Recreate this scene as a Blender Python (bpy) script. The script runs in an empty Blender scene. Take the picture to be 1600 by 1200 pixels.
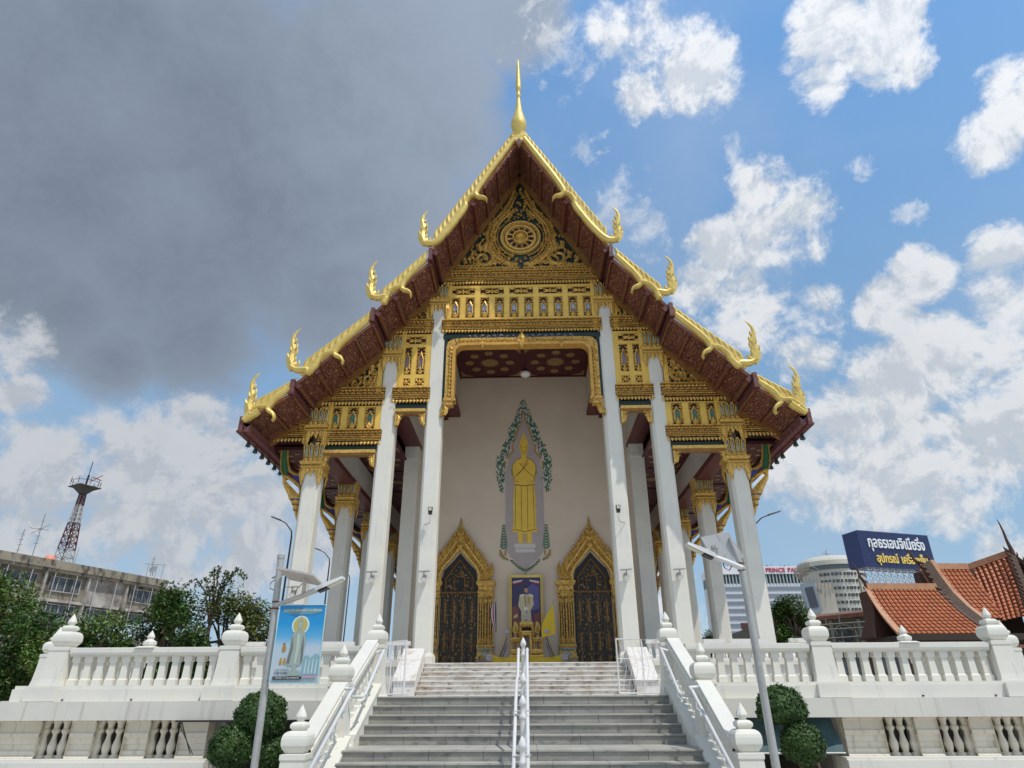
import bpy, math, random
from mathutils import Vector, Matrix
random.seed(7)
SC = bpy.context.scene
COL = SC.collection
R = math.radians

# ------------------------------------------------------------------ camera
cam_d = bpy.data.cameras.new("camera")
cam = bpy.data.objects.new("camera", cam_d); COL.objects.link(cam)
cam_d.sensor_width = 36; cam_d.lens = 22.55; cam_d.clip_start = .1; cam_d.clip_end = 3000
_r = Vector((0.99969, 0.02456, -0.00468)); _u = Vector((0.01492, -0.43573, 0.89996)); _w = Vector((-0.02007, 0.89974, 0.43596))
cam.matrix_world = Matrix(((_r.x, _u.x, -_w.x, .139), (_r.y, _u.y, -_w.y, 0), (_r.z, _u.z, -_w.z, 1.7), (0, 0, 0, 1)))
SC.camera = cam

# ------------------------------------------------------------------ light
SUN_EL, SUN_AZ = R(62.4), R(46)
sd = bpy.data.lights.new("sun", 'SUN'); sd.energy = 3.0; sd.angle = R(.53); sd.color = (1, .955, .88)
so = bpy.data.objects.new("sun", sd); COL.objects.link(so)
sv = Vector((math.cos(SUN_EL)*math.sin(SUN_AZ), -math.cos(SUN_EL)*math.cos(SUN_AZ), math.sin(SUN_EL)))
so.rotation_euler = sv.to_track_quat('Z', 'Y').to_euler()
so.location = sv*80
SC.view_settings.view_transform = 'Standard'; SC.view_settings.look = 'None'
SC.view_settings.exposure = 0; SC.view_settings.gamma = 1; SC.view_settings.use_curve_mapping = False
SC.cycles.max_bounces = 8; SC.cycles.diffuse_bounces = 5

# ------------------------------------------------------------------ sky with clouds (all in world directions)
DARK = [(-0.564, 0.505, 0.653, 0.119), (-0.475, 0.506, 0.719, 0.11), (-0.404, 0.581, 0.706, 0.164), (-0.557, 0.605, 0.569, 0.153), (-0.484, 0.703, 0.522, 0.126), (-0.462, 0.761, 0.455, 0.077), (-0.358, 0.701, 0.617, 0.153), (-0.223, 0.61, 0.76, 0.13), (-0.131, 0.566, 0.814, 0.083), (-0.204, 0.731, 0.651, 0.113), (-0.01, 0.56, 0.828, 0.06), (-0.617, 0.634, 0.465, 0.079), (-0.284, 0.794, 0.537, 0.085), (-0.115, 0.674, 0.729, 0.072), (-0.101, 0.619, 0.779, 0.06), (-0.542, 0.737, 0.404, 0.048), (-0.585, 0.678, 0.446, 0.068),
        (-0.72, 0.45, 0.52, .2), (-0.6, 0.3, 0.74, .2), (-.35, .35, .87, .16)]
WHITE = [(0.186, 0.567, 0.803, 0.068), (0.22, 0.606, 0.765, 0.062), (0.167, 0.636, 0.753, 0.038), (0.128, 0.571, 0.811, 0.041), (0.39, 0.538, 0.747, 0.051), (0.439, 0.54, 0.718, 0.053), (0.394, 0.586, 0.708, 0.034), (0.482, 0.549, 0.683, 0.028), (0.45, 0.506, 0.735, 0.034), (0.56, 0.526, 0.64, 0.032), (0.566, 0.57, 0.596, 0.04), (0.581, 0.543, 0.606, 0.039), (0.338, 0.693, 0.637, 0.042), (0.359, 0.732, 0.579, 0.068), (0.291, 0.761, 0.58, 0.045), (0.339, 0.79, 0.511, 0.079), (0.402, 0.775, 0.488, 0.047), (0.383, 0.703, 0.599, 0.046), (0.258, 0.8, 0.541, 0.042), (0.391, 0.814, 0.428, 0.043), (0.588, 0.651, 0.479, 0.038), (0.518, 0.704, 0.485, 0.038), (0.486, 0.74, 0.465, 0.04), (0.597, 0.677, 0.431, 0.055), (0.545, 0.744, 0.388, 0.067), (0.496, 0.792, 0.356, 0.07), (0.433, 0.842, 0.322, 0.074), (0.575, 0.768, 0.282, 0.077), (0.491, 0.831, 0.262, 0.077), (0.407, 0.876, 0.259, 0.05), (0.596, 0.713, 0.37, 0.049), (0.372, 0.879, 0.298, 0.052), (0.58, 0.801, 0.15, 0.037), (0.536, 0.817, 0.214, 0.044), (-0.615, 0.735, 0.286, 0.036), (-0.628, 0.67, 0.396, 0.043), (-0.62, 0.709, 0.336, 0.029), (-0.593, 0.759, 0.269, 0.045), (-0.51, 0.811, 0.286, 0.09), (-0.44, 0.861, 0.255, 0.094), (-0.543, 0.816, 0.201, 0.085), (-0.603, 0.777, 0.184, 0.057), (-0.464, 0.813, 0.352, 0.043), (-0.397, 0.899, 0.183, 0.077), (-0.488, 0.858, 0.159, 0.063), (-0.627, 0.744, 0.232, 0.042), (-0.427, 0.847, 0.316, 0.052), (-0.362, 0.901, 0.238, 0.053), (-0.3, 0.935, 0.19, 0.054), (-0.501, 0.834, 0.231, 0.097),
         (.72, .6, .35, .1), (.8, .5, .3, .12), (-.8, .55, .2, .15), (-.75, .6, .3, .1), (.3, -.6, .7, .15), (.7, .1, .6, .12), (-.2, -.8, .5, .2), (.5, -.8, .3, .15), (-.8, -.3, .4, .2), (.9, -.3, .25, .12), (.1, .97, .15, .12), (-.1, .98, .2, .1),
         (0, -.3, .95, .18), (.5, -.4, .75, .16), (-.5, -.5, .7, .2), (.1, -.7, .7, .2), (.8, .1, .6, .14), (.7, -.6, .4, .2), (-.9, .1, .4, .2), (-.3, -.9, .25, .25), (.3, -.95, .2, .25), (.95, .1, .25, .18), (-.95, -.1, .2, .2), (0, .1, .99, .12)]  # this last row: unseen clouds added for whiter, brighter fill light
WISP = [(0.096, 0.695, 0.713, 0.03), (0.452, 0.643, 0.618, 0.018), (0.496, 0.662, 0.561, 0.02), (0.142, 0.747, 0.65, 0.05), (0.184, 0.769, 0.613, 0.035), (0.06, 0.592, 0.805, 0.06), (.25, .62, .74, .04), (.3, .68, .67, .03)]
world = bpy.data.worlds.new("World"); SC.world = world; world.use_nodes = True
nt = world.node_tree; N = nt.nodes; LK = nt.links
for n in list(N): N.remove(n)
def wn(t, **kw):
    n = N.new(t)
    for k, v in kw.items(): setattr(n, k, v)
    return n
def wmath(op, a, b=None, c=None, clamp=False):
    n = wn('ShaderNodeMath', operation=op, use_clamp=clamp)
    for i, s in enumerate((a, b, c)):
        if s is None: continue
        if isinstance(s, (int, float)): n.inputs[i].default_value = s
        else: LK.new(s, n.inputs[i])
    return n.outputs[0]
def wnoise(vec, scale, detail, rough=.55, dist=0.):
    n = wn('ShaderNodeTexNoise'); n.inputs['Scale'].default_value = scale; n.inputs['Detail'].default_value = detail
    n.inputs['Roughness'].default_value = rough; n.inputs['Distortion'].default_value = dist
    LK.new(vec, n.inputs['Vector']); return n.outputs['Fac']
tc = wn('ShaderNodeTexCoord'); nrm = wn('ShaderNodeVectorMath', operation='NORMALIZE'); LK.new(tc.outputs['Generated'], nrm.inputs[0])
D = nrm.outputs[0]
sky = wn('ShaderNodeTexSky', sky_type='NISHITA'); sky.sun_disc = False; sky.sun_elevation = SUN_EL; sky.sun_rotation = R(180)-SUN_AZ
sky.air_density = 1.0; sky.dust_density = .6; sky.ozone_density = 1.4
def blobs(L, grow=1.0):
    cur = None
    for x, y, z, rad in L:
        v = Vector((x, y, z)).normalized()
        dt = wn('ShaderNodeVectorMath', operation='DOT_PRODUCT'); LK.new(D, dt.inputs[0]); dt.inputs[1].default_value = v
        k = 1/(1-math.cos(rad*grow*1.25))
        m = wmath('MULTIPLY_ADD', dt.outputs['Value'], k, 1-k)       # 1 at the centre, 0 at the edge
        cur = m if cur is None else wmath('MAXIMUM', cur, m)
    return wmath('MAXIMUM', cur, -1.0)
n1 = wnoise(D, 7, 10, .66, .25); n2 = wnoise(D, 26, 8, .65, .3); n3 = wnoise(D, 3, 5, .5)
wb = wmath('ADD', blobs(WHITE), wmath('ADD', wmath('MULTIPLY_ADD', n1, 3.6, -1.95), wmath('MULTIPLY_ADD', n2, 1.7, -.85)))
db = wmath('ADD', blobs(DARK, 1.15), wmath('ADD', wmath('MULTIPLY_ADD', n1, 1.1, -.5), wmath('MULTIPLY_ADD', n2, .5, -.25)))
def mr(v, a, b, c=0., d=1.):
    n = wn('ShaderNodeMapRange', interpolation_type='SMOOTHSTEP'); LK.new(v, n.inputs[0])
    for i, q in enumerate((a, b, c, d)): n.inputs[1+i].default_value = q
    return n.outputs[0]
wisp = wmath('ADD', wmath('MULTIPLY', blobs(WISP), .5), wmath('MULTIPLY_ADD', n2, 3.2, -1.75))
walpha = wmath('MAXIMUM', mr(wb, -.02, .75, 0, .96), mr(wisp, .0, .7, 0, .55)); dalpha = mr(db, -.1, .75, 0, .97)
veil = mr(n3, .35, .75, 0, .30)
def wmix(f, a, b):
    n = wn('ShaderNodeMix', data_type='RGBA')
    if isinstance(f, (int, float)): n.inputs[0].default_value = f
    else: LK.new(f, n.inputs[0])
    for i, s in ((6, a), (7, b)):
        if isinstance(s, tuple): n.inputs[i].default_value = (*s, 1)
        else: LK.new(s, n.inputs[i])
    return n.outputs[2]
# radiance of the clouds, in the units of the sky before the Background strength
WS = .13
cwhite = wmix(mr(wmath('ADD', wmath('MULTIPLY', n2, .6), wmath('MULTIPLY', wb, .28)), .15, .75), (5.6, 5.8, 6.0), (3.8, 4.2, 4.7))
# self-shading: cloud that thickens towards the light is greyer, edges facing it are bright
off = wn('ShaderNodeVectorMath', operation='ADD'); LK.new(D, off.inputs[0]); off.inputs[1].default_value = (.010, -.012, .022)
n1o = wnoise(off.outputs[0], 7, 10, .66, .25); n2o = wnoise(off.outputs[0], 26, 8, .65, .3)
lit = wmath('ADD', wmath('MULTIPLY_ADD', wmath('SUBTRACT', n1, n1o), 5.5, .5), wmath('MULTIPLY', wmath('SUBTRACT', n2, n2o), .7))
cwhite = wmix(mr(lit, .15, .8), (4.15, 4.5, 4.95), (5.8, 5.95, 6.15))
cwhite = wmix(mr(n1, .5, .75, 0, .25), cwhite, (3.6, 4.0, 4.5))
# clouds left of the building are greyer: thicker cloud there
sx = wn('ShaderNodeSeparateXYZ'); LK.new(D, sx.inputs[0])
cwhite = wmix(mr(sx.outputs[0], .02, -.42, 0, .42), cwhite, (2.7, 2.95, 3.4))
cdark = wmix(mr(db, .25, 2.2), (2.0, 2.4, 3.0), (.66, .84, 1.16))
cdark = wmix(mr(lit, .2, .85, 0, .24), cdark, (2.1, 2.5, 3.1))
grad = wmix(mr(sx.outputs[2], .85, .1), (1.0, 2.45, 4.9), (2.4, 3.9, 5.4))
c = wmix(.72, sky.outputs[0], grad)
# the storm cloud thins out towards its right-hand edge
cdark = wmix(mr(wmath('ADD', sx.outputs[0], wmath('MULTIPLY_ADD', n1, .5, -.25)), -.42, -.06, 0, .8), cdark, (2.35, 2.8, 3.5))
c = wmix(veil, c, (3.6, 4.1, 4.8))
c = wmix(dalpha, c, cdark)
c = wmix(walpha, c, cwhite)
# added sky gain towards the sun lifts facade fill light; imitates forward scattering
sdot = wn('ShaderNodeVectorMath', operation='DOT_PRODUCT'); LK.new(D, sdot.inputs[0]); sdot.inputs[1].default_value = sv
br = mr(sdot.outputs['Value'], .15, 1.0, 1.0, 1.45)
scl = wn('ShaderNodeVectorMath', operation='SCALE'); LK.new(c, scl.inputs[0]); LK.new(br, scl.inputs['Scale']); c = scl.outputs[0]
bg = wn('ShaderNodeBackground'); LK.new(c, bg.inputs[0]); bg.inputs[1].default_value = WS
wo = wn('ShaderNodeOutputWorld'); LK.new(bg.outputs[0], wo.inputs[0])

# ------------------------------------------------------------------ materials
def M(name, col, rough=.6, metal=0., var=None, bump=None, spec=.4, stain=None, sub=None):
    """var=(scale, colour2, lo, hi[, stretch xyz]) colour variation; bump=(kind, scale, strength); stain=(colour, scale, lo, hi, stretch)"""
    m = bpy.data.materials.new(name); m.use_nodes = True
    t = m.node_tree; ns = t.nodes; b = ns['Principled BSDF']
    b.inputs['Roughness'].default_value = rough; b.inputs['Metallic'].default_value = metal
    b.inputs['Specular IOR Level'].default_value = spec
    b.inputs['Base Color'].default_value = (*col, 1)
    co = ns.new('ShaderNodeTexCoord'); src = None
    def noise(scale, detail=6, st=(1, 1, 1), kind='noise'):
        mp = ns.new('ShaderNodeMapping'); t.links.new(co.outputs['Object'], mp.inputs[0]); mp.inputs['Scale'].default_value = st
        if kind == 'voronoi':
            n = ns.new('ShaderNodeTexVoronoi'); n.feature = 'F1'; n.inputs['Scale'].default_value = scale; t.links.new(mp.outputs[0], n.inputs['Vector']); return n.outputs['Distance']
        if kind == 'edge':
            n = ns.new('ShaderNodeTexVoronoi'); n.feature = 'DISTANCE_TO_EDGE'; n.inputs['Scale'].default_value = scale; t.links.new(mp.outputs[0], n.inputs['Vector']); return n.outputs['Distance']
        if kind == 'wave':
            n = ns.new('ShaderNodeTexWave'); n.inputs['Scale'].default_value = scale; n.inputs['Distortion'].default_value = 9; n.inputs['Detail'].default_value = 2; n.inputs['Detail Scale'].default_value = 1.6
            t.links.new(mp.outputs[0], n.inputs['Vector']); return n.outputs['Fac']
        n = ns.new('ShaderNodeTexNoise'); n.inputs['Scale'].default_value = scale; n.inputs['Detail'].default_value = detail
        t.links.new(mp.outputs[0], n.inputs['Vector']); return n.outputs['Fac']
    def rng(s, lo, hi, a=0., b_=1.):
        r_ = ns.new('ShaderNodeMapRange'); t.links.new(s, r_.inputs[0]); r_.inputs[1].default_value = lo; r_.inputs[2].default_value = hi
        r_.inputs[3].default_value = a; r_.inputs[4].default_value = b_; return r_.outputs[0]
    def mix(f, a, c2):
        n = ns.new('ShaderNodeMix'); n.data_type = 'RGBA'; t.links.new(f, n.inputs[0])
        if isinstance(a, tuple): n.inputs[6].default_value = (*a, 1)
        else: t.links.new(a, n.inputs[6])
        n.inputs[7].default_value = (*c2, 1); return n.outputs[2]
    src = col
    for V in ([var] if var and not isinstance(var, list) else (var or [])):
        sc_, c2, lo, hi = V[:4]; st = V[4] if len(V) > 4 else (1, 1, 1); kind = V[5] if len(V) > 5 else 'noise'
        src = mix(rng(noise(sc_, 6, st, kind), lo, hi), src, c2)
    if not isinstance(src, tuple): t.links.new(src, b.inputs['Base Color'])
    prev = None
    for B in ([bump] if bump and not isinstance(bump, list) else (bump or [])):
        kind, sc_, stg = B[:3]; st = B[3] if len(B) > 3 else (1, 1, 1); dist = B[4] if len(B) > 4 else .02
        bn = ns.new('ShaderNodeBump'); bn.inputs['Strength'].default_value = stg; bn.inputs['Distance'].default_value = dist
        t.links.new(noise(sc_, 5, st, kind), bn.inputs['Height'])
        if prev: t.links.new(prev, bn.inputs['Normal'])
        prev = bn.outputs[0]
    if prev: t.links.new(prev, b.inputs['Normal'])
    return m
gold = M('gold_paint', (.74, .56, .17), .48, .25, var=[(3, (.60, .42, .10), .35, .75), (14, (.40, .25, .06), .62, .78)], bump=[('noise', 14, .35), ('noise', 60, .15)])
goldy = M('gold_yellow_board', (.80, .52, .10), .5, .1, var=[(2.2, (.66, .42, .08), .4, .75), (14, (.38, .27, .06), .62, .85)], bump=('noise', 40, .1))
goldc = M('gold_carved', (.70, .43, .10), .42, .35, var=[(6, (.48, .25, .05), .4, .75), (20, (.06, .02, .015), .54, .62)], bump=[('edge', 16, .5), ('noise', 50, .3)])
goldl = M('gold_leaf', (.74, .47, .11), .42, .32, var=[(9, (.46, .24, .05), .42, .75), (24, (.10, .04, .02), .57, .68)], bump=('noise', 60, .2))
goldo = M('gold_orange', (.62, .34, .07), .42, .3, var=(5, (.46, .22, .05), .4, .8), bump=('noise', 40, .1))
goldd = M('gold_brown', (.30, .15, .04), .45, .3, var=(5, (.20, .09, .03), .4, .8), bump=('noise', 40, .15))
green = M('green_glass', (.008, .024, .018), .3, .0, var=(40, (.03, .08, .06), .6, .8), bump=('voronoi', 45, .3))
teal = M('teal_mosaic', (.05, .20, .17), .2, .2, var=[(60, (.45, .60, .55), .56, .62, (1, 1, 1)), (35, (.02, .06, .05), .5, .7)], bump=('voronoi', 60, .4))
bluem = M('blue_mosaic', (.30, .38, .52), .2, .2, var=[(60, (.75, .78, .85), .52, .6), (35, (.07, .09, .2), .5, .7)], bump=('voronoi', 60, .4))
purplem = M('purple_mosaic', (.22, .18, .24), .2, .2, var=[(70, (.62, .58, .6), .55, .6), (35, (.05, .03, .05), .5, .7)], bump=('voronoi', 60, .4))
silverm = M('silver_mosaic', (.30, .34, .28), .25, .2, var=[(50, (.65, .70, .62), .52, .62), (18, (.03, .08, .05), .52, .68)], bump=('voronoi', 60, .4))
darkgap = M('dark_red_gap', (.035, .012, .01), .6)
soffm = M('soffit_carved', (.18, .055, .036), .55, 0, var=[(3.2, (.34, .16, .08), .66, .82, (1, 1, 1), 'wave'), (3, (.10, .028, .02), .45, .8)], bump=('wave', 3.2, 1.0, (1, 1, 1), .07))
maroon = M('maroon_paint', (.14, .04, .034), .5, 0, var=(6, (.065, .016, .018), .4, .8))
maroonl = M('maroon_weathered', (.17, .07, .065), .5, 0, var=(8, (.10, .03, .03), .4, .7))
ceilm = M('ceiling_red', (.085, .014, .016), .55, 0, var=(4, (.06, .01, .014), .4, .8))
ceilg = M('ceiling_gold', (.34, .22, .08), .5, .2, var=(30, (.15, .06, .03), .5, .7))
white = M('white_plaster', (.71, .685, .60), .62, 0, var=[(1.1, (.64, .615, .565), .45, .8), (4, (.50, .48, .43), .60, .85, (3, 3, .2)), (18, (.55, .53, .48), .68, .85)], bump=('noise', 25, .04))
whitew = M('white_plaster_weathered', (.65, .62, .545), .68, 0, var=[(1.0, (.58, .55, .50), .42, .75), (3, (.40, .37, .31), .58, .80, (3, 3, .14)), (14, (.46, .43, .37), .66, .8)], bump=('noise', 20, .08))
creamw = M('cream_plaster', (.72, .66, .55), .68, 0, var=[(1.5, (.62, .55, .43), .45, .8), (4, (.42, .36, .28), .57, .8, (3, 3, .2))])
wallm = M('portico_wall', (.67, .56, .44), .7, 0, var=[(.7, (.61, .50, .385), .4, .8), (9, (.50, .44, .38), .7, .85)])
beamm = M('beam_plaster', (.60, .56, .50), .7, 0, var=(1, (.52, .48, .42), .4, .8))
granite = M('granite', (.27, .26, .235), .6, 0, var=[(90, (.12, .12, .115), .5, .75), (1.6, (.36, .345, .30), .42, .7, (1, 1, 3)), (5, (.15, .145, .13), .56, .74, (1, 1, 2))], bump=('noise', 80, .1))
graniten = M('granite_nosing', (.37, .355, .31), .6, 0, var=[(60, (.24, .235, .21), .5, .8), (2, (.45, .43, .37), .4, .7), (5, (.20, .19, .16), .6, .78)])
marble = M('stained_marble', (.66, .61, .54), .5, 0, var=[(1.3, (.50, .42, .33), .47, .66), (4, (.24, .22, .19), .53, .68, (1, 1, 3)), (25, (.50, .46, .40), .55, .8)])
marblew = M('pale_marble', (.72, .69, .65), .45, 0, var=[(2.5, (.52, .45, .38), .52, .70, (1, 1, 1)), (9, (.40, .32, .26), .60, .74)])
joint = M('joint_dirt', (.09, .085, .075), .8)
pipew = M('white_enamel', (.68, .67, .65), .38, 0, var=(12, (.60, .59, .56), .65, .8))
steel = M('galvanised_steel', (.42, .42, .40), .5, .35, var=[(9, (.28, .27, .24), .5, .8, (1, 1, .3)), (30, (.50, .48, .45), .5, .8)])
beige = M('beige_metal', (.52, .47, .42), .5, .1, var=(10, (.38, .33, .29), .5, .8))
blackm = M('black_plastic', (.02, .02, .022), .4)
greyl = M('lamp_grey', (.30, .30, .29), .4, .3)
lens = M('lamp_lens', (.55, .52, .38), .25)
solar = M('solar_cells', (.02, .025, .05), .15)
cordm = M('dark_iron', (.03, .03, .03), .5, .3)
bellm = M('bronze_bell', (.06, .09, .07), .45, .5)
ground_m = M('paving', (.48, .46, .42), .8, 0, var=(.5, (.40, .38, .34), .4, .7))
floor_m = M('terrace_paving', (.60, .57, .52), .6, 0, var=(1, (.40, .38, .34), .4, .8))
doorm = M('door_lacquer', (.020, .014, .010), .35, 0, var=[(11, (.34, .20, .05), .56, .66, (1, 1, .8)), (30, (.22, .13, .04), .60, .68)], bump=('noise', 24, .3))
blackd = M('door_black', (.012, .010, .009), .4)
concrete = M('stained_concrete', (.30, .26, .19), .85, 0, var=[(.5, (.20, .16, .12), .4, .7), (1.6, (.07, .06, .05), .50, .66, (1, 1, .5)), (8, (.36, .33, .28), .6, .8)])
concl = M('pale_render', (.46, .43, .38), .8, 0, var=[(.4, (.26, .22, .19), .42, .62), (1.2, (.12, .10, .085), .52, .7, (1, 1, .6)), (6, (.55, .53, .49), .6, .75)])
rust = M('rusty_brown', (.20, .085, .05), .8, 0, var=[(2, (.12, .05, .035), .4, .7), (9, (.30, .24, .20), .62, .75)])
winm = M('dark_window', (.045, .055, .065), .2, 0, var=(2, (.12, .14, .15), .45, .7))
creamb = M('cream_concrete', (.56, .54, .46), .8, 0, var=[(.08, (.48, .45, .37), .4, .7), (.5, (.40, .37, .30), .6, .8, (1, 1, .3))])
whiteb = M('hotel_white', (.62, .63, .65), .7)
greyb = M('hotel_grey_bands', (.22, .25, .30), .5)
orange = M('orange_tile', (.50, .150, .052), .5, 0, var=[(1.3, (.40, .115, .045), .4, .7), (9, (.62, .30, .17), .60, .78), (16, (.17, .06, .035), .62, .78)])
orangel = M('salmon_plaster', (.52, .27, .15), .6, 0, var=(3, (.40, .18, .09), .4, .8))
wooddk = M('dark_carved_wood', (.075, .042, .028), .7, 0, var=(12, (.17, .11, .07), .5, .75), bump=('noise', 30, .3))
signblue = M('sign_blue', (.022, .035, .11), .4, 0, var=(4, (.045, .065, .17), .45, .7, (.4, 1, 5)))
signw = M('sign_white', (.78, .80, .82), .4)
signy = M('sign_yellow', (.85, .62, .16), .4)
signred = M('sign_red', (.50, .03, .07), .4)
barkm = M('bark', (.16, .12, .085), .85, 0, var=(12, (.09, .065, .045), .4, .7), bump=('noise', 25, .4))
def leafmat(name, a, b_, sc=1.2):
    m = M(name, a, .5, 0, var=[(sc, b_, .38, .68), (sc*6, tuple(min(1, q*1.5) for q in a), .6, .8)], spec=.3)
    m.node_tree.nodes['Principled BSDF'].inputs['Subsurface Weight'].default_value = 0
    return m
leafA = leafmat('leaf_green', (.13, .21, .035), (.05, .11, .02))
leafB = leafmat('leaf_dark', (.075, .15, .03), (.03, .075, .016))
leafC = leafmat('leaf_olive', (.17, .20, .05), (.06, .10, .02))
leafT = leafmat('leaf_topiary', (.050, .095, .022), (.03, .065, .015), 5)
leafR = leafmat('leaf_bronze', (.24, .17, .06), (.08, .09, .02))
purplep = M('mural_lavender', (.44, .375, .36), .7, 0, var=(3, (.40, .335, .32), .4, .8))
muraly = M('mural_yellow', (.80, .54, .075), .6, 0, var=(3, (.72, .47, .065), .4, .8))
murall = M('mural_line', (.30, .17, .03), .6)
mfoliage = M('mural_green', (.05, .16, .10), .6)
mwhite = M('mural_white', (.62, .58, .54), .6)
mgold = M('mural_ochre', (.42, .26, .08), .5)
paint = {}
def P(name, col, rough=.5, metal=0.):
    if name not in paint: paint[name] = M(name, col, rough, metal)
    return paint[name]

# ------------------------------------------------------------------ mesh building
class MB:
    def __init__(s): s.v = []; s.f = []; s.m = []
    def face(s, pts, mi=0):
        n = len(s.v); s.v += [tuple(p) for p in pts]; s.f.append(tuple(range(n, n+len(pts)))); s.m.append(mi)
    def add(s, vs, fs, mi=0):
        n = len(s.v); s.v += [tuple(p) for p in vs]
        for f in fs: s.f.append(tuple(i+n for i in f)); s.m.append(mi)
    def box(s, x0, x1, y0, y1, z0, z1, mi=0):
        v = [(x, y, z) for x in (x0, x1) for y in (y0, y1) for z in (z0, z1)]
        s.add(v, [(0, 1, 3, 2), (4, 6, 7, 5), (0, 4, 5, 1), (2, 3, 7, 6), (0, 2, 6, 4), (1, 5, 7, 3)], mi); return s
    def hexa(s, lo, hi, mi=0):           # two quads of 4 points joined
        s.add(list(lo)+list(hi), [(0, 1, 2, 3), (7, 6, 5, 4), (0, 4, 5, 1), (1, 5, 6, 2), (2, 6, 7, 3), (3, 7, 4, 0)], mi); return s
    def prism(s, pts, a, b, ax='y', mi=0):   # 2D polygon extruded along an axis
        n = len(pts)
        def P3(p, t): return (p[0], t, p[1]) if ax == 'y' else ((p[0], p[1], t) if ax == 'z' else (t, p[0], p[1]))
        v = [P3(p, a) for p in pts]+[P3(p, b) for p in pts]
        s.add(v, [tuple(range(n)), tuple(range(2*n-1, n-1, -1))]+[(i, i+n, (i+1) % n+n, (i+1) % n) for i in range(n)], mi); return s
    def lathe(s, cx, cy, prof, n=12, mi=0, rot=0., sy=1.):   # profile of (r, z)
        v = []; 
        for r, z in prof:
            for k in range(n):
                a = rot+2*math.pi*k/n; v.append((cx+r*math.cos(a), cy+sy*r*math.sin(a), z))
        f = []
        for i in range(len(prof)-1):
            for k in range(n):
                k2 = (k+1) % n; f.append((i*n+k, i*n+k2, (i+1)*n+k2, (i+1)*n+k))
        f.append(tuple(range(n-1, -1, -1))); f.append(tuple(range((len(prof)-1)*n, len(prof)*n)))
        s.add(v, f, mi); return s
    def sq(s, cx, cy, prof, mi=0, sy=1.):    # square lathe: profile of (half width, z)
        return s.lathe(cx, cy, [(r*1.41421, z) for r, z in prof], 4, mi, math.pi/4, sy)
    def tube(s, pts, r, n=8, mi=0, caps=True):
        pts = [Vector(p) for p in pts]; rs = r if isinstance(r, (list, tuple)) else [r]*len(pts)
        v = []; ref = None
        for i, p in enumerate(pts):
            t = (pts[min(i+1, len(pts)-1)]-pts[max(i-1, 0)]).normalized()
            if ref is None: ref = Vector((0, 0, 1)) if abs(t.z) < .9 else Vector((1, 0, 0))
            a = t.cross(ref).normalized(); b = t.cross(a).normalized(); ref = -b if False else ref
            for k in range(n):
                q = 2*math.pi*k/n; v.append(p+(a*math.cos(q)+b*math.sin(q))*rs[i])
        f = [(i*n+k, i*n+(k+1) % n, (i+1)*n+(k+1) % n, (i+1)*n+k) for i in range(len(pts)-1) for k in range(n)]
        if caps: f += [tuple(range(n)), tuple(range(len(pts)*n-1, (len(pts)-1)*n-1, -1))]
        s.add(v, f, mi); return s
    def leaf(s, pts, ws, nrm=(0, -1, 0), h=.04, mi=0, closed=False):
        """a ridged tapering blade along a spine: carving, flame, petal, foliage"""
        pts = [Vector(p) for p in pts]; nrm = Vector(nrm).normalized(); wm = max(ws); n = len(pts); v = []
        for i, p in enumerate(pts):
            t = (pts[min(i+1, n-1)]-pts[max(i-1, 0)])
            sd = nrm.cross(t); sd = sd.normalized() if sd.length > 1e-9 else Vector((1, 0, 0))
            k = h*(ws[i]/wm)
            v += [p+sd*ws[i], p+nrm*k, p-sd*ws[i], p-nrm*k if closed else p]
        f = []
        for i in range(n-1):
            a, b = 4*i, 4*i+4
            f += [(a, a+1, b+1, b), (a+1, a+2, b+2, b+1)]
            if closed: f += [(a+2, a+3, b+3, b+2), (a+3, a, b, b+3)]
        s.add(v, f, mi); return s
    def kanok(s, x, z, y, ang, L, curl=1.6, w=None, h=.05, mi=0, n=6, closed=False, plane='xz'):
        """comma-shaped flame in a vertical plane; ang measured from +x"""
        w = w or L*.2; pts = [(x, z)]; a = ang; st = L/n
        for i in range(n):
            a += curl*((i+1)/n)**1.6*2.2/n
            pts.append((pts[-1][0]+math.cos(a)*st, pts[-1][1]+math.sin(a)*st))
        ws = [w*max(.02, math.sin(math.pi*min(1, (i/n*.82+.18)**.75))) for i in range(n+1)]; ws[-1] = .003
        if plane == 'xz': s.leaf([(p[0], y, p[1]) for p in pts], ws, (0, -1, 0), h, mi, closed)
        elif plane == 'xy': s.leaf([(p[0], p[1], y) for p in pts], ws, (0, 0, -1), h, mi, closed)
        return s
    def fan(s, outline, y, mi=0, th=0.0):       # flat shape facing -y
        if th: s.prism(outline, y, y+th, 'y', mi)
        else: s.face([(p[0], y, p[1]) for p in outline], mi)
        return s
    def mirror(s):
        n = len(s.v); s.v += [(-a, b, c) for a, b, c in s.v]
        s.f += [tuple(i+n for i in reversed(f)) for f in s.f]; s.m += list(s.m); return s
    def flipx(s):
        s.v = [(-a, b, c) for a, b, c in s.v]; s.f = [tuple(reversed(f)) for f in s.f]; return s
    def xf(s, mat, start=0):
        for i in range(start, len(s.v)): s.v[i] = tuple(mat @ Vector(s.v[i]))
        return s
    def join(s, o, off=(0, 0, 0), sx=1):
        n = len(s.v); s.v += [(a*sx+off[0], b+off[1], c+off[2]) for a, b, c in o.v]
        s.f += [tuple(i+n for i in f) for f in o.f]; s.m += o.m; return s
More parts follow.
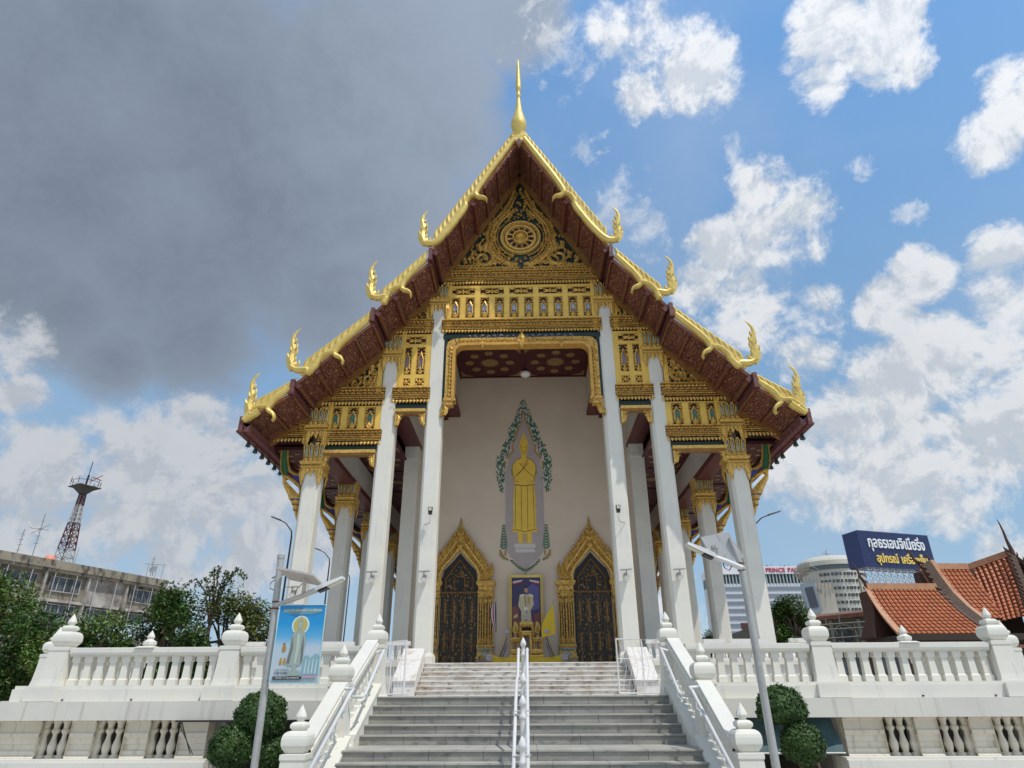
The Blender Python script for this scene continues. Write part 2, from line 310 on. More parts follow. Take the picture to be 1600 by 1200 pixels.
    def mesh(s, name, mats, org=(0, 0, 0), smooth=False):
        me = bpy.data.meshes.new(name)
        me.from_pydata([(a-org[0], b-org[1], c-org[2]) for a, b, c in s.v], [], s.f)
        mats = mats if isinstance(mats, (list, tuple)) else [mats]
        for m in mats: me.materials.append(m)
        if len(mats) > 1: me.polygons.foreach_set('material_index', s.m)
        if smooth: me.polygons.foreach_set('use_smooth', [True]*len(me.polygons))
        me.update(); return me
def put(name, me, parent=None, at=(0, 0, 0), rz=0., sc=None):
    o = bpy.data.objects.new(name, me); COL.objects.link(o)
    if parent is not None: o.parent = parent
    o.location = at; o.rotation_euler = (0, 0, rz)
    if sc: o.scale = sc
    return o
def tag(o, label=None, cat=None, group=None, kind=None):
    if label: o['label'] = label
    if cat: o['category'] = cat
    if group: o['group'] = group
    if kind: o['kind'] = kind
    return o
def thing(name, label, cat, at=(0, 0, 0), rz=0., group=None):
    o = bpy.data.objects.new(name, None); COL.objects.link(o); o.location = at; o.rotation_euler = (0, 0, rz); o.empty_display_size = .3
    return tag(o, label, cat, group)
def ORG(p):
    x, y, z = 0, 0, 0
    while p is not None: x += p.location.x; y += p.location.y; z += p.location.z; p = p.parent
    return (x, y, z)
def part(name, mb, mats, parent, smooth=False, org=None, at=(0, 0, 0)):   # mb given in world coordinates
    return put(name, mb.mesh(name, mats, ORG(parent) if org is None else org, smooth), parent, at)
def copy_thing(o, at, rz=None, label=None):
    def rec(a, p):
        c_ = a.copy(); COL.objects.link(c_); c_.parent = p
        for ch in a.children: rec(ch, c_)
        return c_
    c_ = rec(o, None); c_.location = at
    if rz is not None: c_.rotation_euler = (0, 0, rz)
    if label: c_['label'] = label
    return c_
def bevel(o, w=.01, seg=1):
    m = o.modifiers.new('bevel', 'BEVEL'); m.width = w; m.segments = seg; m.limit_method = 'ANGLE'; m.angle_limit = R(40); return o
def lerp(a, b, t): return a+(b-a)*t
def text_mesh(body, size, depth, mat_, sx=1.0, shear=0.):
    cu = bpy.data.curves.new('lettering', 'FONT'); cu.body = body; cu.size = size; cu.extrude = depth; cu.align_x = 'LEFT'; cu.shear = shear
    cu.resolution_u = 3; cu.offset = size*.012
    o = bpy.data.objects.new('tmp', cu); COL.objects.link(o); bpy.context.view_layer.update()
    me = bpy.data.meshes.new_from_object(o.evaluated_get(bpy.context.evaluated_depsgraph_get()))
    COL.objects.unlink(o); bpy.data.objects.remove(o)
    for v in me.vertices: v.co = Vector((v.co.x*sx, -v.co.z, v.co.y))       # stands upright, faces -y
    me.materials.clear(); me.materials.append(mat_); return me
def text_width(me): xs = [v.co.x for v in me.vertices]; return max(xs)-min(xs), min(xs)
# ================================================================== ground
g = MB(); g.face([(-1500, -300, 0), (1500, -300, 0), (1500, 2500, 0), (-1500, 2500, 0)])
tag(put('ground', g.mesh('ground', ground_m)), kind='structure')

FL = 1.68          # terrace floor
PF = 2.73          # temple plinth floor
YF = 24.93         # front face of the columns
TY = 25.3
T = thing('temple_hall', 'large white and gold temple hall with tiered gable roof above the stairs', 'temple', (.03, TY, 0))
TO = (0, TY, 0)
def tp(name, mb, mats, parent=None, smooth=False): return put(name, mb.mesh(name, mats, TO, smooth), parent or T)
def tput(name, me, x, y, z, parent=None, sc=None): return put(name, me, parent or T, (x, y-TY, z), sc=sc)

XA, XB, XC = 8.67, 5.76, 3.78
# ---- plinth of the temple
m = MB(); m.box(-4.0, 4.0, 25.02, 66, 0, PF)
for s in (-1, 1):
    m.box(*sorted((s*4.01, s*10.3)), 24.3, 66, 0, PF-.14); m.box(*sorted((s*4.01, s*10.4)), 24.2, 66.1, PF-.14, PF); m.box(*sorted((s*4.3, s*10.45)), 24.12, 24.2, FL, FL+.25)
tp('plinth', m, [whitew])
m = MB(); m.face([(-10.2, 25.1, PF+.004), (10.2, 25.1, PF+.004), (10.2, 32, PF+.004), (-10.2, 32, PF+.004)]); tp('portico_floor', m, marblew)

# ---- column shaft and capital meshes
def shaft_poly():
    a, b, c_ = .35, .305, .255
    q = [(c_, -a), (c_, -b), (b, -b), (b, -c_), (a, -c_)]
    pts = []
    for k in range(4):
        ca, sa = round(math.cos(k*math.pi/2)), round(math.sin(k*math.pi/2))
        pts += [(x*ca-y*sa, x*sa+y*ca) for x, y in q]
    return pts
shafts = {}
def shaft(h):
    if h not in shafts:
        m = MB(); m.prism(shaft_poly(), 0, h, 'z'); m.sq(0, 0, [(.42, 0), (.42, .22), (.38, .30), (.36, .34)])
        shafts[h] = m.mesh('column_shaft', white)
    return shafts[h]
def capital_mesh():
    m = MB()
    for k in range(4):
        i0 = len(m.v)
        y = -.36
        for s_ in (-1, 1):      # hanging corner leaves and a small centre leaf
            m.leaf([(s_*.33, y-.05, .72), (s_*.35, y-.07, .5), (s_*.345, y-.05, .25), (s_*.36, y-.01, .0)], [.12, .13, .085, .004], (0, -1, 0), .05, 0)
            m.leaf([(s_*.17, y-.05, .70), (s_*.18, y-.06, .60), (s_*.20, y-.03, .44)], [.1, .09, .004], (0, -1, 0), .05, 0)
            m.kanok(s_*.27, .66, y-.08, math.pi/2*(-1)+s_*.5, .24, -s_*1.6, .06, .04, 0)
        m.leaf([(0, y-.05, .72), (0, y-.07, .55), (0, y-.01, .38)], [.09, .08, .004], (0, -1, 0), .05, 0)
        for j in range(9): m.leaf([(-.4+j*.1, -.47, .80), (-.4+j*.1, -.475, .72)], [.035, .004], (0, -1, 0), .02, 0)      # small teeth under the ring
        for j in range(7): m.leaf([(-.36+j*.12, -.455, .90), (-.36+j*.12, -.50, .99), (-.36+j*.12, -.49, 1.06)], [.03, .06, .004], (0, -1, 0), .03, 0)
        for j in range(4):      # tall petals with mosaic between gilt edges
            x = -.285+j*.19; o = .03*(j-1.5)/1.5
            m.leaf([(x, -.41, 1.02), (x+o*.3, -.43, 1.12), (x+o, -.40, 1.24)], [.085, .09, .004], (0, -1, 0), .05, 0)
            for s_ in (-1, 1):
                m.leaf([(x+s_*.07, -.385, 1.05), (x+s_*.07+o, -.40, 1.4), (x+s_*.075+o*1.6, -.43, 1.66), (x+s_*.03+o*1.7, -.45, 1.76), (x+o*1.8, -.455, 1.83)], [.022, .022, .022, .03, .004], (0, -1, 0), .03, 0)
            m.leaf([(x, -.37, 1.1), (x+o, -.385, 1.4), (x+o*1.6, -.41, 1.72)], [.055, .055, .02], (0, -1, 0), .03, 1)
        mt = Matrix.Rotation(k*math.pi/2, 4, 'Z'); m.xf(mt, i0)
    m.sq(0, 0, [(.375, .62), (.38, .70), (.43, .74), (.45, .79), (.42, .83), (.40, .86), (.47, .90), (.49, .95), (.49, .99), (.42, 1.03)], 0)
    m.sq(0, 0, [(.365, 1.03), (.37, 1.5), (.395, 1.78)], 2)
    m.sq(0, 0, [(.43, .835), (.43, .845)], 2)
    return m
CAPM = capital_mesh().mesh('capital', [goldl, silverm, green])
def column(x, y, z0, ztop, capz, bracket=0):
    o = tput('column', shaft(round(ztop-z0, 2)), x, y, z0)
    c_ = put('capital', CAPM, o, (0, 0, capz-z0)); return o
cols = []
for s in (-1, 1):
    column(s*XC, TY, PF, 18.6, 17.14); column(s*XB, TY, PF, 15.9, 14.46); column(s*XA, TY, PF, 10.75, 9.36)
    tput('capital', CAPM, s*XA, TY-.02, 11.0, sc=(1, 1, .96))
    for i in range(1, 7): column(s*XA, TY+5.3*i, PF, 10.75, 9.36)
    # pilasters of the hall front
    m = MB(); m.box(s*XB-.36, s*XB+.36, 31.2, 31.9, PF, 13.3); m.box(s*XB-.44, s*XB+.44, 31.12, 31.9, PF, PF+.4); m.box(s*XB-.40, s*XB+.40, 31.16, 31.9, 12.6, 12.75); tp('pilaster', m, white)

# ---- hall walls
m = MB(); m.box(-5.9, 5.9, 31.9, 32.3, PF, 18.5)
tp('front_wall', m, wallm)
for s in (-1, 1):
    m = MB(); m.box(*sorted((s*5.85, s*5.5)), 32.3, 64, PF, 16); tp('side_wall', m, wallm)
    for i in range(1, 6):
        m = MB(); x0 = s*5.86; m.box(*sorted((x0, x0+s*.3)), 31.9+5.3*i, 32.6+5.3*i, PF, 13.2); tp('pilaster', m, white)
# ---- longitudinal beams and ceilings
for s in (-1, 1):
    for X, zb, zt, y1 in ((XC, 15.2, 17.7, 31.88), (XB, 13.3, 15.3, 31.88), (XA, 11.0, 12.9, 60)):
        m = MB(); m.box(s*X-.3, s*X+.3, 25.45, y1, zb+.22, zt); tp('beam', m, beamm)
        m = MB(); m.box(s*X-.38, s*X+.38, 25.44, y1-.01, zb, zb+.22); m.box(s*X-.34, s*X+.34, 25.44, y1-.01, zb+.222, zb+.30)
        m.box(s*X-.34, s*X+.34, 25.44, y1-.02, zt-.25, zt-.1); tp('beam_moulding', m, maroon)
def ceiling(x0, x1, y0, y1, z, nx, ny):
    m = MB(); m.box(x0, x1, y0, y1, z, z+.12)
    o = tp('ceiling', m, ceilm)
    # ribs
    r_ = MB(); 
    for i in range(nx+1):
        x = lerp(x0, x1, i/nx); r_.box(x-.06, x+.06, y0, y1, z-.06, z-.001)
    for j in range(ny+1):
        y = lerp(y0, y1, j/ny); r_.box(x0, x1, y-.055, y+.055, z-.055, z-.0005)
    tp('ceiling_rib', r_, ceilm, o)
    w, d = (x1-x0)/nx, (y1-y0)/ny; rr = min(w, d); sm_ = MB(); pr = rr*.062
    sm_.prism([(pr*(1.15 if l % 2 else .95)*math.cos(l*math.pi/8), pr*(1.15 if l % 2 else .95)*math.sin(l*math.pi/8)) for l in range(16)], -.025, -.002, 'z'); sm_.prism([(pr*.4*math.cos(l*.785), pr*.4*math.sin(l*.785)) for l in range(8)], -.04, -.025, 'z')
    st_ = MB(); st_.prism([(rr*(.15 if k % 2 else .105)*math.cos(k*math.pi/16), rr*(.15 if k % 2 else .105)*math.sin(k*math.pi/16)) for k in range(32)], -.03, -.002, 'z'); st_.prism([(rr*.05*math.cos(l*.785), rr*.05*math.sin(l*.785)) for l in range(8)], -.05, -.03, 'z')
    me_s, me_b = sm_.mesh('ceiling_medallion', ceilg), st_.mesh('ceiling_star', ceilg)
    ce = MB(); ce.prism([(0, 0), (-w*.2, 0), (-w*.09, -d*.05), (-w*.05, -d*.09), (0, -d*.2)], -.02, -.002, 'z'); me_c = ce.mesh('corner_ornament', ceilg)
    for i in range(nx):
        for j in range(ny):
            a, b = lerp(x0, x1, (i+.5)/nx), lerp(y0, y1, (j+.5)/ny)
            if y0+(j)*d > 36: continue
            tput('ceiling_star', me_b, a, b, z, o)
            for k in range(8): tput('ceiling_medallion', me_s, a+w*.31*math.cos(k*math.pi/4), b+d*.31*math.sin(k*math.pi/4), z, o)
            for sx in (-1, 1):
                for sy in (-1, 1): tput('corner_ornament', me_c, a+sx*(w/2-.1), b+sy*(d/2-.1), z, o, sc=(sx, sy, 1))
ceiling(-3.53, 3.53, 25.5, 31.86, 17.6, 2, 1) if False else ceiling(-3.47, 3.47, 25.10, 31.86, 17.6, 2, 2)
for s in (-1, 1):
    a, b = sorted((s*4.09, s*5.45)); ceiling(a, b, 25.5, 31.86, 15.1, 1, 4)
    a, b = sorted((s*6.07, s*8.36)); ceiling(a, b, 25.5, 60, 12.62, 1, 9)
    a, b = sorted((s*8.98, s*10.58)); ceiling(a, b, 25.5, 60, 11.12, 1, 12)

# ---- roof tiers: (x, z) of the soffit at the upper and the lower end
TIERS = [((0, 25.75), (3.88, 19.15)), ((3.95, 18.65), (6.15, 16.10)), ((6.15, 15.62), (9.05, 12.80)), ((9.05, 12.45), (10.80, 11.22))]
YR, YR2 = 22.7, 62.0
roofm = M('glazed_roof_tiles', (.30, .11, .05), .35, 0, var=(3, (.2, .07, .04), .4, .8), bump=('wave', 2, .5, (1, 1, 1)))
for ti, ((xa, za), (xb, zb)) in enumerate(TIERS):
    dx, dz = xb-xa, zb-za; L = math.hypot(dx, dz); ux, uz = dx/L, dz/L; nx_, nz_ = -uz, ux       # outward normal of the right slope
    for s in (1, -1):
        def Q(t, n): return (s*(xa+ux*t+nx_*n), za+uz*t+nz_*n)
        t0 = -.02 if ti else 0
        q = [Q(t0, 0), Q(L+.05, 0), Q(L+.06, .12), Q(t0-.0, .12)] if ti else [(0, za), Q(L, 0), Q(L+.03, .14), (0, za+.3)]
        m = MB(); m.prism(q, YR+.12, YR2); tp('roof_slope', m, roofm)
        npan = (7, 3, 4, 2)[ti]
        rib = MB(); ribp = MB()
        for k in range(npan):
            a, b = L*k/npan, L*(k+1)/npan
            pm = MB(); pm.prism([Q(a+.07, -.012), Q(b-.07, -.012), Q(b-.07, -.05), Q(a+.07, -.05)], YR+.16, 25.6)
            tp('soffit_panel', pm, soffm)
        for k in range(npan+1):
            a = L*k/npan; big = (k == npan) or (ti == 0 and k == 4) or (ti in (1, 2) and k == npan//2+1)
            w, d = (.10, .22) if big else (.065, .13)
            if k == 0 and ti == 0: continue
            a = min(max(a, w), L-w)
            rm = MB(); rm.prism([Q(a-w, -.01), Q(a+w, -.01), Q(a+w, -d), Q(a-w, -d)], YR+.05, 25.55)
            # carved buttons along the rib
            for j in range(16):
                yy = YR+.2+j*.15; c0, c1, c2, c3 = Q(a-.035, -d-.001), Q(a+.035, -d-.001), Q(a+.035, -d-.03), Q(a-.035, -d-.03)
                rm.hexa([(c0[0], yy, c0[1]), (c1[0], yy, c1[1]), (c2[0], yy, c2[1]), (c3[0], yy, c3[1])], [(c0[0], yy+.08, c0[1]), (c1[0], yy+.08, c1[1]), (c2[0], yy+.08, c2[1]), (c3[0], yy+.08, c3[1])], 1)
            tp('soffit_rib', rm, [maroon, goldd])
        # vertical board closing the lower end of the tier, running back along the roof
        zt = zb+.14; bm = MB()
        bm.box(*sorted((s*(xb-.02), s*(xb+.14))), YR-.05, YR2, zb-.34, zt+.1, 0)
        bm.box(*sorted((s*(xb-.05), s*(xb+.17))), YR-.08, YR2, zb-.42, zb-.342, 1)
        if ti == 3: bm.box(*sorted((s*(xb-.28), s*(xb-.03))), YR+.05, YR2, zb-.36, zb-.02, 0)
        tp('purlin_board', bm, [maroonl, maroon])
        # raking cornice between the soffit and the gable panel
        m = MB(); m.prism([Q(0 if ti else 0, -.02), Q(L-.1, -.02), Q(L-.1, -.20), Q(.0, -.20)], 24.80, 25.0)
        m.prism([Q(0, -.20), Q(L-.12, -.20), Q(L-.12, -.28), Q(.0, -.28)], 24.86, 25.0); tp('raking_cornice', m, goldd)
# ridge closing
m = MB(); m.box(-.12, .12, YR+.1, YR2, 26.05, 26.35); tp('ridge', m, roofm)

# ---- gilded barge boards with flames, naga curls and tail finials
DIP = [.15, .20, .30, .22]; LIFT = [.30, .38, .34, .34]
UPN = [math.pi/2, 0, 0, 0]
def barge(ti, s):
    (xa, za), (xb, zb) = TIERS[ti]; L = math.hypot(xb-xa, zb-za); ux, uz = (xb-xa)/L, (zb-za)/L; nx_, nz_ = -uz, ux
    K = LIFT[ti]; dp = DIP[ti]
    def Q(t, n): return (xa+ux*t*L+nx_*n, za+uz*t*L+nz_*n)
    def strip(mb, cl, y0, y1):
        """rounded band along a centre line [(t, n, halfwidth)]"""
        P_ = [Q(t, n) for t, n, _ in cl]; n_ = len(P_)
        vs = []; fs = []
        for i, p in enumerate(P_):
            a = P_[max(i-1, 0)]; b = P_[min(i+1, n_-1)]; tx, tz = b[0]-a[0], b[1]-a[1]; l_ = math.hypot(tx, tz) or 1; px, pz = -tz/l_, tx/l_; w = cl[i][2]
            for q, dy in ((-1, .05), (-.6, 0), (.1, -.035), (.75, .0), (1, .05)): vs.append((p[0]+px*w*q, y0+dy, p[1]+pz*w*q))
            vs.append((p[0]+px*w, y1, p[1]+pz*w)); vs.append((p[0]-px*w, y1, p[1]-pz*w))
        for i in range(n_-1):
            for k in range(7): a, b = i*7+k, i*7+(k+1) % 7; fs.append((a, b, b+7, a+7))
        fs.append(tuple(range(7))); fs.append(tuple(range((n_-1)*7+6, (n_-1)*7-1, -1))); mb.add(vs, fs)
    def sm(pts, k=4):
        out = []
        for i in range(len(pts)-1):
            p0, p1, p2, p3 = pts[max(i-1, 0)], pts[i], pts[i+1], pts[min(i+2, len(pts)-1)]
            for j in range(k):
                t = j/k; out.append(tuple(.5*((2*b)+(-a+c_)*t+(2*a-5*b+4*c_-d)*t*t+(-a+3*b-3*c_+d)*t**3) for a, b, c_, d in zip(p0, p1, p2, p3)))
        out.append(pts[-1]); return out
    m = MB(); w0 = .125 if ti == 0 else .115
    f = 3.6/max(L, 3.6) if ti == 0 else 1.0
    # upper body ends in a hanging curl, lower body rises out of an arch and runs down to the tail
    hk = .50 if ti == 0 else .46; e = .75/L
    if ti == 3: hk = .42
    edx, edz = (.30, .10, .12, -.28)[ti], (.55, .84, .78, .32)[ti]      # where the board sweeps up to its tail
    te, ne = 1+(edx*ux+edz*uz)/L, edx*nx_+edz*nz_
    hk -= .02
    strip(m, sm([(0, .27, w0*.95), (hk*.4, .25, w0), (hk*.75, .22, w0), (hk, .14, w0*.95), (hk+e*.34, -.04, w0*.85), (hk+e*.24, -.32, w0*.6), (hk+e*.30, -.52, w0*.35), (hk+e*.46, -.60, .01)]), YR-.06, YR+.12)
    strip(m, sm([(hk+e*.30, .06, w0*.5), (hk+e*.70, .23, w0*.62), (hk+e*1.15, .21, w0*.8), (hk+e*1.6, .07, w0*.95), (lerp(hk+e*1.6, te, .55), .06, w0), (te-.30/L, .10+ne*.15, w0*1.1), (te-.02/L, ne*.75, w0), (te+.06/L, ne+.12, w0*.6)]), YR-.10, YR+.10)
    n_ = 12; lo = [Q(i/n_*te, .16 if i/n_*te < hk else .12) for i in range(n_+1)]; hi = [Q(i/n_*te, .30+(.12*(i/n_)**2 if ti else 0)) for i in range(n_+1)]
    for i in range(n_):
        a, b, c_, d = lo[i], lo[i+1], hi[i+1], hi[i]
        m.hexa([(a[0], YR, a[1]), (b[0], YR, b[1]), (c_[0], YR, c_[1]), (d[0], YR, d[1])], [(a[0], YR+.1, a[1]), (b[0], YR+.1, b[1]), (c_[0], YR+.1, c_[1]), (d[0], YR+.1, d[1])])
    if s < 0: m.flipx()
    o = tp('barge_board', m, gold)
    nf = round(L/.36)
    for k in range(nf):
        t = (k+.4)/nf*te*.97
        nn = .25+(.10*t*t if ti else 0)
        x, z = Q(t, nn); fm = MB()
        ang = math.atan2(-uz, -ux)      # up the slope
        up = ang-.78
        ln = .72 if ti == 0 else .70
        fm.kanok(x, z, YR+.04, up, ln, 1.15, .10, .07, 0, 6, True)
        if s < 0: fm.flipx()
        tp('flame', fm, gold, o)
    # tail finial
    bx, bz = xb+edx+.02, zb+edz+.05
    m = MB(); sp = [(0, -.18), (.10, .12), (.20, .42), (.18, .72), (.14, .98), (.20, 1.25), (.25, 1.5), (.20, 1.78), (.05, 2.0), (-.10, 2.12)]; ws = [.17, .24, .23, .14, .16, .13, .10, .075, .045, .004]
    m.leaf([(bx+p[0], YR+.02, bz+p[1]) for p in sp], ws, (0, -1, 0), .10, 0, True)
    m.kanok(bx+.02, bz-.02, YR, math.pi*.86, .52, -1.5, .10, .07, 0, 6, True)
    for (x, z, a, l_, cu) in ((.02, .25, 1.95, .42, -.9), (.0, .62, 2.0, .4, -.9), (.02, .95, 2.0, .36, -.9), (.10, 1.3, 1.95, .28, -.8), (.28, .5, .9, .34, .9), (.2, .85, 1.0, .34, .9)):
        m.kanok(bx+x, bz+z, YR, a, l_, cu, .065, .06, 0, 5, True)
    m.v = [(bx+(a-bx)*.85, b_, bz-.15+(c_-bz+.15)*.86) for a, b_, c_ in m.v]
    if s < 0: m.flipx()
    tp('tail_finial', m, gold, o)
    return o
for ti in range(4):
    for s in (1, -1): barge(ti, s)
m = MB(); m.lathe(0, YR+.05, [(.10, 25.9), (.16, 26.2), (.28, 26.45), (.37, 26.75), (.38, 27.0), (.30, 27.35), (.21, 27.75), (.15, 28.2), (.10, 28.75), (.075, 29.0), (.12, 29.08), (.12, 29.16), (.07, 29.25), (.09, 29.5), (.13, 29.58), (.15, 29.75), (.13, 29.85), (.13, 30.1), (.09, 31.0), (.05, 31.8), (.02, 32.05)], 20)
m.v = [(a, b_, 26.0+(c_-26.0)*.915) for a, b_, c_ in m.v]; tp('spire_finial', m, gold, smooth=True)
m = MB(); m.box(-.34, .34, YR-.08, YR+.2, 25.95, 26.25); m.prism([(-.34, 25.95), (0, 25.45), (.34, 25.95)], YR-.07, YR+.19); m.prism([(-.16, 25.55), (0, 25.3), (.16, 25.55), (0, 25.8)], YR-.12, YR-.071, 'y', 1); tp('apex_block', m, [gold, maroonl])

# ---- entablature rows
def teeth(mb, x0, x1, z, y, pitch=.14, h=.14, mi=0, up=False):
    n_ = max(1, round((x1-x0)/pitch))
    for i in range(n_):
        x = x0+(i+.5)*(x1-x0)/n_; d = 1 if up else -1
        mb.leaf([(x, y, z), (x, y-.02, z+d*h*.5), (x, y, z+d*h)], [pitch*.46, pitch*.42, .004], (0, -1, 0), .045, mi)
def scrolls(mb, x0, x1, z, h, y, pitch=.3, mi=0):
    n_ = max(1, round((x1-x0)/pitch)); p = (x1-x0)/n_
    for i in range(n_):
        x = x0+i*p; c_ = 1 if x+p/2 > 0 else -1
        X = x if c_ > 0 else x+p
        mb.kanok(X+c_*p*.1, z-h*.3, y, math.pi/2-c_*.9, h*1.5, -c_*1.5, h*.28, .04, mi, 5)
        mb.kanok(X+c_*p*.5, z+h*.25, y, -math.pi/2+c_*.9, h*1.0, c_*1.5, h*.2, .035, mi, 4)
def cornice(x0, x1, zb, zt, y=25.0, parent=None):
    """carved cornice: bead, upright leaves, scroll band, bead, hanging leaves"""
    H = zt-zb; m = MB()
    m.box(x0, x1, y-.05, y+.5, zb+H*.30, zt, 2)                                    # ground of the carving
    m.box(x0, x1, y-.20, y-.051, zt-H*.05, zt-.003, 0)
    m.box(x0, x1, y-.14, y-.052, zb+H*.52, zb+H*.555, 0)
    m.box(x0, x1, y-.12, y-.053, zb+H*.30, zb+H*.335, 0)
    m.box(x0, x1, y-.04, y+.5, zb+H*.10, zb+H*.298, 1)
    o = tp('cornice', m, [goldc, darkgap, goldd], parent)
    m = MB()
    teeth(m, x0, x1, zb+H*.80, y-.08, .16, H*.13, 0, True); teeth(m, x0, x1, zb+H*.40, y-.09, .11, H*.10, 0, True)
    teeth(m, x0, x1, zb+H*.18, y-.12, .145, H*.2); scrolls(m, x0, x1, zb+H*.68, H*.17, y-.10, .26)
    tag(tp('leaf_moulding', m, goldl, o), kind='stuff')
    return o
# niche with arch and mosaic, local origin at bottom centre, faces -y
def niche(w, h, mos, name='niche'):
    m = MB(); a = w/2; y = 0
    m.face([(-a, .07, 0), (a, .07, 0), (a, .07, h), (-a, .07, h)], 1)
    for x0, x1, z0, z1 in ((-a, -a+.035, 0, h), (a-.035, a, 0, h), (-a+.035, a-.035, 0, .035), (-a+.035, a-.035, h-.035, h)): m.box(x0, x1, -.02, .068, z0, z1, 0)
    # pointed inner frame
    b = a*.62; c_ = a*.40; hz = h*.60
    pts = [(-b, h*.18), (-b, hz), (0, h*.86), (b, hz), (b, h*.18)]; ins = [(-c_, h*.24), (-c_, hz-.03), (0, h*.75), (c_, hz-.03), (c_, h*.24)]
    for i in range(4):
        p, q, r_, t = pts[i], pts[i+1], ins[i+1], ins[i]
        m.hexa([(p[0], 0, p[1]), (q[0], 0, q[1]), (r_[0], -.03, r_[1]), (t[0], -.03, t[1])], [(p[0], .06, p[1]), (q[0], .06, q[1]), (r_[0], .06, r_[1]), (t[0], .06, t[1])], 0)
    m.face([(p[0], .05, p[1]) for p in ins], 2)
    for s_ in (-1, 1):
        for k in range(3): m.kanok(s_*a*.85, h*(.62+.12*k), -.0, math.pi/2+s_*.75, w*.33, s_*.8, w*.07, .04, 0, 4)
        for k in range(5): m.kanok(s_*a*.86, h*(.10+.11*k), .01, math.pi/2+s_*.3, h*.12, s_*1.5, w*.07, .03, 0, 3)
        m.kanok(0, h*.05, -.02, math.pi/2-s_*.9, w*.5, s_*1.6, w*.11, .04, 0, 5)
        m.kanok(s_*.0, h*.16, -.03, math.pi/2-s_*.5, w*.4, s_*1.8, w*.08, .04, 0, 5)
    m.leaf([(0, -.03, h*.08), (0, -.05, h*.18), (0, -.02, h*.32)], [w*.04, w*.12, .004], (0, -1, 0), .04, 0)
    return m.mesh(name, [goldl, darkgap, mos])
def rosette(w, h):
    m = MB(); a, b = w/2, h/2
    m.face([(-a, .06, -b), (a, .06, -b), (a, .06, b), (-a, .06, b)], 1)
    for x0, x1, z0, z1 in ((-a, -a+.03, -b, b), (a-.03, a, -b, b), (-a+.03, a-.03, -b, -b+.03), (-a+.03, a-.03, b-.03, b)): m.box(x0, x1, -.02, .058, z0, z1, 0)
    m.leaf([(0, 0, -b*.7), (0, -.03, 0), (0, 0, b*.8)], [.01, min(a, b)*.35, .004], (0, -1, 0), .05, 0)
    for s_ in (-1, 1):
        m.kanok(s_*a*.1, 0, 0, (0 if s_ > 0 else math.pi)+s_*.5, a*.55, -s_*1.3, b*.22, .04, 0, 5)
        m.kanok(s_*a*.1, 0, 0, (0 if s_ > 0 else math.pi)-s_*.5, a*.55, s_*1.3, b*.22, .04, 0, 5)
        for t in (-1, 1):
            m.kanok(s_*a*.92, t*b*.85, 0, math.atan2(-t*b, -s_*a)+s_*t*.3, min(a, b)*1.1, -s_*t*1.2, min(a, b)*.26, .04, 0, 5)
            m.kanok(s_*a*.92, t*b*.85, 0, (math.pi if s_ > 0 else 0), a*.6, s_*t*.9, b*.16, .03, 0, 4)
    return m.mesh('rosette_panel', [goldl, darkgap])
def grid_board(x0, x1, z0, z1, holes, y=25.0, name='panel_board'):
    """gilded board with rectangular openings (cx, z0, z1, w)"""
    m = MB(); m.box(x0, x1, y+.071, y+.5, z0, z1, 1)
    rows = sorted(set((h[1], h[2]) for h in holes)); zc = z0
    for (a, b) in rows:
        m.box(x0, x1, y-.03, y+.07, zc, a, 0)
        hs = sorted(h for h in holes if (h[1], h[2]) == (a, b)); xc = x0
        for h in hs:
            m.box(xc, h[0]-h[3]/2, y-.03, y+.07, a, b, 0); xc = h[0]+h[3]/2
        m.box(xc, x1, y-.03, y+.07, a, b, 0); zc = b
    m.box(x0, x1, y-.03, y+.07, zc, z1, 0)
    return tp(name, m, [goldy, darkgap])
YE = 25.0
# central bay
cornice(-3.65, 3.65, 18.95, 19.72)
nh = [(-3.04+i*.676, 17.18, 18.30, .47) for i in range(10)]; rh = [(-2.704+i*1.352, 18.42, 18.83, 1.14) for i in range(5)]
b = grid_board(-3.62, 3.62, 17.02, 18.95, nh+rh)
nmC = niche(.47, 1.12, bluem); rmC = rosette(1.14, .41)
for h in nh: tput('niche', nmC, h[0], YE, h[1], b)
for h in rh: tput('rosette_panel', rmC, h[0], YE, (h[1]+h[2])/2, b)
cornice(-3.62, 3.62, 16.36, 17.02)
m = MB(); m.box(-3.6, 3.6, YE-.02, YE+.5, 16.10, 16.36, 0)
for i in range(46):
    x = -3.3+i*.1435
    if abs(x) < .25 or abs(x) > 2.35: continue
    m.kanok(x, 16.14+.03*(i % 3), YE-.035, 1.2+.7*(i % 2), .16, 1.8*(1 if i % 2 else -1), .03, .015, 1, 4)
tp('glass_band', m, [green, purplem])
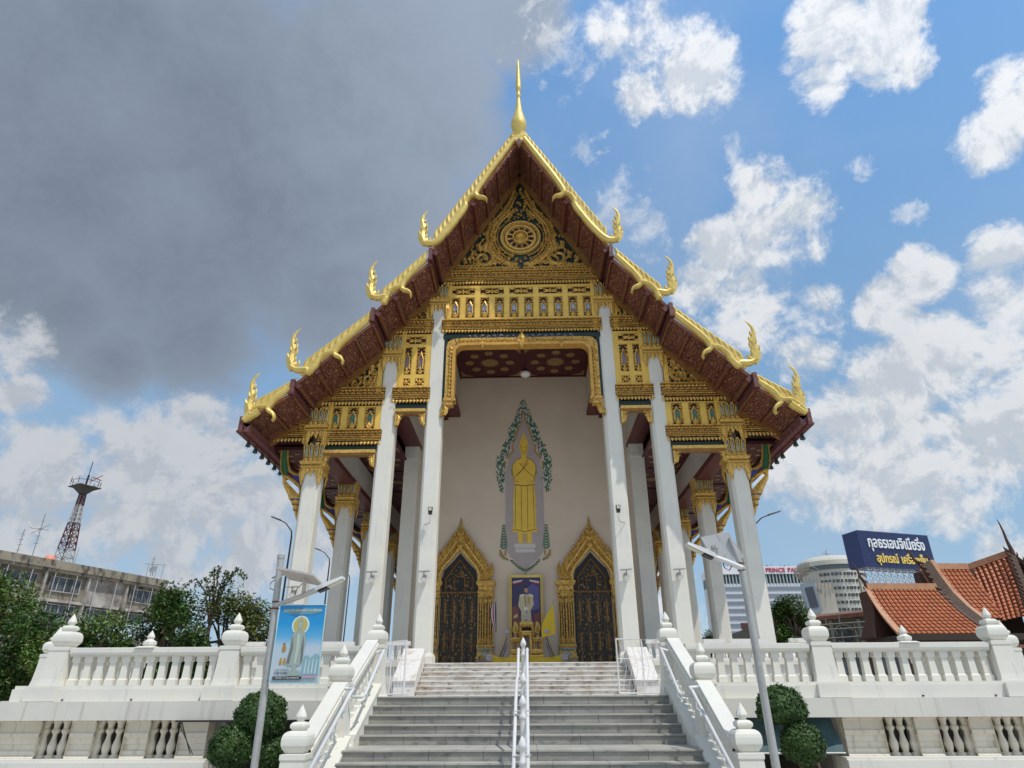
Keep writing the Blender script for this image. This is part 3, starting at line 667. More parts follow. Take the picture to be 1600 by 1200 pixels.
# mid bays and outer bays
nmM = niche(.42, 1.40, purplem); rmM = rosette(1.0, .42); rmS = rosette(.42, .38); nmO = niche(.50, 1.02, teal)
for s in (-1, 1):
    x0, x1 = sorted((s*4.08, s*5.52)); xm = s*4.78
    cornice(x0-.1, x1+.3*(s > 0)+.0, 16.36, 17.08) if s > 0 else cornice(x0-.3, x1+.1, 16.36, 17.08)
    holes = [(xm-.3, 14.32, 15.72, .42), (xm+.3, 14.32, 15.72, .42), (xm, 15.84, 16.26, 1.0), (xm-.3, 13.78, 14.16, .42), (xm+.3, 13.78, 14.16, .42)]
    b = grid_board(x0-.1, x1+.1, 13.66, 16.36, holes)
    for h in holes[:2]: tput('niche', nmM, h[0], YE, h[1], b)
    tput('rosette_panel', rmM, xm, YE, 16.05, b)
    for h in holes[3:]: tput('rosette_panel', rmS, h[0], YE, 13.97, b)
    cornice(x0-.1, x1+.1, 12.94, 13.66)
    m = MB(); m.box(x0-.1, x1+.1, YE-.0, YE+.5, 12.66, 12.94); tp('glass_band', m, green)
    X0, X1 = sorted((s*6.02, s*8.5))
    cornice(X0-.1, X1+(.7 if s > 0 else .1), 12.86, 13.70) if s > 0 else cornice(X0-.7, X1+.1, 12.86, 13.70)
    holes = [(s*(6.50+.73*k), 11.80, 12.82, .50) for k in range(3)]
    b = grid_board(X0-.1, X1+.1, 11.74, 12.86, holes)
    for h in holes: tput('niche', nmO, h[0], YE, h[1], b)
    cornice(X0-.1, X1+.1, 11.06, 11.74)
    m = MB(); m.box(X0-.1, X1+.1, YE-.0, YE+.5, 10.84, 11.06); tp('glass_band', m, green)
    X0, X1 = sorted((s*8.95, s*10.45)); cornice(X0, X1, 11.24, 11.98)
    m = MB(); m.box(*sorted((s*8.95, s*10.0)), YE, YE+.4, 11.98, 12.35, 0); tp('end_panel', m, goldc)
    # yellow boards beside the columns
    for X, z0, z1 in ((XB, 13.2, 16.3), (XA, 10.9, 12.8), (XC, 16.2, 18.9)):
        for q in (-1, 1): m = MB(); m.box(s*X+q*.47-.10, s*X+q*.47+.10, YE-.055, YE+.05, z0+.3, z1+.25); tp('column_board', m, goldy)

# ---- carved gable fields
def fill_field(poly, n, seed, excl=lambda x, z: False, y=24.97, L=(.22, .42), centre=(0, 21), focus=None):
    rnd = random.Random(seed); m = MB(); pts = []
    xs = [p[0] for p in poly]; zs = [p[1] for p in poly]
    def inside(x, z):
        c_ = False
        for i in range(len(poly)):
            (x1, z1), (x2, z2) = poly[i], poly[i-1]
            if (z1 > z) != (z2 > z) and x < (x2-x1)*(z-z1)/(z2-z1)+x1: c_ = not c_
        return c_
    tries = 0
    while len(pts) < n and tries < n*60:
        tries += 1; x, z = rnd.uniform(min(xs), max(xs)), rnd.uniform(min(zs), max(zs))
        if not inside(x, z) or excl(x, z): continue
        if any((x-a)**2+(z-b_)**2 < .028 for a, b_ in pts): continue
        pts.append((x, z))
        sg = 1 if x > centre[0] else -1
        a = math.pi/2-sg*rnd.uniform(.0, 1.1); l_ = rnd.uniform(*L)
        m.kanok(x-math.cos(a)*l_*.3, z-math.sin(a)*l_*.3, y-.01, a, l_, sg*rnd.choice((1.4, 1.8, 2.2)), l_*.22, .06, 0, 6)
    return m
def spiral(m, cx, cz, r0, a0, turns, dirn, w, y, mi=0, hh=.08):
    n_ = 26; pts = []; ws = []
    for i in range(n_+1):
        t = i/n_; r_ = r0*(1-t)**.8+.04; a = a0+dirn*turns*2*math.pi*t
        pts.append((cx+r_*math.cos(a), y, cz+r_*math.sin(a))); ws.append(w*(1-.55*t))
    m.leaf(pts, ws, (0, -1, 0), hh, mi)
    for i in range(1, 16, 2):       # leaflets on the outside of the stem
        t = i/n_; a = a0+dirn*turns*2*math.pi*t; r_ = r0*(1-t)**.8+.04
        m.kanok(cx+(r_+w*.5)*math.cos(a), cz+(r_+w*.5)*math.sin(a), y, a+dirn*.9, r0*.42, dirn*1.2, r0*.11, .05, mi, 5)
def chain(m, path, y, l_, step, side, mi=0, w=None):
    d = 0
    for i in range(len(path)-1):
        (x0, z0), (x1, z1) = path[i], path[i+1]; L = math.hypot(x1-x0, z1-z0); a = math.atan2(z1-z0, x1-x0)
        while d < L:
            x, z = lerp(x0, x1, d/L), lerp(z0, z1, d/L); m.kanok(x, z, y, a+side*.75, l_, -side*1.0, w or l_*.24, .05, mi, 5); d += step
        d -= L
m = MB(); m.prism([(-3.78, 19.72), (3.78, 19.72), (0, 25.6)], 25.0, 25.5)
ped = tp('pediment', m, green)
WZ = 21.68
def ringm(cx, cz, r0, r1, y, hgt, mi, mb, n_=48):
    v = []; f = []
    for k in range(n_):
        a = 2*math.pi*k/n_
        for r_, yy in ((r0, y), (r0+.25*(r1-r0), y-hgt), (r1-.25*(r1-r0), y-hgt), (r1, y)): v.append((cx+r_*math.cos(a), yy, cz+r_*math.sin(a)))
    for k in range(n_):
        a, b_ = 4*k, 4*((k+1) % n_)
        for j in range(3): f.append((a+j, a+j+1, b_+j+1, b_+j))
    mb.add(v, f, mi)
m = MB(); ringm(0, WZ, .86, 1.0, 24.99, .14, 0, m); ringm(0, WZ, .62, .80, 24.99, .10, 0, m); ringm(0, WZ, .30, .40, 24.98, .16, 0, m)
m.lathe(0, 0, [(.0, 0), (.2, .12), (.31, .0)][::-1], 20, 0); 
for v_i in range(len(m.v)-60, len(m.v)):
    x, yy, z = m.v[v_i]; m.v[v_i] = (x, 24.98-z, WZ+yy)
for k in range(12):
    a = 2*math.pi*k/12+.13; ca, sa = math.cos(a), math.sin(a)
    m.leaf([(ca*.36, 24.95, WZ+sa*.36), (ca*.48, 24.93, WZ+sa*.48), (ca*.64, 24.94, WZ+sa*.64)], [.045, .03, .075], (0, -1, 0), .07, 0)
for k in range(56):
    a = 2*math.pi*k/56; m.kanok(.82*math.cos(a), WZ+.82*math.sin(a), 24.93, a+1.2, .13, -.8, .035, .03, 0, 3)
tp('wheel_emblem', m, [goldl], ped)
m = MB(); m.prism([(math.cos(2*math.pi*k/40)*.86, WZ+math.sin(2*math.pi*k/40)*.86) for k in range(40)], 24.975, 25.0); tp('wheel_field', m, darkgap, ped)
m = MB()
for s in (-1, 1):
    W = [(s*.25, 20.05), (s*.75, 20.35), (s*1.15, 20.75), (s*1.40, 21.3), (s*1.45, 21.85), (s*1.30, 22.45), (s*.95, 22.9), (s*.62, 23.35), (s*.35, 23.9), (s*.12, 24.5)]
    m.leaf([(x, 24.95, z) for x, z in W], [.05, .08, .09, .10, .10, .09, .08, .07, .06, .03], (0, -1, 0), .10)
    chain(m, [(x*1.0+s*.10, z) for x, z in W], 24.93, .34, .17, -s); chain(m, [(x-s*.14, z) for x, z in W[1:8]], 24.93, .22, .16, s)
    W2 = [(s*1.10*math.sin(t), WZ-1.10*math.cos(t)) for t in [i*.3 for i in range(1, 9)]]; chain(m, W2, 24.93, .16, .11, -s)
    spiral(m, s*1.78, 20.50, .48, math.pi/2 if s > 0 else math.pi/2, 1.4, -s if False else s, .12, 24.94)
    for dx_, z, a, l_ in ((1.75, 20.9, .25, .75), (1.55, 21.1, .1, .6), (1.98, 20.95, .5, .6), (2.3, 20.4, .6, .55), (2.6, 20.15, .75, .5), (2.9, 19.95, .9, .4)):
        m.kanok(s*dx_, z, 24.94, math.pi/2-s*a+s*.3, l_, s*1.2, l_*.2, .08, 0, 7)
    chain(m, [(s*.1, 19.85), (s*3.3, 19.85)], 24.94, .30, .16, s)
    chain(m, [(s*.15, 20.05), (s*1.0, 20.15), (s*1.9, 20.0), (s*2.8, 19.95)], 24.93, .34, .2, s)
    chain(m, [(s*.5, 22.85), (s*.3, 23.3)], 24.93, .3, .15, -s)
tri = [(-3.35, 19.84), (3.35, 19.84), (0, 24.95)]
ff = fill_field(tri, 170, 3, lambda x, z: math.hypot(x, z-WZ) < 1.12, 24.96, (.20, .36)); m.join(ff)
tp('gable_carving', m, goldc, ped)
for s in (-1, 1):
    for poly, n_, sc_ in (([(4.15, 17.10), (5.45, 17.10), (4.15, 18.35)], 26, 1), ([(6.35, 13.74), (8.0, 13.74), (6.35, 15.30)], 40, 2), ([(9.3, 12.02), (9.95, 12.02), (9.3, 12.45)], 8, 3)):
        full = [(p[0]*s, p[1]) for p in poly]; x0 = poly[0][0]; big = [(s*(x0-.12), poly[0][1]-.04), (s*(poly[1][0]+.45), poly[0][1]-.04), (s*(x0-.12), poly[2][1]+.40)]
        m = MB(); m.prism(big, 25.0, 25.4); o = tp('side_gable', m, green)
        m = fill_field(full, n_, 10+sc_, centre=(s*20 if False else 0, 0), L=(.22, .40))
        if sc_ == 2:
            spiral(m, s*6.72, 14.15, .30, math.pi/2, 1.2, s, .09, 24.95); spiral(m, s*7.25, 14.0, .2, math.pi/2, 1.1, s, .06, 24.95)
            m.kanok(s*6.6, 14.5, 24.95, math.pi/2-s*.2, .7, s*1.0, .12, .08)
        tp('gable_carving', m, goldc, o)

# ---- hanging frames of the bays
def pane_frame(x0, x1, ztop, drop, th, name='bay_frame'):
    """thin gilt lintel with corner brackets"""
    m = MB(); m.box(x0, x1, YE-.16, YE+.1, ztop-.13, ztop, 0); m.box(x0, x1, YE-.10, YE+.2, ztop-.22, ztop-.131, 1)
    for sg, xx in ((1, x0), (-1, x1)):
        m.box(*sorted((xx, xx+sg*.07)), YE-.12, YE+.12, ztop-drop, ztop-.221, 0)
        m.kanok(xx+sg*.05, ztop-drop+.05, YE-.08, math.pi/2-sg*.5, drop*.75, sg*1.5, .10, .06, 0, 7, True)
        m.kanok(xx+sg*.10, ztop-drop+.02, YE-.06, math.pi/2-sg*.1, drop*.6, -sg*1.2, .08, .06, 0, 6, True)
        m.prism([(xx, ztop-.22), (xx+sg*.34, ztop-.22), (xx+sg*.16, ztop-.34), (xx+sg*.10, ztop-drop*.75), (xx, ztop-drop)], YE-.05, YE+.05, 'y', 0)
    return tp(name, m, [goldl, goldd])
for s in (-1, 1):
    a, b_ = sorted((s*4.13, s*5.41)); pane_frame(a, b_, 12.66, .75, .2)
    a, b_ = sorted((s*6.11, s*8.32)); pane_frame(a, b_, 10.84, .72, .2)
# central arch frame
m = MB(); r_c = .35; xi, zt, zbm = 2.93, 15.66, 13.1
for s in (-1, 1):
    inn = [(s*xi, zbm), (s*xi, zt-r_c)]+[(s*(xi-r_c*(1-math.cos(a))), zt-r_c+r_c*math.sin(a)) for a in (.4, .8, 1.2)]+[(s*(xi-r_c), zt), (0, zt)]
    off = [(s*(xi+.13), zbm), (s*(xi+.13), zt-r_c)]+[(s*(xi+.13-(r_c+.13)*(1-math.cos(a))), zt-r_c+(r_c+.13)*math.sin(a)) for a in (.4, .8, 1.2)]+[(s*(xi-r_c), zt+.13), (0, zt+.13)]
    out = [(s*(xi+.42), zbm), (s*(xi+.42), zt-.2), (s*(xi+.42), zt+.0), (s*(xi+.36), zt+.22), (s*(xi+.2), zt+.38), (s*(xi-r_c), zt+.42), (0, zt+.42)]
    for i in range(len(inn)-1):
        for (A, B, mi, y0) in ((inn, off, 1, YE-.22), (off, out, 0, YE-.12)):
            p, q, r_, t = A[i], A[i+1], B[i+1], B[i]
            m.hexa([(p[0], y0, p[1]), (q[0], y0, q[1]), (r_[0], y0, r_[1]), (t[0], y0, t[1])], [(p[0], YE+.25, p[1]), (q[0], YE+.25, q[1]), (r_[0], YE+.25, r_[1]), (t[0], YE+.25, t[1])], mi)
    for k in range(13): m.kanok(s*(xi+.17), 13.2+k*.19, YE-.14, math.pi/2-s*.75, .26, s*1.5, .07, .07, 3, 5)
    for k in range(16): m.kanok(s*(.28+k*.175), zt+.16, YE-.14, math.pi/2+s*.45, .28, s*1.3, .06, .07, 3, 5)
    # foot of the frame and its bracket
    m.box(*sorted((s*(xi-.06), s*(xi+.46))), YE-.22, YE+.25, 12.98, 13.1, 0); m.box(*sorted((s*(xi+.04), s*(xi+.46))), YE-.18, YE+.2, 12.80, 12.978, 0)
    m.kanok(s*(xi+.42), 12.35, YE-.12, math.pi/2+s*.35, .62, -s*1.6, .13, .08, 0, 7, True); m.kanok(s*(xi+.50), 12.3, YE-.1, math.pi/2+s*.05, .5, s*1.3, .10, .06, 0, 6, True)
    m.prism([(s*(xi+.54), 12.25), (s*(xi+.50), 12.82), (s*(xi+.15), 12.82), (s*(xi+.30), 12.62)], YE-.08, YE+.1, 'y', 0)
    for xx in (1.75,): m.sq(s*xx, YE-.2, [(.01, zt-.16), (.12, zt), (.05, zt+.12), (.01, zt+.2)], 0)
m.sq(0, YE-.2, [(.01, zt-.2), (.09, zt-.05), (.13, zt+.1), (.05, zt+.2)], 0)
for s in (-1, 1):
    for k in range(3): m.kanok(s*.03, zt+.12+k*.06, YE-.16, math.pi/2-s*(1.0-k*.3), .34+.03*k, s*1.2, .08, .05, 0, 6)
m.leaf([(0, YE-.16, zt+.15), (0, YE-.2, zt+.35), (0, YE-.16, zt+.72)], [.10, .13, .004], (0, -1, 0), .06)
m.prism([(-.35, zt+.4), (.35, zt+.4), (0, zt+.78)], YE-.06, YE+.05, 'y', 2)
tp('arch_frame', m, [goldc, goldo, green, goldl])
for s in (-1, 1):      # green strip behind the frame, next to the column
    m = MB(); m.box(*sorted((s*3.32, s*3.46)), YE-.02, YE+.2, 13.1, 16.1); tp('glass_strip', m, green)

# ---- eave brackets of the side columns
def bracket(s, Y):
    m = MB()
    def S(pts): return [(s*(x-.28), Y, z) for x, z in pts]
    Nn = (0, -1, 0)
    m.leaf(S([(10.32, 11.0), (10.30, 10.7), (10.26, 10.41), (10.18, 10.1), (10.10, 9.88)]), [.09, .11, .115, .10, .06], Nn, .10, 2, True)
    m.leaf(S([(10.20, 11.0), (10.16, 10.7), (10.10, 10.42), (9.97, 10.10), (9.70, 9.94), (9.34, 9.90)]), [.035, .04, .045, .055, .06, .05], Nn, .12, 0, True)
    m.leaf(S([(10.44, 11.0), (10.42, 10.5), (10.34, 10.1), (10.22, 9.86)]), [.03, .035, .035, .03], Nn, .10, 0, True)
    m.prism([(s*9.58, 9.88), (s*9.02, 9.86), (s*9.16, 9.74), (s*9.04, 9.60), (s*9.04, 9.40), (s*9.34, 9.70)], Y-.05, Y+.05, 'y', 3)
    m.leaf(S([(10.20, 9.92), (9.98, 9.80), (9.75, 9.68), (9.50, 9.50), (9.40, 9.25), (9.42, 9.0)]), [.05, .07, .07, .07, .07, .07], Nn, .12, 0, True)
    m.leaf(S([(10.22, 9.90), (10.12, 9.6), (9.95, 9.38), (9.80, 9.20), (9.68, 9.02), (9.56, 8.88)]), [.04, .09, .13, .16, .20, .20], Nn, .15, 0, True)
    m.leaf(S([(9.54, 8.98), (9.52, 8.82), (9.48, 8.66)]), [.20, .22, .17], Nn, .17, 0, True)
    m.leaf(S([(9.48, 8.66), (9.46, 8.52), (9.44, 8.42)]), [.15, .17, .11], Nn, .15, 0, True)
    m.leaf(S([(9.44, 8.42), (9.42, 8.32), (9.38, 8.1), (9.34, 7.85)]), [.10, .11, .06, .004], Nn, .10, 0, True)
    for z, x, w in ((8.86, 9.52, .22), (8.66, 9.48, .165), (8.42, 9.44, .12)): x -= .28; m.box(s*x-w, s*x+w, Y-.17, Y+.17, z-.015, z+.015, 3 if z > 8.8 else 4)
    m.kanok(s*9.70, 9.36, Y, math.pi/2+s*.0+(.9 if s < 0 else -.9), .20, s*1.0, .05, .06, 0, 5, True)
    m.kanok(s*9.06, 9.85, Y, math.pi/2-s*.1, .5, -s*1.5, .09, .10, 0, 7, True)
    tp('eave_bracket', m, [goldl, goldy, P('bracket_green', (.015, .11, .04), .35), P('bracket_blue', (.02, .03, .22), .35), goldd])
for s in (-1, 1):
    for i in range(0, 7): bracket(s, TY+5.3*i)
# ---- bells under the eaves
bm_ = MB(); bm_.tube([(0, 0, 0), (0, 0, -.16)], .008, 4); bm_.lathe(0, 0, [(.01, -.15), (.04, -.17), (.055, -.24), (.085, -.33), (.08, -.34)], 8); bm_.tube([(0, 0, -.33), (0, 0, -.42)], .006, 4); 
bm_.xf(Matrix.Scale(1.3, 4)); BELL = bm_.mesh('wind_bell', bellm)
k = 0
for s in (-1, 1):
    for i in range(7):
        y = 23.6+i*.72
        if s > 0 and i in (2,): continue
        w = 'left' if s < 0 else 'right'
        tag(put('wind_bell', BELL, None, (s*10.86+.03, y, 11.0)), '%s dark bronze bell from the front corner under the %s eave' % (('first', 'second', 'third', 'fourth', 'fifth', 'sixth', 'seventh')[i], w), 'bell', 'wind bells under the %s eave' % w)
# ================================================================== wall painting behind the columns (all on Y = 31.9)
YW = 31.9
m = MB()
m.fan([(-.98, 8.15), (-.98, 12.0), (-.80, 12.7), (-.55, 13.6), (-.28, 14.6), (0, 15.3), (.28, 14.6), (.55, 13.6), (.80, 12.7), (.98, 12.0), (.98, 8.15), (.70, 7.75), (0, 7.1), (-.70, 7.75)], YW-.012, 0, .01)
mural = tp('mural', m, purplep)
m = MB()
def both(mb, pts, y, th=.006, mi=0): mb.fan([(p[0], p[1]) for p in pts]+[(-p[0], p[1]) for p in reversed(pts)], y, mi, th)
both(m, [(0, 14.35), (.08, 14.05), (.22, 13.75), (.24, 13.45), (.16, 13.1), (.12, 12.98), (.13, 12.85), (.42, 12.72), (.60, 12.45), (.64, 12.0), (.56, 11.75), (.50, 11.45), (.53, 11.2), (.57, 10.6), (.56, 9.6), (.58, 9.2), (.72, 8.98), (.50, 9.0), (.38, 8.95), (.34, 8.95), (.34, 8.42), (.05, 8.42), (.05, 8.9), (0, 8.9)], YW-.024, .01)
tp('robed_figure', m, muraly, mural)
m = MB()
def ln(pts, w=.018, y=YW-.03): m.leaf([(p[0], y, p[1]) for p in pts], [w]*len(pts), (0, -1, 0), .004)
for s in (-1, 1):
    ln([(s*.13, 12.85), (s*.42, 12.72), (s*.60, 12.45), (s*.64, 12.0), (s*.52, 11.8), (s*.25, 12.0), (-s*.05, 12.35), (-s*.22, 12.55)])
    ln([(s*.18, 13.6), (s*.12, 13.2), (0, 13.05)], .012); ln([(s*.45, 11.4), (s*.48, 9.2)], .015); ln([(s*.16, 11.3), (s*.15, 9.0)], .015)
    ln([(s*.62, 12.2), (s*.50, 11.6), (s*.30, 11.55)]); ln([(s*.5, 9.12), (s*.7, 9.0)], .015); ln([(s*.05, 13.42), (s*.14, 13.44)], .01)
    ln([(s*.1, 8.9), (s*.1, 8.45)], .012)
ln([(-.5, 11.4), (0, 11.33), (.5, 11.4)], .03); ln([(-.5, 9.1), (0, 8.98), (.5, 9.1)], .02); ln([(-.05, 13.2), (.05, 13.2)], .01); ln([(.2, 12.75), (-.1, 12.2), (-.4, 11.9)])
tp('figure_outline', m, murall, mural)
m = MB(); both(m, [(0, 8.40), (.5, 8.40), (.53, 8.22), (.45, 8.18), (0, 8.18)], YW-.026); both(m, [(0, 8.15), (.46, 8.15), (.5, 7.98), (0, 7.96)], YW-.026)
for i in range(9): m.leaf([(-.48+i*.12, YW-.03, 8.2), (-.48+i*.12, YW-.035, 8.30), (-.48+i*.12, YW-.03, 8.42)], [.05, .055, .004], (0, -1, 0), .01)
tp('lotus_pedestal', m, mwhite, mural)
m = MB()
for s in (-1, 1):      # ogee line round the head and shoulders
    pts = [(0, 15.5), (.12, 15.0), (.33, 14.3), (.5, 13.8), (.62, 13.5), (.56, 13.2), (.80, 12.95), (.98, 12.6), (1.02, 12.1)]
    m.leaf([(s*x, YW-.028, z) for x, z in pts], [.02, .04, .05, .055, .05, .05, .06, .06, .02], (0, -1, 0), .006, 3)
    pts = [(.02, 15.95), (.15, 15.5), (.30, 15.1), (.36, 14.75), (.55, 14.45), (.70, 14.05), (.78, 13.65), (.92, 13.35), (1.02, 12.95), (1.22, 12.6), (1.22, 12.2), (1.2, 11.8), (1.16, 11.4), (1.14, 11.0)]
    rnd = random.Random(5)
    for i in range(len(pts)-1):
        for j in range(3):
            x, z = lerp(pts[i][0], pts[i+1][0], j/3), lerp(pts[i][1], pts[i+1][1], j/3)
            wd = .10+.14*min(1, i/5)*(1 if i < 10 else max(.25, 1-(i-9)*.25))
            for q in range(9):
                xx, zz = x+rnd.uniform(-wd, wd)*.9, z+rnd.uniform(-.1, .1); a = rnd.choice((math.pi/2, math.pi/2-s*.7, math.pi/2+s*.7, -math.pi/2))+rnd.uniform(-.3, .3)
                m.kanok(s*xx, zz, YW-.03-.002*q, a, rnd.uniform(.10, .20), rnd.uniform(-.6, .6), .036, .006, rnd.choice((0, 0, 1)), 3)
            if rnd.random() < .35: m.prism([(s*x+.04*math.cos(k), z+.04*math.sin(k)) for k in range(6)], YW-.045, YW-.04, 'y', 2)
    m.leaf([(s*x, YW-.022, z) for x, z in pts], [.015, .04, .06, .07, .08, .08, .08, .07, .07, .08, .07, .06, .05, .02], (0, -1, 0), .006, 0)
    m.box(s*.98-.012, s*.98+.012, YW-.03, YW-.013, 8.2, 11.9, 1)
    # posies at the feet and the garland below
    for i in range(9):
        z = 8.15+.14*i; w_ = .22*(1-i/9)
        for q in (-1, 1): m.kanok(s*1.05, z, YW-.03, math.pi/2+q*1.0, w_+.08, -q*.5, .04, .006, 0, 3)
    m.leaf([(s*1.22, YW-.03, 8.1), (s*1.2, YW-.03, 7.85), (s*1.05, YW-.03, 7.68), (s*.86, YW-.03, 7.68)], [.05, .07, .06, .02], (0, -1, 0), .006, 3)
    m.leaf([(s*.95, YW-.03, 8.12), (s*.98, YW-.03, 7.92), (s*.95, YW-.03, 7.8)], [.04, .05, .02], (0, -1, 0), .006, 3)
    for i in range(14):
        t = i/14; m.kanok(s*lerp(.72, .04, t), lerp(7.62, 7.12, t)-.06*math.sin(t*3.14), YW-.03, math.atan2(-.5, -s*.7)+.6*(1 if i % 2 else -1), .13, .5, .03, .006, 0, 3)
    for i in range(8):
        t = i/8; m.kanok(s*lerp(1.25, .85, t), lerp(8.1, 7.66, t)-.1*math.sin(t*3.1), YW-.03, -math.pi/2-s*.5, .12, .5, .03, .006, 0, 3)
m.box(-.012, .012, YW-.03, YW-.013, 6.85, 7.15, 0); m.leaf([(0, YW-.03, 15.6), (0, YW-.03, 15.8), (0, YW-.03, 16.15)], [.05, .05, .003], (0, -1, 0), .006, 0)
tp('leaf_border', m, [mfoliage, mwhite, P('mural_pink', (.35, .12, .12)), mgold], mural)

# ================================================================== portico doors
def doorway(cx):
    # dark recess and leaves
    m = MB(); a = .87
    arch = [(cx-a, PF), (cx-a, 6.7), (cx-a*.86, 7.15), (cx-a*.45, 7.5), (cx, 7.95), (cx+a*.45, 7.5), (cx+a*.86, 7.15), (cx+a, 6.7), (cx+a, PF)]
    m.prism(arch, YW-.06, YW-.01, 'y'); o = tp('doorway', m, blackd)
    for k in range(4):      # folding leaves
        x0 = cx-.84+k*.42
        m = MB(); m.box(x0+.012, x0+.408, YW-.12, YW-.061, PF+.1, 6.02)
        for z0, z1 in ((2.95, 3.35), (3.45, 4.35), (4.45, 4.6), (4.7, 5.8)):
            m.box(x0+.06, x0+.36, YW-.145, YW-.121, z0, z1)
            for q in range(int((z1-z0)/.16)):
                for t in (-1, 1): m.kanok(x0+.21, z0+.04+q*.16, YW-.15, math.pi/2-t*.8, .15, t*1.6, .022, .012, 1, 4)
            m.leaf([(x0+.21, YW-.15, z0+.05), (x0+.21, YW-.16, (z0+z1)/2), (x0+.21, YW-.15, z1-.03)], [.02, .035, .01], (0, -1, 0), .02, 1)
        tp('door_leaf', m, [doorm, goldd], o)
    m = MB(); m.box(cx-.86, cx+.86, YW-.17, YW-.061, 6.02, 6.16, 0)      # transom
    for k in range(14): m.leaf([(cx-.8+k*.123, YW-.18, 6.03), (cx-.8+k*.123, YW-.19, 6.09), (cx-.8+k*.123, YW-.18, 6.15)], [.03, .05, .01], (0, -1, 0), .02, 1)
    tp('transom', m, [blackd, goldd], o)
    m = MB()            # fanlight tracery
    def bar(p, q, w=.03): 
        m.leaf([(cx+p[0], YW-.09, p[1]), (cx+q[0], YW-.09, q[1])], [w, w], (0, -1, 0), .03, 0)
    for s_ in (-1, 1):
        bar((s_*.66, 6.16), (s_*.66, 6.75)); bar((s_*.66, 6.75), (0, 7.62)); bar((s_*.25, 6.16), (s_*.25, 6.75)); bar((s_*.25, 6.75), (0, 7.0)); bar((0, 7.0), (s_*.36, 7.35), .02); bar((s_*.66, 6.62), (s_*.25, 6.62), .02)
        for q in range(30):
            rr = random.Random(q*7+s_); x, z = rr.uniform(.03, .62)*s_, rr.uniform(6.2, 7.3)
            if z > 7.5-abs(x)*1.2: continue
            m.kanok(cx+x, z, YW-.08, rr.uniform(0, 6.28), .14, 1.5, .02, .01, 1, 4)
    tp('fanlight', m, [goldd, ceilg], o)
    # gilt frame: piers
    for s_ in (-1, 1):
        px_ = cx+s_*1.28
        m = MB()
        m.sq(px_, YW-.02, [(.46, PF), (.46, 2.95), (.42, 3.0), (.42, 3.12), (.46, 3.2), (.40, 3.3), (.36, 3.5), (.38, 3.62), (.42, 3.7), (.38, 3.78)], 0, .7)
        for j in range(9): 
            m.leaf([(px_-.36+j*.09, YW-.34, 3.05), (px_-.36+j*.09, YW-.36, 3.14), (px_-.36+j*.09, YW-.34, 3.2)], [.03, .035, .004], (0, -1, 0), .02, 1)
            m.leaf([(px_-.32+j*.08, YW-.29, 3.62), (px_-.32+j*.08, YW-.31, 3.54), (px_-.32+j*.08, YW-.29, 3.46)], [.03, .035, .004], (0, -1, 0), .02, 1)
        m.prism([(px_-.24, 3.36), (px_, 3.27), (px_+.24, 3.36), (px_, 3.46)], YW-.35, YW-.31, 'y', 1)
        for x_, w_ in ((-.24, .10), (.0, .12), (.24, .10)):
            m.box(px_+x_-w_, px_+x_+w_, YW-.22, YW-.0, 3.78, 5.85, 2); m.box(px_+x_-w_*.35, px_+x_+w_*.35, YW-.26, YW-.221, 3.9, 5.7, 0)
            m.box(px_+x_-w_-.015, px_+x_-w_+.02, YW-.25, YW-.01, 3.79, 5.84, 0); m.box(px_+x_+w_-.02, px_+x_+w_+.015, YW-.25, YW-.01, 3.79, 5.84, 0)
            for t in (-1, 1):
                m.kanok(px_+x_, 3.8, YW-.27, math.pi/2-t*.3, .4, t*1.2, .06, .04, 0, 5); m.kanok(px_+x_, 5.8, YW-.27, -math.pi/2+t*.3, .34, -t*1.2, .06, .04, 0, 5)
            for q in range(11): m.leaf([(px_+x_, YW-.265, 4.0+q*.16), (px_+x_, YW-.285, 4.06+q*.16), (px_+x_, YW-.265, 4.14+q*.16)], [.01, .05, .01], (0, -1, 0), .02, 0)
        m.sq(px_, YW-.02, [(.34, 5.84), (.40, 5.92), (.36, 6.0), (.42, 6.1), (.36, 6.18), (.36, 6.32), (.44, 6.42), (.48, 6.5), (.46, 6.6)], 0, .7)
        tp('frame_pier', m, [goldc, silverm, darkgap], o)
    # pointed crown: nested bands with rows of flames
    m = MB()
    def prof(k):        # k 0 inner .. 1 outer
        return [(.87+.62*k, 6.55-.0*k), (.90+.68*k, 6.95), (.72+.66*k, 7.30+.10*k), (.40+.58*k, 7.62+.34*k), (.18+.36*k, 7.90+.68*k), (.0+.10*k, 8.1+1.15*k), (0, 8.15+1.3*k)]
    for s_ in (-1, 1):
        for (k0, k1, dep, mi) in ((0, .16, .26, 1), (.16, .42, .17, 0), (.42, .55, .24, 1), (.55, .82, .15, 0)):
            A, B = prof(k0), prof(k1)
            for i in range(6):
                p, q, r_, t = A[i], A[i+1], B[i+1], B[i]
                m.hexa([(cx+s_*p[0], YW-dep, p[1]), (cx+s_*q[0], YW-dep, q[1]), (cx+s_*r_[0], YW-dep, r_[1]), (cx+s_*t[0], YW-dep, t[1])], [(cx+s_*p[0], YW-.005, p[1]), (cx+s_*q[0], YW-.005, q[1]), (cx+s_*r_[0], YW-.005, r_[1]), (cx+s_*t[0], YW-.005, t[1])], mi)
        for k_, l_, st in ((.22, .34, .13), (.60, .46, .17), (.05, .14, .07)):
            pr = prof(k_); d = 0
            for i in range(5):
                (x0, z0), (x1, z1) = pr[i], pr[i+1]; L = math.hypot(x1-x0, z1-z0)
                while d < L:
                    x, z = lerp(x0, x1, d/L), lerp(z0, z1, d/L); m.kanok(cx+s_*x, z, YW-.2, math.pi/2-s_*.05, l_, -s_*.55 if k_ > .3 else s_*.6, l_*.19, .06, 0, 5); d += st
                d -= L
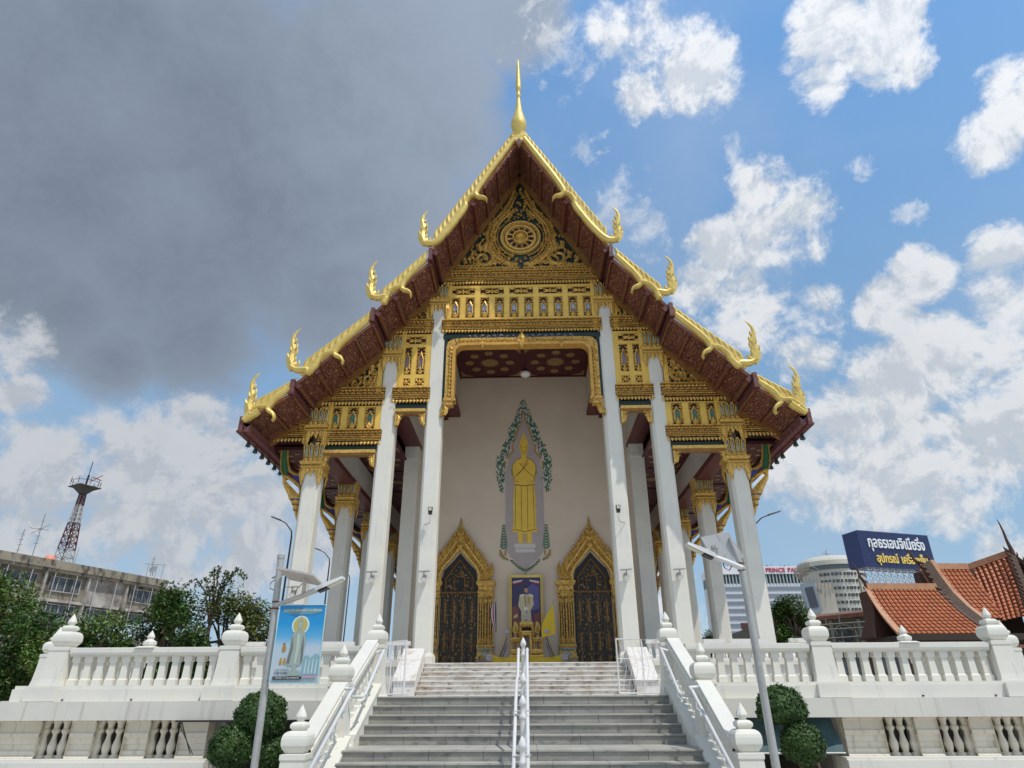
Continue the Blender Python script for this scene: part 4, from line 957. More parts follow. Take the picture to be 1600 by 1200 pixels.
        for x, z, l_ in ((1.30, 6.65, .8), (1.15, 6.62, .6), (1.45, 6.7, .85), (1.0, 6.6, .45)):
            m.kanok(cx+s_*x, z, YW-.24, math.pi/2-s_*.35, l_, s_*.75, .10, .08, 0, 7)
        m.kanok(cx+s_*1.12, 6.68, YW-.26, 0 if s_ > 0 else math.pi, .3, s_*3.2, .07, .06, 0, 8)
    m.leaf([(cx, YW-.16, 8.2), (cx, YW-.22, 8.6), (cx, YW-.2, 8.95), (cx, YW-.12, 9.75)], [.14, .20, .14, .005], (0, -1, 0), .12)
    for z in (8.3, 8.55, 8.8):
        for t in (-1, 1): m.kanok(cx, z, YW-.26, math.pi/2-t*.8, .34, t*.9, .07, .05, 0, 5)
    m.leaf([(cx, YW-.28, 8.05), (cx, YW-.34, 8.3), (cx, YW-.28, 8.5)], [.05, .14, .01], (0, -1, 0), .08)
    tp('door_crown', m, [goldc, goldl], o)
    m = MB(); m.box(cx-.9, cx+.9, YW-.5, YW-.35, PF, PF+.12); tp('threshold', m, P('threshold_grey', (.18, .18, .18), .6), o)
for s in (-1, 1): doorway(s*3.17)

# ---- pendant lamp
t = thing('pendant_lamp', 'round white pendant lamp on a thin cord below the dark red ceiling', 'lamp', (.17, 29.0, 16.3))
m = MB(); m.tube([(0, 0, .25), (0, 0, 1.27)], .012, 6); put('cord', m.mesh('cord', cordm), t)
m = MB(); m.lathe(0, 0, [(.06, .30), (.12, .24), (.14, .16), (.12, .10)], 14); put('fitting', m.mesh('fitting', blackm), t)
m = MB(); m.lathe(0, 0, [(.13, .14), (.24, .08), (.27, .0), (.24, -.08), (.15, -.14), (.02, -.16)], 20); put('shade', m.mesh('shade', P('opal_glass', (.75, .72, .66), .3), smooth=True), t)

# ================================================================== portrait and altar
def poly_part(name, pts, y, col, parent, th=.006, rough=.5):
    m = MB(); m.fan(pts, y, 0, th); return put(name, m.mesh(name, P('paint_%02d%02d%02d' % tuple(int(c*99) for c in col), col, rough), ORG(parent)), parent)
PX, PY = .05, 31.55
t = thing('framed_portrait', 'tall gilt framed portrait of a standing person in cream uniform behind the altar', 'portrait', (PX, PY, 4.1))
m = MB(); m.box(PX-.70, PX+.70, PY, PY+.08, 4.1, 6.74); part('canvas', m, P('portrait_ground', (.045, .035, .10), .4), t)
m = MB()
for x0, x1, z0, z1 in ((-.79, -.68, 4.1, 6.84), (.68, .79, 4.1, 6.84), (-.68, .68, 6.72, 6.84)): m.box(PX+x0, PX+x1, PY-.06, PY+.1, z0, z1)
for k in range(34):
    for s_ in (-1, 1): m.leaf([(PX+s_*.735, PY-.07, 4.15+k*.078), (PX+s_*.735, PY-.085, 4.19+k*.078), (PX+s_*.735, PY-.07, 4.22+k*.078)], [.01, .035, .01], (0, -1, 0), .02)
part('gilt_frame', m, gold, t)
def pp(pts, col, d=0, nm='painted_area'): return poly_part(nm, [(PX+a, b) for a, b in pts], PY-.012-d, col, t)
pp([(.05, 5.2), (.62, 5.3), (.62, 6.3), (.3, 6.45), (.0, 6.2)], (.10, .09, .24), 0, 'painted_glow')
pp([(-.66, 4.15), (-.66, 5.35), (-.50, 5.45), (-.36, 5.3), (-.30, 4.7), (-.33, 4.15)], (.20, .07, .06), 0, 'painted_drapery'); pp([(-.6, 5.0), (-.42, 5.1), (-.40, 4.95), (-.6, 4.88)], (.55, .42, .2), .004, 'painted_cushion')
pp([(.28, 4.3), (.66, 4.3), (.66, 5.15), (.34, 5.05)], (.20, .06, .05), 0, 'painted_chair')
pp([(-.62, 6.55), (-.15, 6.62), (-.2, 6.55), (-.62, 6.46)], (.6, .55, .55), .004, 'painted_ribbon'); pp([(-.62, 6.46), (-.2, 6.55), (-.25, 6.49), (-.62, 6.39)], (.40, .04, .05), .004, 'painted_ribbon')
pp([(.62, 6.55), (.15, 6.62), (.2, 6.55), (.62, 6.46)], (.6, .55, .55), .004, 'painted_ribbon'); pp([(.62, 6.46), (.2, 6.55), (.25, 6.49), (.62, 6.39)], (.40, .04, .05), .004, 'painted_ribbon')
pp([(-.16, 5.95), (.18, 5.95), (.30, 5.85), (.36, 5.5), (.20, 5.25), (.24, 4.75), (.10, 4.45), (.0, 5.0), (-.12, 4.45), (-.26, 4.6), (-.24, 5.2), (-.38, 5.45), (-.32, 5.8)], (.56, .47, .30), .008, 'painted_uniform')
pp([(-.30, 5.93), (-.12, 5.98), (-.1, 5.88), (-.32, 5.82)], (.70, .62, .4), .012, 'painted_epaulette'); pp([(.32, 5.93), (.14, 5.98), (.12, 5.88), (.34, 5.82)], (.70, .62, .4), .012, 'painted_epaulette')
pp([(-.03, 5.9), (.02, 5.3), (-.04, 5.3), (-.09, 5.9)], (.26, .20, .08), .012, 'painted_sash'); pp([(.0, 5.4), (.04, 5.4), (.02, 4.5), (-.02, 4.5)], (.15, .11, .06), .012, 'painted_shadow_fold')
pp([(.06, 5.85), (.2, 5.8), (.16, 5.5), (.05, 5.55)], (.42, .31, .10), .012, 'painted_medals'); pp([(-.16, 5.3), (-.02, 5.42), (.1, 5.3), (-.02, 5.22)], (.70, .66, .6), .014, 'painted_gloves')
pp([(.09*math.cos(a*.52), 6.15+.13*math.sin(a*.52)) for a in range(12)], (.48, .28, .17), .014, 'painted_face')
pp([(-.09, 6.19), (-.085, 6.27), (0, 6.32), (.085, 6.27), (.09, 6.19), (.05, 6.24), (-.05, 6.24)], (.02, .015, .012), .018, 'painted_hair')
for x in (-.035, .035): pp([(x-.014, 6.165), (x+.014, 6.165), (x+.014, 6.178), (x-.014, 6.178)], (.05, .03, .02), .018, 'painted_eye')
pp([(-.02, 6.09), (.02, 6.09), (.02, 6.1), (-.02, 6.1)], (.3, .08, .07), .018, 'painted_mouth')
for s_ in (-1, 1): pp([(s_*.04, 4.5), (s_*.2, 4.5), (s_*.18, 4.12), (s_*.06, 4.12)], (.02, .018, .02), .006, 'painted_boot')

t = thing('altar_table_set', 'stepped gilt altar tables in front of the portrait between the two doors', 'altar', (.05, 30.9, PF))
def gtable(name, x, y, z, w, d, h):
    m = MB(); m.box(x-w/2, x+w/2, y-d/2, y+d/2, z+h-.07, z+h, 0); m.box(x-w/2+.04, x+w/2-.04, y-d/2+.03, y+d/2-.03, z+h-.2, z+h-.071, 1)
    for sx in (-1, 1):
        for sy in (-1, 1): m.leaf([(x+sx*(w/2-.05), y+sy*(d/2-.04), z+h-.07), (x+sx*(w/2-.02), y+sy*(d/2-.03), z+h*.5), (x+sx*(w/2-.07), y+sy*(d/2-.04), z+.1), (x+sx*(w/2-.0), y+sy*(d/2-.02), z)], [.05, .04, .03, .045], (0, -1, 0), .04, 0, True)
    n_ = max(3, round(w/.09))
    for i in range(n_): m.leaf([(x-w/2+(i+.5)*w/n_, y-d/2-.01, z+h-.08), (x-w/2+(i+.5)*w/n_, y-d/2-.03, z+h-.15), (x-w/2+(i+.5)*w/n_, y-d/2, z+h-.24)], [.04, .045, .004], (0, -1, 0), .02, 0)
    part(name, m, [goldl, darkgap], t)
gtable('table', .05, 31.25, PF, 1.15, .5, 1.55); gtable('table', .05, 30.8, PF, .62, .45, 1.95-.05)
for s_ in (-1, 1): gtable('table', .05+s_*.5, 30.75, PF, .42, .42, 1.25); gtable('table', .05+s_*.42, 30.35, PF, .5, .4, .75)
gtable('table', .05, 30.35, PF, .42, .4, 1.5); gtable('table', .05, 29.95, PF, 1.5, .4, .5)
def fig_tree(x, z, lab):
    t = thing('gold_ornament_tree', lab, 'ornament', (x, 30.8, z))
    m = MB(); m.lathe(0, 0, [(.09, 0), (.10, .06), (.05, .1), (.08, .18), (.06, .24), (.02, .28)], 12); put('vase', m.mesh('vase', gold), t)
    m = MB(); rr = random.Random(3)
    for i in range(60):
        h_ = .24+.42*rr.random(); a = rr.random()*6.28; w_ = .18*(1-(h_-.24)/.5)+.02; m.leaf([(0, 0, h_-.04), (w_*.6*math.cos(a), w_*.6*math.sin(a), h_), (w_*math.cos(a), w_*math.sin(a), h_+.05)], [.01, .04, .004], (math.cos(a)*.3, -1, .3), .01)
    put('foliage', m.mesh('foliage', gold), t)
fig_tree(-.44, PF+1.25, 'small gold leaf tree on the altar, left of the silver emblem'); fig_tree(.54, PF+1.25, 'small gold leaf tree on the altar, right of the silver emblem')
t = thing('silver_emblem', 'silver openwork emblem standing on the topmost altar table', 'emblem', (.05, 30.75, PF+1.86))
m = MB(); m.lathe(0, 0, [(.10, 0), (.08, .05), (.03, .09), (.03, .14)], 12); put('stand', m.mesh('stand', gold), t)
m = MB()
for k in range(8):
    a = k*math.pi/4; m.leaf([(.03*math.cos(a), 0, .3+.03*math.sin(a)), (.09*math.cos(a), -.01, .3+.09*math.sin(a)), (.15*math.cos(a), 0, .3+.15*math.sin(a))], [.015, .035, .004], (0, -1, 0), .02, 0, True)
put('emblem_plate', m.mesh('emblem_plate', P('silver', (.62, .62, .66), .3, .6)), t)
for s_, w_ in ((-1, 'left'), (1, 'right')):
    t = thing('offering_bowl', 'small red and white offering bowl on the %s altar table' % w_, 'bowl', (.05+s_*.48, 30.6, PF+1.25-.0))
    m = MB(); m.lathe(0, 0, [(.05, .0), (.03, .04), (.08, .1), (.07, .11)], 12); put('bowl', m.mesh('bowl', P('silver', (.62, .62, .66), .3, .6)), t)
    m = MB(); m.lathe(0, 0, [(.06, .1), (.05, .16), (.01, .2)], 10); put('flowers', m.mesh('flowers', P('red_flowers', (.45, .06, .03))), t)
# swags of cloth
def swag(name, lab, a, b, sag, w, mats, y0):
    t = thing(name, lab, 'cloth', ((a[0]+b[0])/2, y0, PF))
    for j, mt in enumerate(mats):
        m = MB(); n_ = 14; v = []; f = []
        for i in range(n_+1):
            u = i/n_; x = lerp(a[0], b[0], u); z = lerp(a[1], b[1], u)-sag*math.sin(math.pi*u)
            for q in range(5):
                v.append((x, y0-.05*math.sin(q*1.9+i*.9)-.01*j, z-(j+q/4)*w/len(mats)))
        for i in range(n_):
            for q in range(4): f.append((i*5+q, i*5+q+1, i*5+q+6, i*5+q+5))
        m.add(v, f); part('drape', m, mt, t, True)
yel = P('yellow_cloth', (.62, .42, .03), .7); pur = P('violet_cloth', (.22, .17, .30), .7); wht = P('cream_cloth', (.6, .56, .5), .7)
for s_, w_ in ((-1, 'left'), (1, 'right')):
    swag('draped_cloth', 'yellow and violet cloth swag hung on the %s side of the altar' % w_, (s_*.85+.05, 4.15), (s_*1.3+.05, 3.1), .05, .5, [yel, pur, wht, pur], 30.3)
    swag('yellow_bunting', 'yellow cloth bunting stretched along the floor on the %s of the altar' % w_, (.05+s_*.12, 3.22), (.05+s_*1.55, 3.25), .12, .42, [yel], 29.6)
    t = thing('ribbon_rosette', 'pale ribbon rosette at the %s end of the yellow bunting' % w_, 'rosette', (.05+s_*1.6, 29.5, 3.12)); m = MB()
    for k in range(14): a = k*.45; m.leaf([(0, 0, 0), (.09*math.cos(a), -.03, .09*math.sin(a)), (.15*math.cos(a), 0, .15*math.sin(a))], [.01, .04, .02], (0, -1, 0), .02)
    put('petals', m.mesh('petals', P('lilac_ribbon', (.42, .38, .42), .6)), t)
    t = thing('garland_ball', 'round pale flower ball above the %s cloth swag of the altar' % w_, 'garland', (.05+s_*.88, 30.25, 4.2)); m = MB(); m.lathe(0, 0, [(.02, -.12), (.10, -.08), (.13, 0), (.10, .08), (.02, .12)], 12); put('flowers', m.mesh('flowers', P('lilac_ribbon', (.42, .38, .42), .6), smooth=True), t)
# flags
def flag(x, y, ztop, lean, cols, label, furl, s_):
    t = thing('flag', label, 'flag', (x, y, PF))
    m = MB(); m.tube([(0, 0, 0), (lean, 0, ztop-PF)], .014, 8); m.lathe(lean, 0, [(.025, ztop-PF-.02), (.02, ztop-PF+.04), (.003, ztop-PF+.12)], 8); put('pole', m.mesh('pole', steel), t)
    n_ = 9
    for j, (c0, c1, mt) in enumerate(cols):
        m = MB(); v = []; f = []
        for i in range(n_+1):
            u = i/n_; z = lerp(ztop-PF-.08, ztop-PF-1.35, u); wd = furl*(.15+.85*math.sin(min(1, u*1.15)*math.pi*.5)) if furl > .3 else furl*(.4+.6*math.sin(math.pi*min(1, u+.15)))
            for q in range(4):
                w_ = lerp(c0, c1, q/3); v.append((lean*(1-u*.6)+s_*w_*wd, -.05*math.sin(w_*9+u*2), z-.25*w_*furl))
        for i in range(n_):
            for q in range(3): f.append((i*4+q, i*4+q+1, i*4+q+5, i*4+q+4))
        m.add(v, f); put('cloth_band', m.mesh('cloth_band', mt, smooth=True), t)
fr, fw, fb = P('flag_red', (.40, .03, .04), .7), P('flag_white', (.62, .6, .6), .7), P('flag_blue', (.02, .02, .09), .7)
flag(-1.27, 30.2, 5.55, -.02, [(0, .22, fb), (.22, .42, fw), (.42, .62, fr), (.62, .82, fw), (.82, 1, fb)], 'furled red, white and dark blue flag on a pole beside the left door', .28, -1)
flag(1.38, 30.2, 5.45, -.12, [(0, 1, P('flag_yellow', (.66, .46, .03), .7))], 'plain yellow flag on a pole beside the right door', .62, -1)

# ================================================================== lamps fixed to the columns
def solar_lamp(x, lab, z=5.72, y=24.93):
    t = thing('solar_floodlight', lab, 'floodlight', (x, y, z))
    m = MB(); m.box(-.03, .03, -.30, 0, -.02, .02); m.box(-.02, .02, -.32, -.28, -.0, .13); m.box(-.06, .06, -.02, -.001, -.08, .08); put('arm', m.mesh('arm', greyl), t)
    m = MB(); m.hexa([(-.21, -.46, .13), (.21, -.46, .15), (.21, -.12, .17), (-.21, -.12, .15)], [(-.21, -.46, .155), (.21, -.46, .175), (.21, -.12, .195), (-.21, -.12, .175)]); put('solar_panel', m.mesh('solar_panel', [steel]), t)
    m = MB(); m.lathe(0, -.25, [(.02, -.02), (.10, -.06), (.12, -.14), (.08, -.2), (.01, -.22)], 12); put('lamp_head', m.mesh('lamp_head', P('opal_glass', (.75, .72, .66), .3), smooth=True), t)
for x, w in ((-XC, 'left inner'), (-XB, 'left middle'), (XC, 'right inner'), (XB, 'right middle')):
    solar_lamp(x+.03, 'small solar floodlight with flat panel on the %s front column' % w)
solar_lamp(-8.64, 'small solar floodlight with flat panel on the leftmost front column', 5.2)
def spot(x, s_, lab):
    t = thing('spotlight', lab, 'spotlight', (x, 24.93, 7.7))
    m = MB(); m.tube([(0, 0, 0), (s_*.25, -.25, 0), (s_*.27, -.28, .06), (s_*.27, -.28, .38)], .014, 6); put('arm', m.mesh('arm', greyl), t)
    m = MB(); m.hexa([(s_*.27-.07, -.34, .36), (s_*.27+.07, -.34, .36), (s_*.27+.07, -.24, .34), (s_*.27-.07, -.24, .34)], [(s_*.27-.09, -.36, .62), (s_*.27+.09, -.36, .62), (s_*.27+.09, -.26, .60), (s_*.27-.09, -.26, .60)]); put('lamp_head', m.mesh('lamp_head', blackm), t)
    m = MB(); m.box(s_*.27-.06, s_*.27+.06, -.367, -.361, .48, .60); put('lens', m.mesh('lens', lens), t)
spot(-XC-.15+.03, 1, 'black spotlight on a bent arm high on the left inner column'); spot(XC+.15+.03, -1, 'black spotlight on a bent arm high on the right inner column')
# ================================================================== terrace
def vprof(name, prof, x0, x1, y, mats, parent, mi=0):
    """moulding: profile [(depth towards viewer, z)] run along x on a wall whose face is at y"""
    m = MB(); n_ = len(prof); v = [(x, y-d, z) for x in (x0, x1) for d, z in prof]
    m.add(v, [(i, i+1, n_+i+1, n_+i) for i in range(n_-1)], mi)
    m.face([(x0, y-d, z) for d, z in prof]); m.face([(x1, y-d, z) for d, z in reversed(prof)])
    return part(name, m, mats, parent)
TR = thing('terrace', 'white moulded terrace platform carrying the balustrades on both sides of the stairs', 'terrace', (0, 14, 0))
BY = 13.95
m = MB()
for s in (-1, 1): m.box(*sorted((s*2.95, s*10.0)), 13.8, 24.2, 1.32, FL-.004)
m.box(-2.95, 2.95, 13.74, 24.2, 1.0, FL-.02)
part('terrace_slab', m, whitew, TR)
m = MB(); m.face([(-9.9, 13.75, FL), (9.9, 13.75, FL), (9.9, 24.2, FL), (-9.9, 24.2, FL)]); part('terrace_floor', m, floor_m, TR)
for s in (-1, 1):
    x0, x1 = sorted((s*3.2, s*10.15))
    m = MB(); m.box(x0, x1, 13.42, 13.9, 1.30, 1.62); part('fascia_band', m, whitew, TR)
    m = MB(); a, b = sorted((s*3.2, s*9.95)); m.box(a, b, 13.62, 14.2, 1.62, 1.84); m.box(a, b, 13.68, 14.15, 1.84, 1.90); part('base_course', m, white, TR)
    for k in range(3): m = MB(); xx = s*(8.9-1.35*k); m.lathe(xx, 0, [(.02, 0), (.02, .02)], 8); part('weep_hole', m.xf(Matrix.Translation((0, 13.61, 1.64)) @ Matrix.Rotation(0, 4, 'X')), blackd, TR)
    # moulded wall below, with slots of turned balusters
    X0, X1 = s*5.95, s*10.0
    slots = [s*6.78, s*7.83, s*8.88] if s < 0 else [6.98, 7.98, 8.98]
    prof = [(.10, 1.30), (.10, 1.27), (.05, 1.24), (.05, 1.10), (.09, 1.08), (.09, 1.03), (.03, .99), (.03, .90), (.0, .89), (.0, .80), (.04, .78), (.04, .72), (.10, .68), (.10, .64)]
    segs = []; cur = X0
    for sx in (sorted(slots, key=lambda q: abs(q))):
        segs.append((cur, sx-s*.29)); cur = sx+s*.29
        # slot
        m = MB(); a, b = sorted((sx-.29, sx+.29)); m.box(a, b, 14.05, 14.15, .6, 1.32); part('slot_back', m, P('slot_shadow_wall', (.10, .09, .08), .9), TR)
        for q in (-1.5, -.5, .5, 1.5):
            bx = sx+q*.19; m = MB(); m.lathe(bx, 13.80, [(.085, .64), (.085, .70), (.05, .72), (.075, .80), (.08, .86), (.045, .98), (.04, 1.05), (.075, 1.10), (.075, 1.13), (.05, 1.16), (.065, 1.24), (.085, 1.26), (.085, 1.32)], 10)
            part('slot_baluster', m, creamw, TR)
    segs.append((cur, X1))
    for a, b in segs:
        a, b = sorted((a, b)); vprof('wall_moulding', prof, a, b, 13.72, creamw, TR); m = MB(); m.box(a, b, 13.721, 14.0, .6, 1.33); part('wall_block', m, creamw, TR)
    m = MB(); a, b = sorted((X0-s*.15, s*10.2)); m.box(a, b, 13.35, 14.2, .42, .62); m.box(a, b, 13.40, 14.2, .62, .66); m.box(a, b, 13.45, 14.2, 0, .42); part('wall_footing', m, white, TR)
    for xx in ((-9.35, -5.87) if s < 0 else (9.40, 5.90)): m = MB(); m.box(xx-.30, xx+.30, 13.54, 13.619, 1.625, 1.86); part('base_pier', m, white, TR)
    # wider rear part of the platform
    a, b = sorted((s*10.16, s*12.5)); m = MB(); m.box(a, b, 16.8, 24, 1.30, 1.62); part('side_band', m, whitew, TR)
    a, b = sorted((s*10.0, s*12.2)); m = MB(); m.box(a, b, 16.95, 24, 1.62, 1.86); m.box(a, b, 17.1, 24, 0, 1.295); part('side_wall', m, creamw, TR)
    # end return
    m = MB(); a, b = sorted((s*9.99, s*9.7)); m.box(a, b, 14.2, 24.2, 0, 1.33); part('side_wall', m, creamw, TR)
    m = MB(); a, b = sorted((s*10.15, s*9.9)); m.box(a, b, 13.9, 24.2, 1.30, 1.62); part('side_band', m, whitew, TR)
    # undercroft walls
    m = MB(); a, b = sorted((s*5.95, s*5.75)); m.box(a, b, 13.9, 17, 0, 1.32); part('undercroft_wall', m, P('grey_render', (.28, .26, .24), .8), TR)
    m = MB(); a, b = sorted((s*2.9, s*5.95)); m.box(a, b, 16.8, 17, 0, 1.32); part('undercroft_wall', m, P('grey_render', (.28, .26, .24), .8), TR)
# ---- newel posts and balusters
def newel_mesh(h=1.0, w=.24, fat=1.0, lip=True):
    """square post flaring to its foot, onion-shaped square cap and lotus-bud tip; origin at its foot"""
    m = MB(); m.sq(0, 0, [(w+.09, 0), (w+.09, .05), (w+.06, .07), (w+.05, .10), (w+.025, .25), (w+.008, .5), (w, h-.09), (w-.005, h-.085), (w+.012, h-.06), (w+.012, h), (w-.04, h+.01)])
    z = h+.01; k = fat
    m.sq(0, 0, [(q*k, z+r_*k) for q, r_ in ((.15, 0), (.17, .03), (.205, .08), (.222, .12), (.225, .16), (.225, .22), (.215, .27), (.19, .31), (.15, .335), (.10, .345))])
    m.sq(0, 0, [(q*k, z+r_*k) for q, r_ in ((.10, .345), (.105, .36), (.13, .385), (.135, .41), (.13, .44), (.10, .47), (.065, .48))])
    m.lathe(0, 0, [(q*k, z+r_*k) for q, r_ in ((.06, .48), (.065, .50), (.095, .54), (.10, .56), (.085, .60), (.05, .67), (.02, .72), (.003, .75))], 8, 0, math.pi/8)
    return m
NEWEL = newel_mesh(.84, .19, .86).mesh('newel_post', white)
def bal_mesh():
    m = MB(); m.sq(0, 0, [(.085, 0), (.085, .10), (.066, .13), (.066, .15), (.060, .40), (.056, .42), (.08, .44), (.08, .54)]); return m
BAL = bal_mesh().mesh('baluster', white)
knob = MB(); knob.sq(0, 0, [(.20, 0), (.14, .03)]); knob.lathe(0, 0, [(.10, .03), (.13, .07), (.13, .12), (.08, .15), (.055, .17), (.075, .21), (.06, .25), (.003, .34)], 8, 0, math.pi/8)
KNOB = knob.mesh('knob', white)
def balustrade(name, label, x0, x1, newels, knobs, group=None):
    t = thing(name, label, 'balustrade', ((x0+x1)/2, BY, 1.90))
    ox = (x0+x1)/2
    for x in newels: put('newel_post', NEWEL, t, (x-ox, 0, -.13))
    for x in knobs: put('knob', KNOB, t, (x-ox, 0, .69))
    ns = sorted(newels+[x0 if x0 not in newels else x0]); ns = sorted(set([x0, x1]+newels))
    for a, b in zip(ns, ns[1:]):
        g0 = .22 if a in newels else 0; g1 = .22 if b in newels else 0
        L = b-g1-(a+g0); n_ = int(L/.245)
        m = MB(); m.hexa([(a+g0-ox, -.13, .555), (b-g1-ox, -.13, .555), (b-g1-ox, .13, .555), (a+g0-ox, .13, .555)], [(a+g0-ox, -.15, .60), (b-g1-ox, -.15, .60), (b-g1-ox, .15, .60), (a+g0-ox, .15, .60)])
        m.box(a+g0-ox, b-g1-ox, -.15, .15, .601, .68); m.box(a+g0-ox, b-g1-ox, -.12, .12, .681, .70); m.box(a+g0-ox, b-g1-ox, -.10, .10, .53, .554)
        put('top_rail', m.mesh('top_rail', white), t)
        for i in range(n_): put('baluster', BAL, t, (a+g0+(i+.5)*L/n_-ox, 0, 0))
    return t
balustrade('balustrade', 'white terrace balustrade on the left of the stairs with onion-capped newels', -9.35, -3.25, [-9.35, -5.87], [-7.62])
balustrade('balustrade', 'white terrace balustrade on the right of the stairs with onion-capped newels', 3.25, 9.40, [5.90, 9.40], [7.65])
for s, w in ((-1, 'left'), (1, 'right')):
    t = thing('balustrade', 'white balustrade running back from the %s end newel, then outward to a farther newel' % w, 'balustrade', (s*9.37, 17.2, 1.90))
    m = MB(); m.box(-.15, .15, -3.0, .15, .555, .70); m.box(-.2, .2, -3.0, .2, -.22, 0); put('top_rail', m.mesh('top_rail', white), t)
    m = MB(); m.box(*sorted((s*.151, s*2.3)), -.15, .15, .555, .70); m.box(*sorted((s*.201, s*2.3)), -.2, .2, -.22, 0); put('top_rail', m.mesh('top_rail', white), t)
    for i in range(11): put('baluster', BAL, t, (0, -2.85+i*.255, 0))
    for i in range(8): put('baluster', BAL, t, (s*(.3+i*.25), 0, 0))
    put('newel_post', NEWEL, t, (s*2.45, 0, -.08)); 
# ---- low parapet round the temple plinth
PB = bal_mesh().mesh('plinth_baluster', marblew)
for s, w in ((-1, 'left'), (1, 'right')):
    for (a, b, wh) in ((4.22, 5.45, 'inner'), (6.25, 8.55, 'outer')):
        t = thing('portico_parapet', 'low white parapet between the %s %s front columns of the temple' % (wh, w), 'parapet', (s*(a+b)/2+.1, 24.75, PF)); h_ = (b-a)/2
        m = MB(); m.box(-h_, h_, -.11, .11, .58, .72); m.box(-h_, h_, -.13, .13, 0, .10); put('top_rail', m.mesh('top_rail', marblew), t)
        n_ = int((b-a)/.21)
        for i in range(n_): put('baluster', PB, t, (-h_+(i+.5)*2*h_/n_, 0, .08), sc=(.85, .85, .93))
    t = thing('portico_parapet', 'low white parapet at the %s corner of the temple plinth' % w, 'parapet', (s*9.8, 24.6, PF))
    m = MB(); m.box(-.45, .45, -.1, .1, .58, .72); m.box(-.45, .45, -.1, .1, 0, .1); m.box(s*.35-.1, s*.35+.1, -.1, 16, .58, .72); m.box(s*.35-.1, s*.35+.1, -.1, 16, 0, .1); put('top_rail', m.mesh('top_rail', marblew), t)
    for i in range(5): put('baluster', PB, t, (-.38+i*.17, 0, .08), sc=(.85, .85, .93))
    for i in range(50): put('baluster', PB, t, (s*.35, .3+i*.31, .08), sc=(.85, .85, .93))

# ================================================================== granite staircase
ST = thing('granite_staircase', 'wide grey granite staircase with pale nosings up to the terrace', 'staircase', (0, 12, 0))
W = 2.80; RS = .15
treads = []      # (y front of riser, z top)
z = FL; y = 13.73
for k in range(6):
    treads.append((y, z)); z -= RS; y -= .298
# landing: its front nosing
ly = 11.42; lz = treads[5][1]
treads[5] = (ly, lz)
z = lz-RS; y = ly-.30
while z > .02: treads.append((y, z)); z -= RS; y -= .30
rnd = random.Random(2)
for k, (y, z) in enumerate(treads):
    yb = treads[k-1][0] if k else 13.80
    yb += .02
    x = -W; j = 0
    cuts = [-W]; 
    while cuts[-1] < W-.5: cuts.append(min(W, cuts[-1]+(.55 if k % 2 and len(cuts) == 1 else .80)+rnd.uniform(-.08, .08)))
    cuts[-1] = W
    for a, b in zip(cuts, cuts[1:]):
        m = MB(); m.box(a+.004, b-.004, y, yb, z-RS+.003, z-.026, 0)
        part('riser_slab', m, granite, ST)
        m = MB(); m.box(a+.003, b-.003, y-.024, yb+.0, z-.024, z, 0)
        part('tread_slab', m, granite if k == 5 and False else graniten, ST)
    m = MB(); m.box(-W, W, y+.008, yb-.001, z-RS+.001, z-.028); part('joint_bed', m, joint, ST)
# mass below
m = MB(); m.box(-W, W, 11.45, 13.7, 0, lz-.16); part('stair_core', m, joint, ST)

# ---- marble staircase of the temple
MS = thing('marble_staircase', 'stained white marble steps between the inner columns of the temple', 'staircase', (0, 24, FL))
nst = 7; my = 22.96
for k in range(nst):
    y0 = my+.30*k; z0 = FL+.15*k
    cuts = [-3.55]; 
    while cuts[-1] < 3.0: cuts.append(min(3.55, cuts[-1]+.95+rnd.uniform(-.12, .12)))
    cuts[-1] = 3.55
    for a, b in zip(cuts, cuts[1:]):
        m = MB(); m.box(a+.003, b-.003, y0+.02, 25.0 if k == nst-1 else y0+.34, z0, z0+.118); part('riser_slab', m, marble, MS)
        m = MB(); m.box(a+.002, b-.002, y0-.012, 25.0 if k == nst-1 else y0+.34, z0+.12, z0+.15); part('tread_slab', m, marblew, MS)
for s in (-1, 1):
    m = MB(); a, b = s*3.57, s*4.25
    pr = [(22.75, FL), (22.75, FL+.36), (22.95, FL+.50), (24.5, FL+1.42), (24.9, FL+1.42), (24.9, FL)]
    m.prism(pr, *sorted((a, b)), ax='x'); pr2 = [(22.72, FL+.37), (22.93, FL+.52), (24.45, FL+1.45), (24.45, FL+1.51), (22.90, FL+.60), (22.68, FL+.44)]
    m.prism(pr2, *sorted((a-s*.03, b+s*.03)), ax='x'); part('side_ramp', m, marblew, MS)

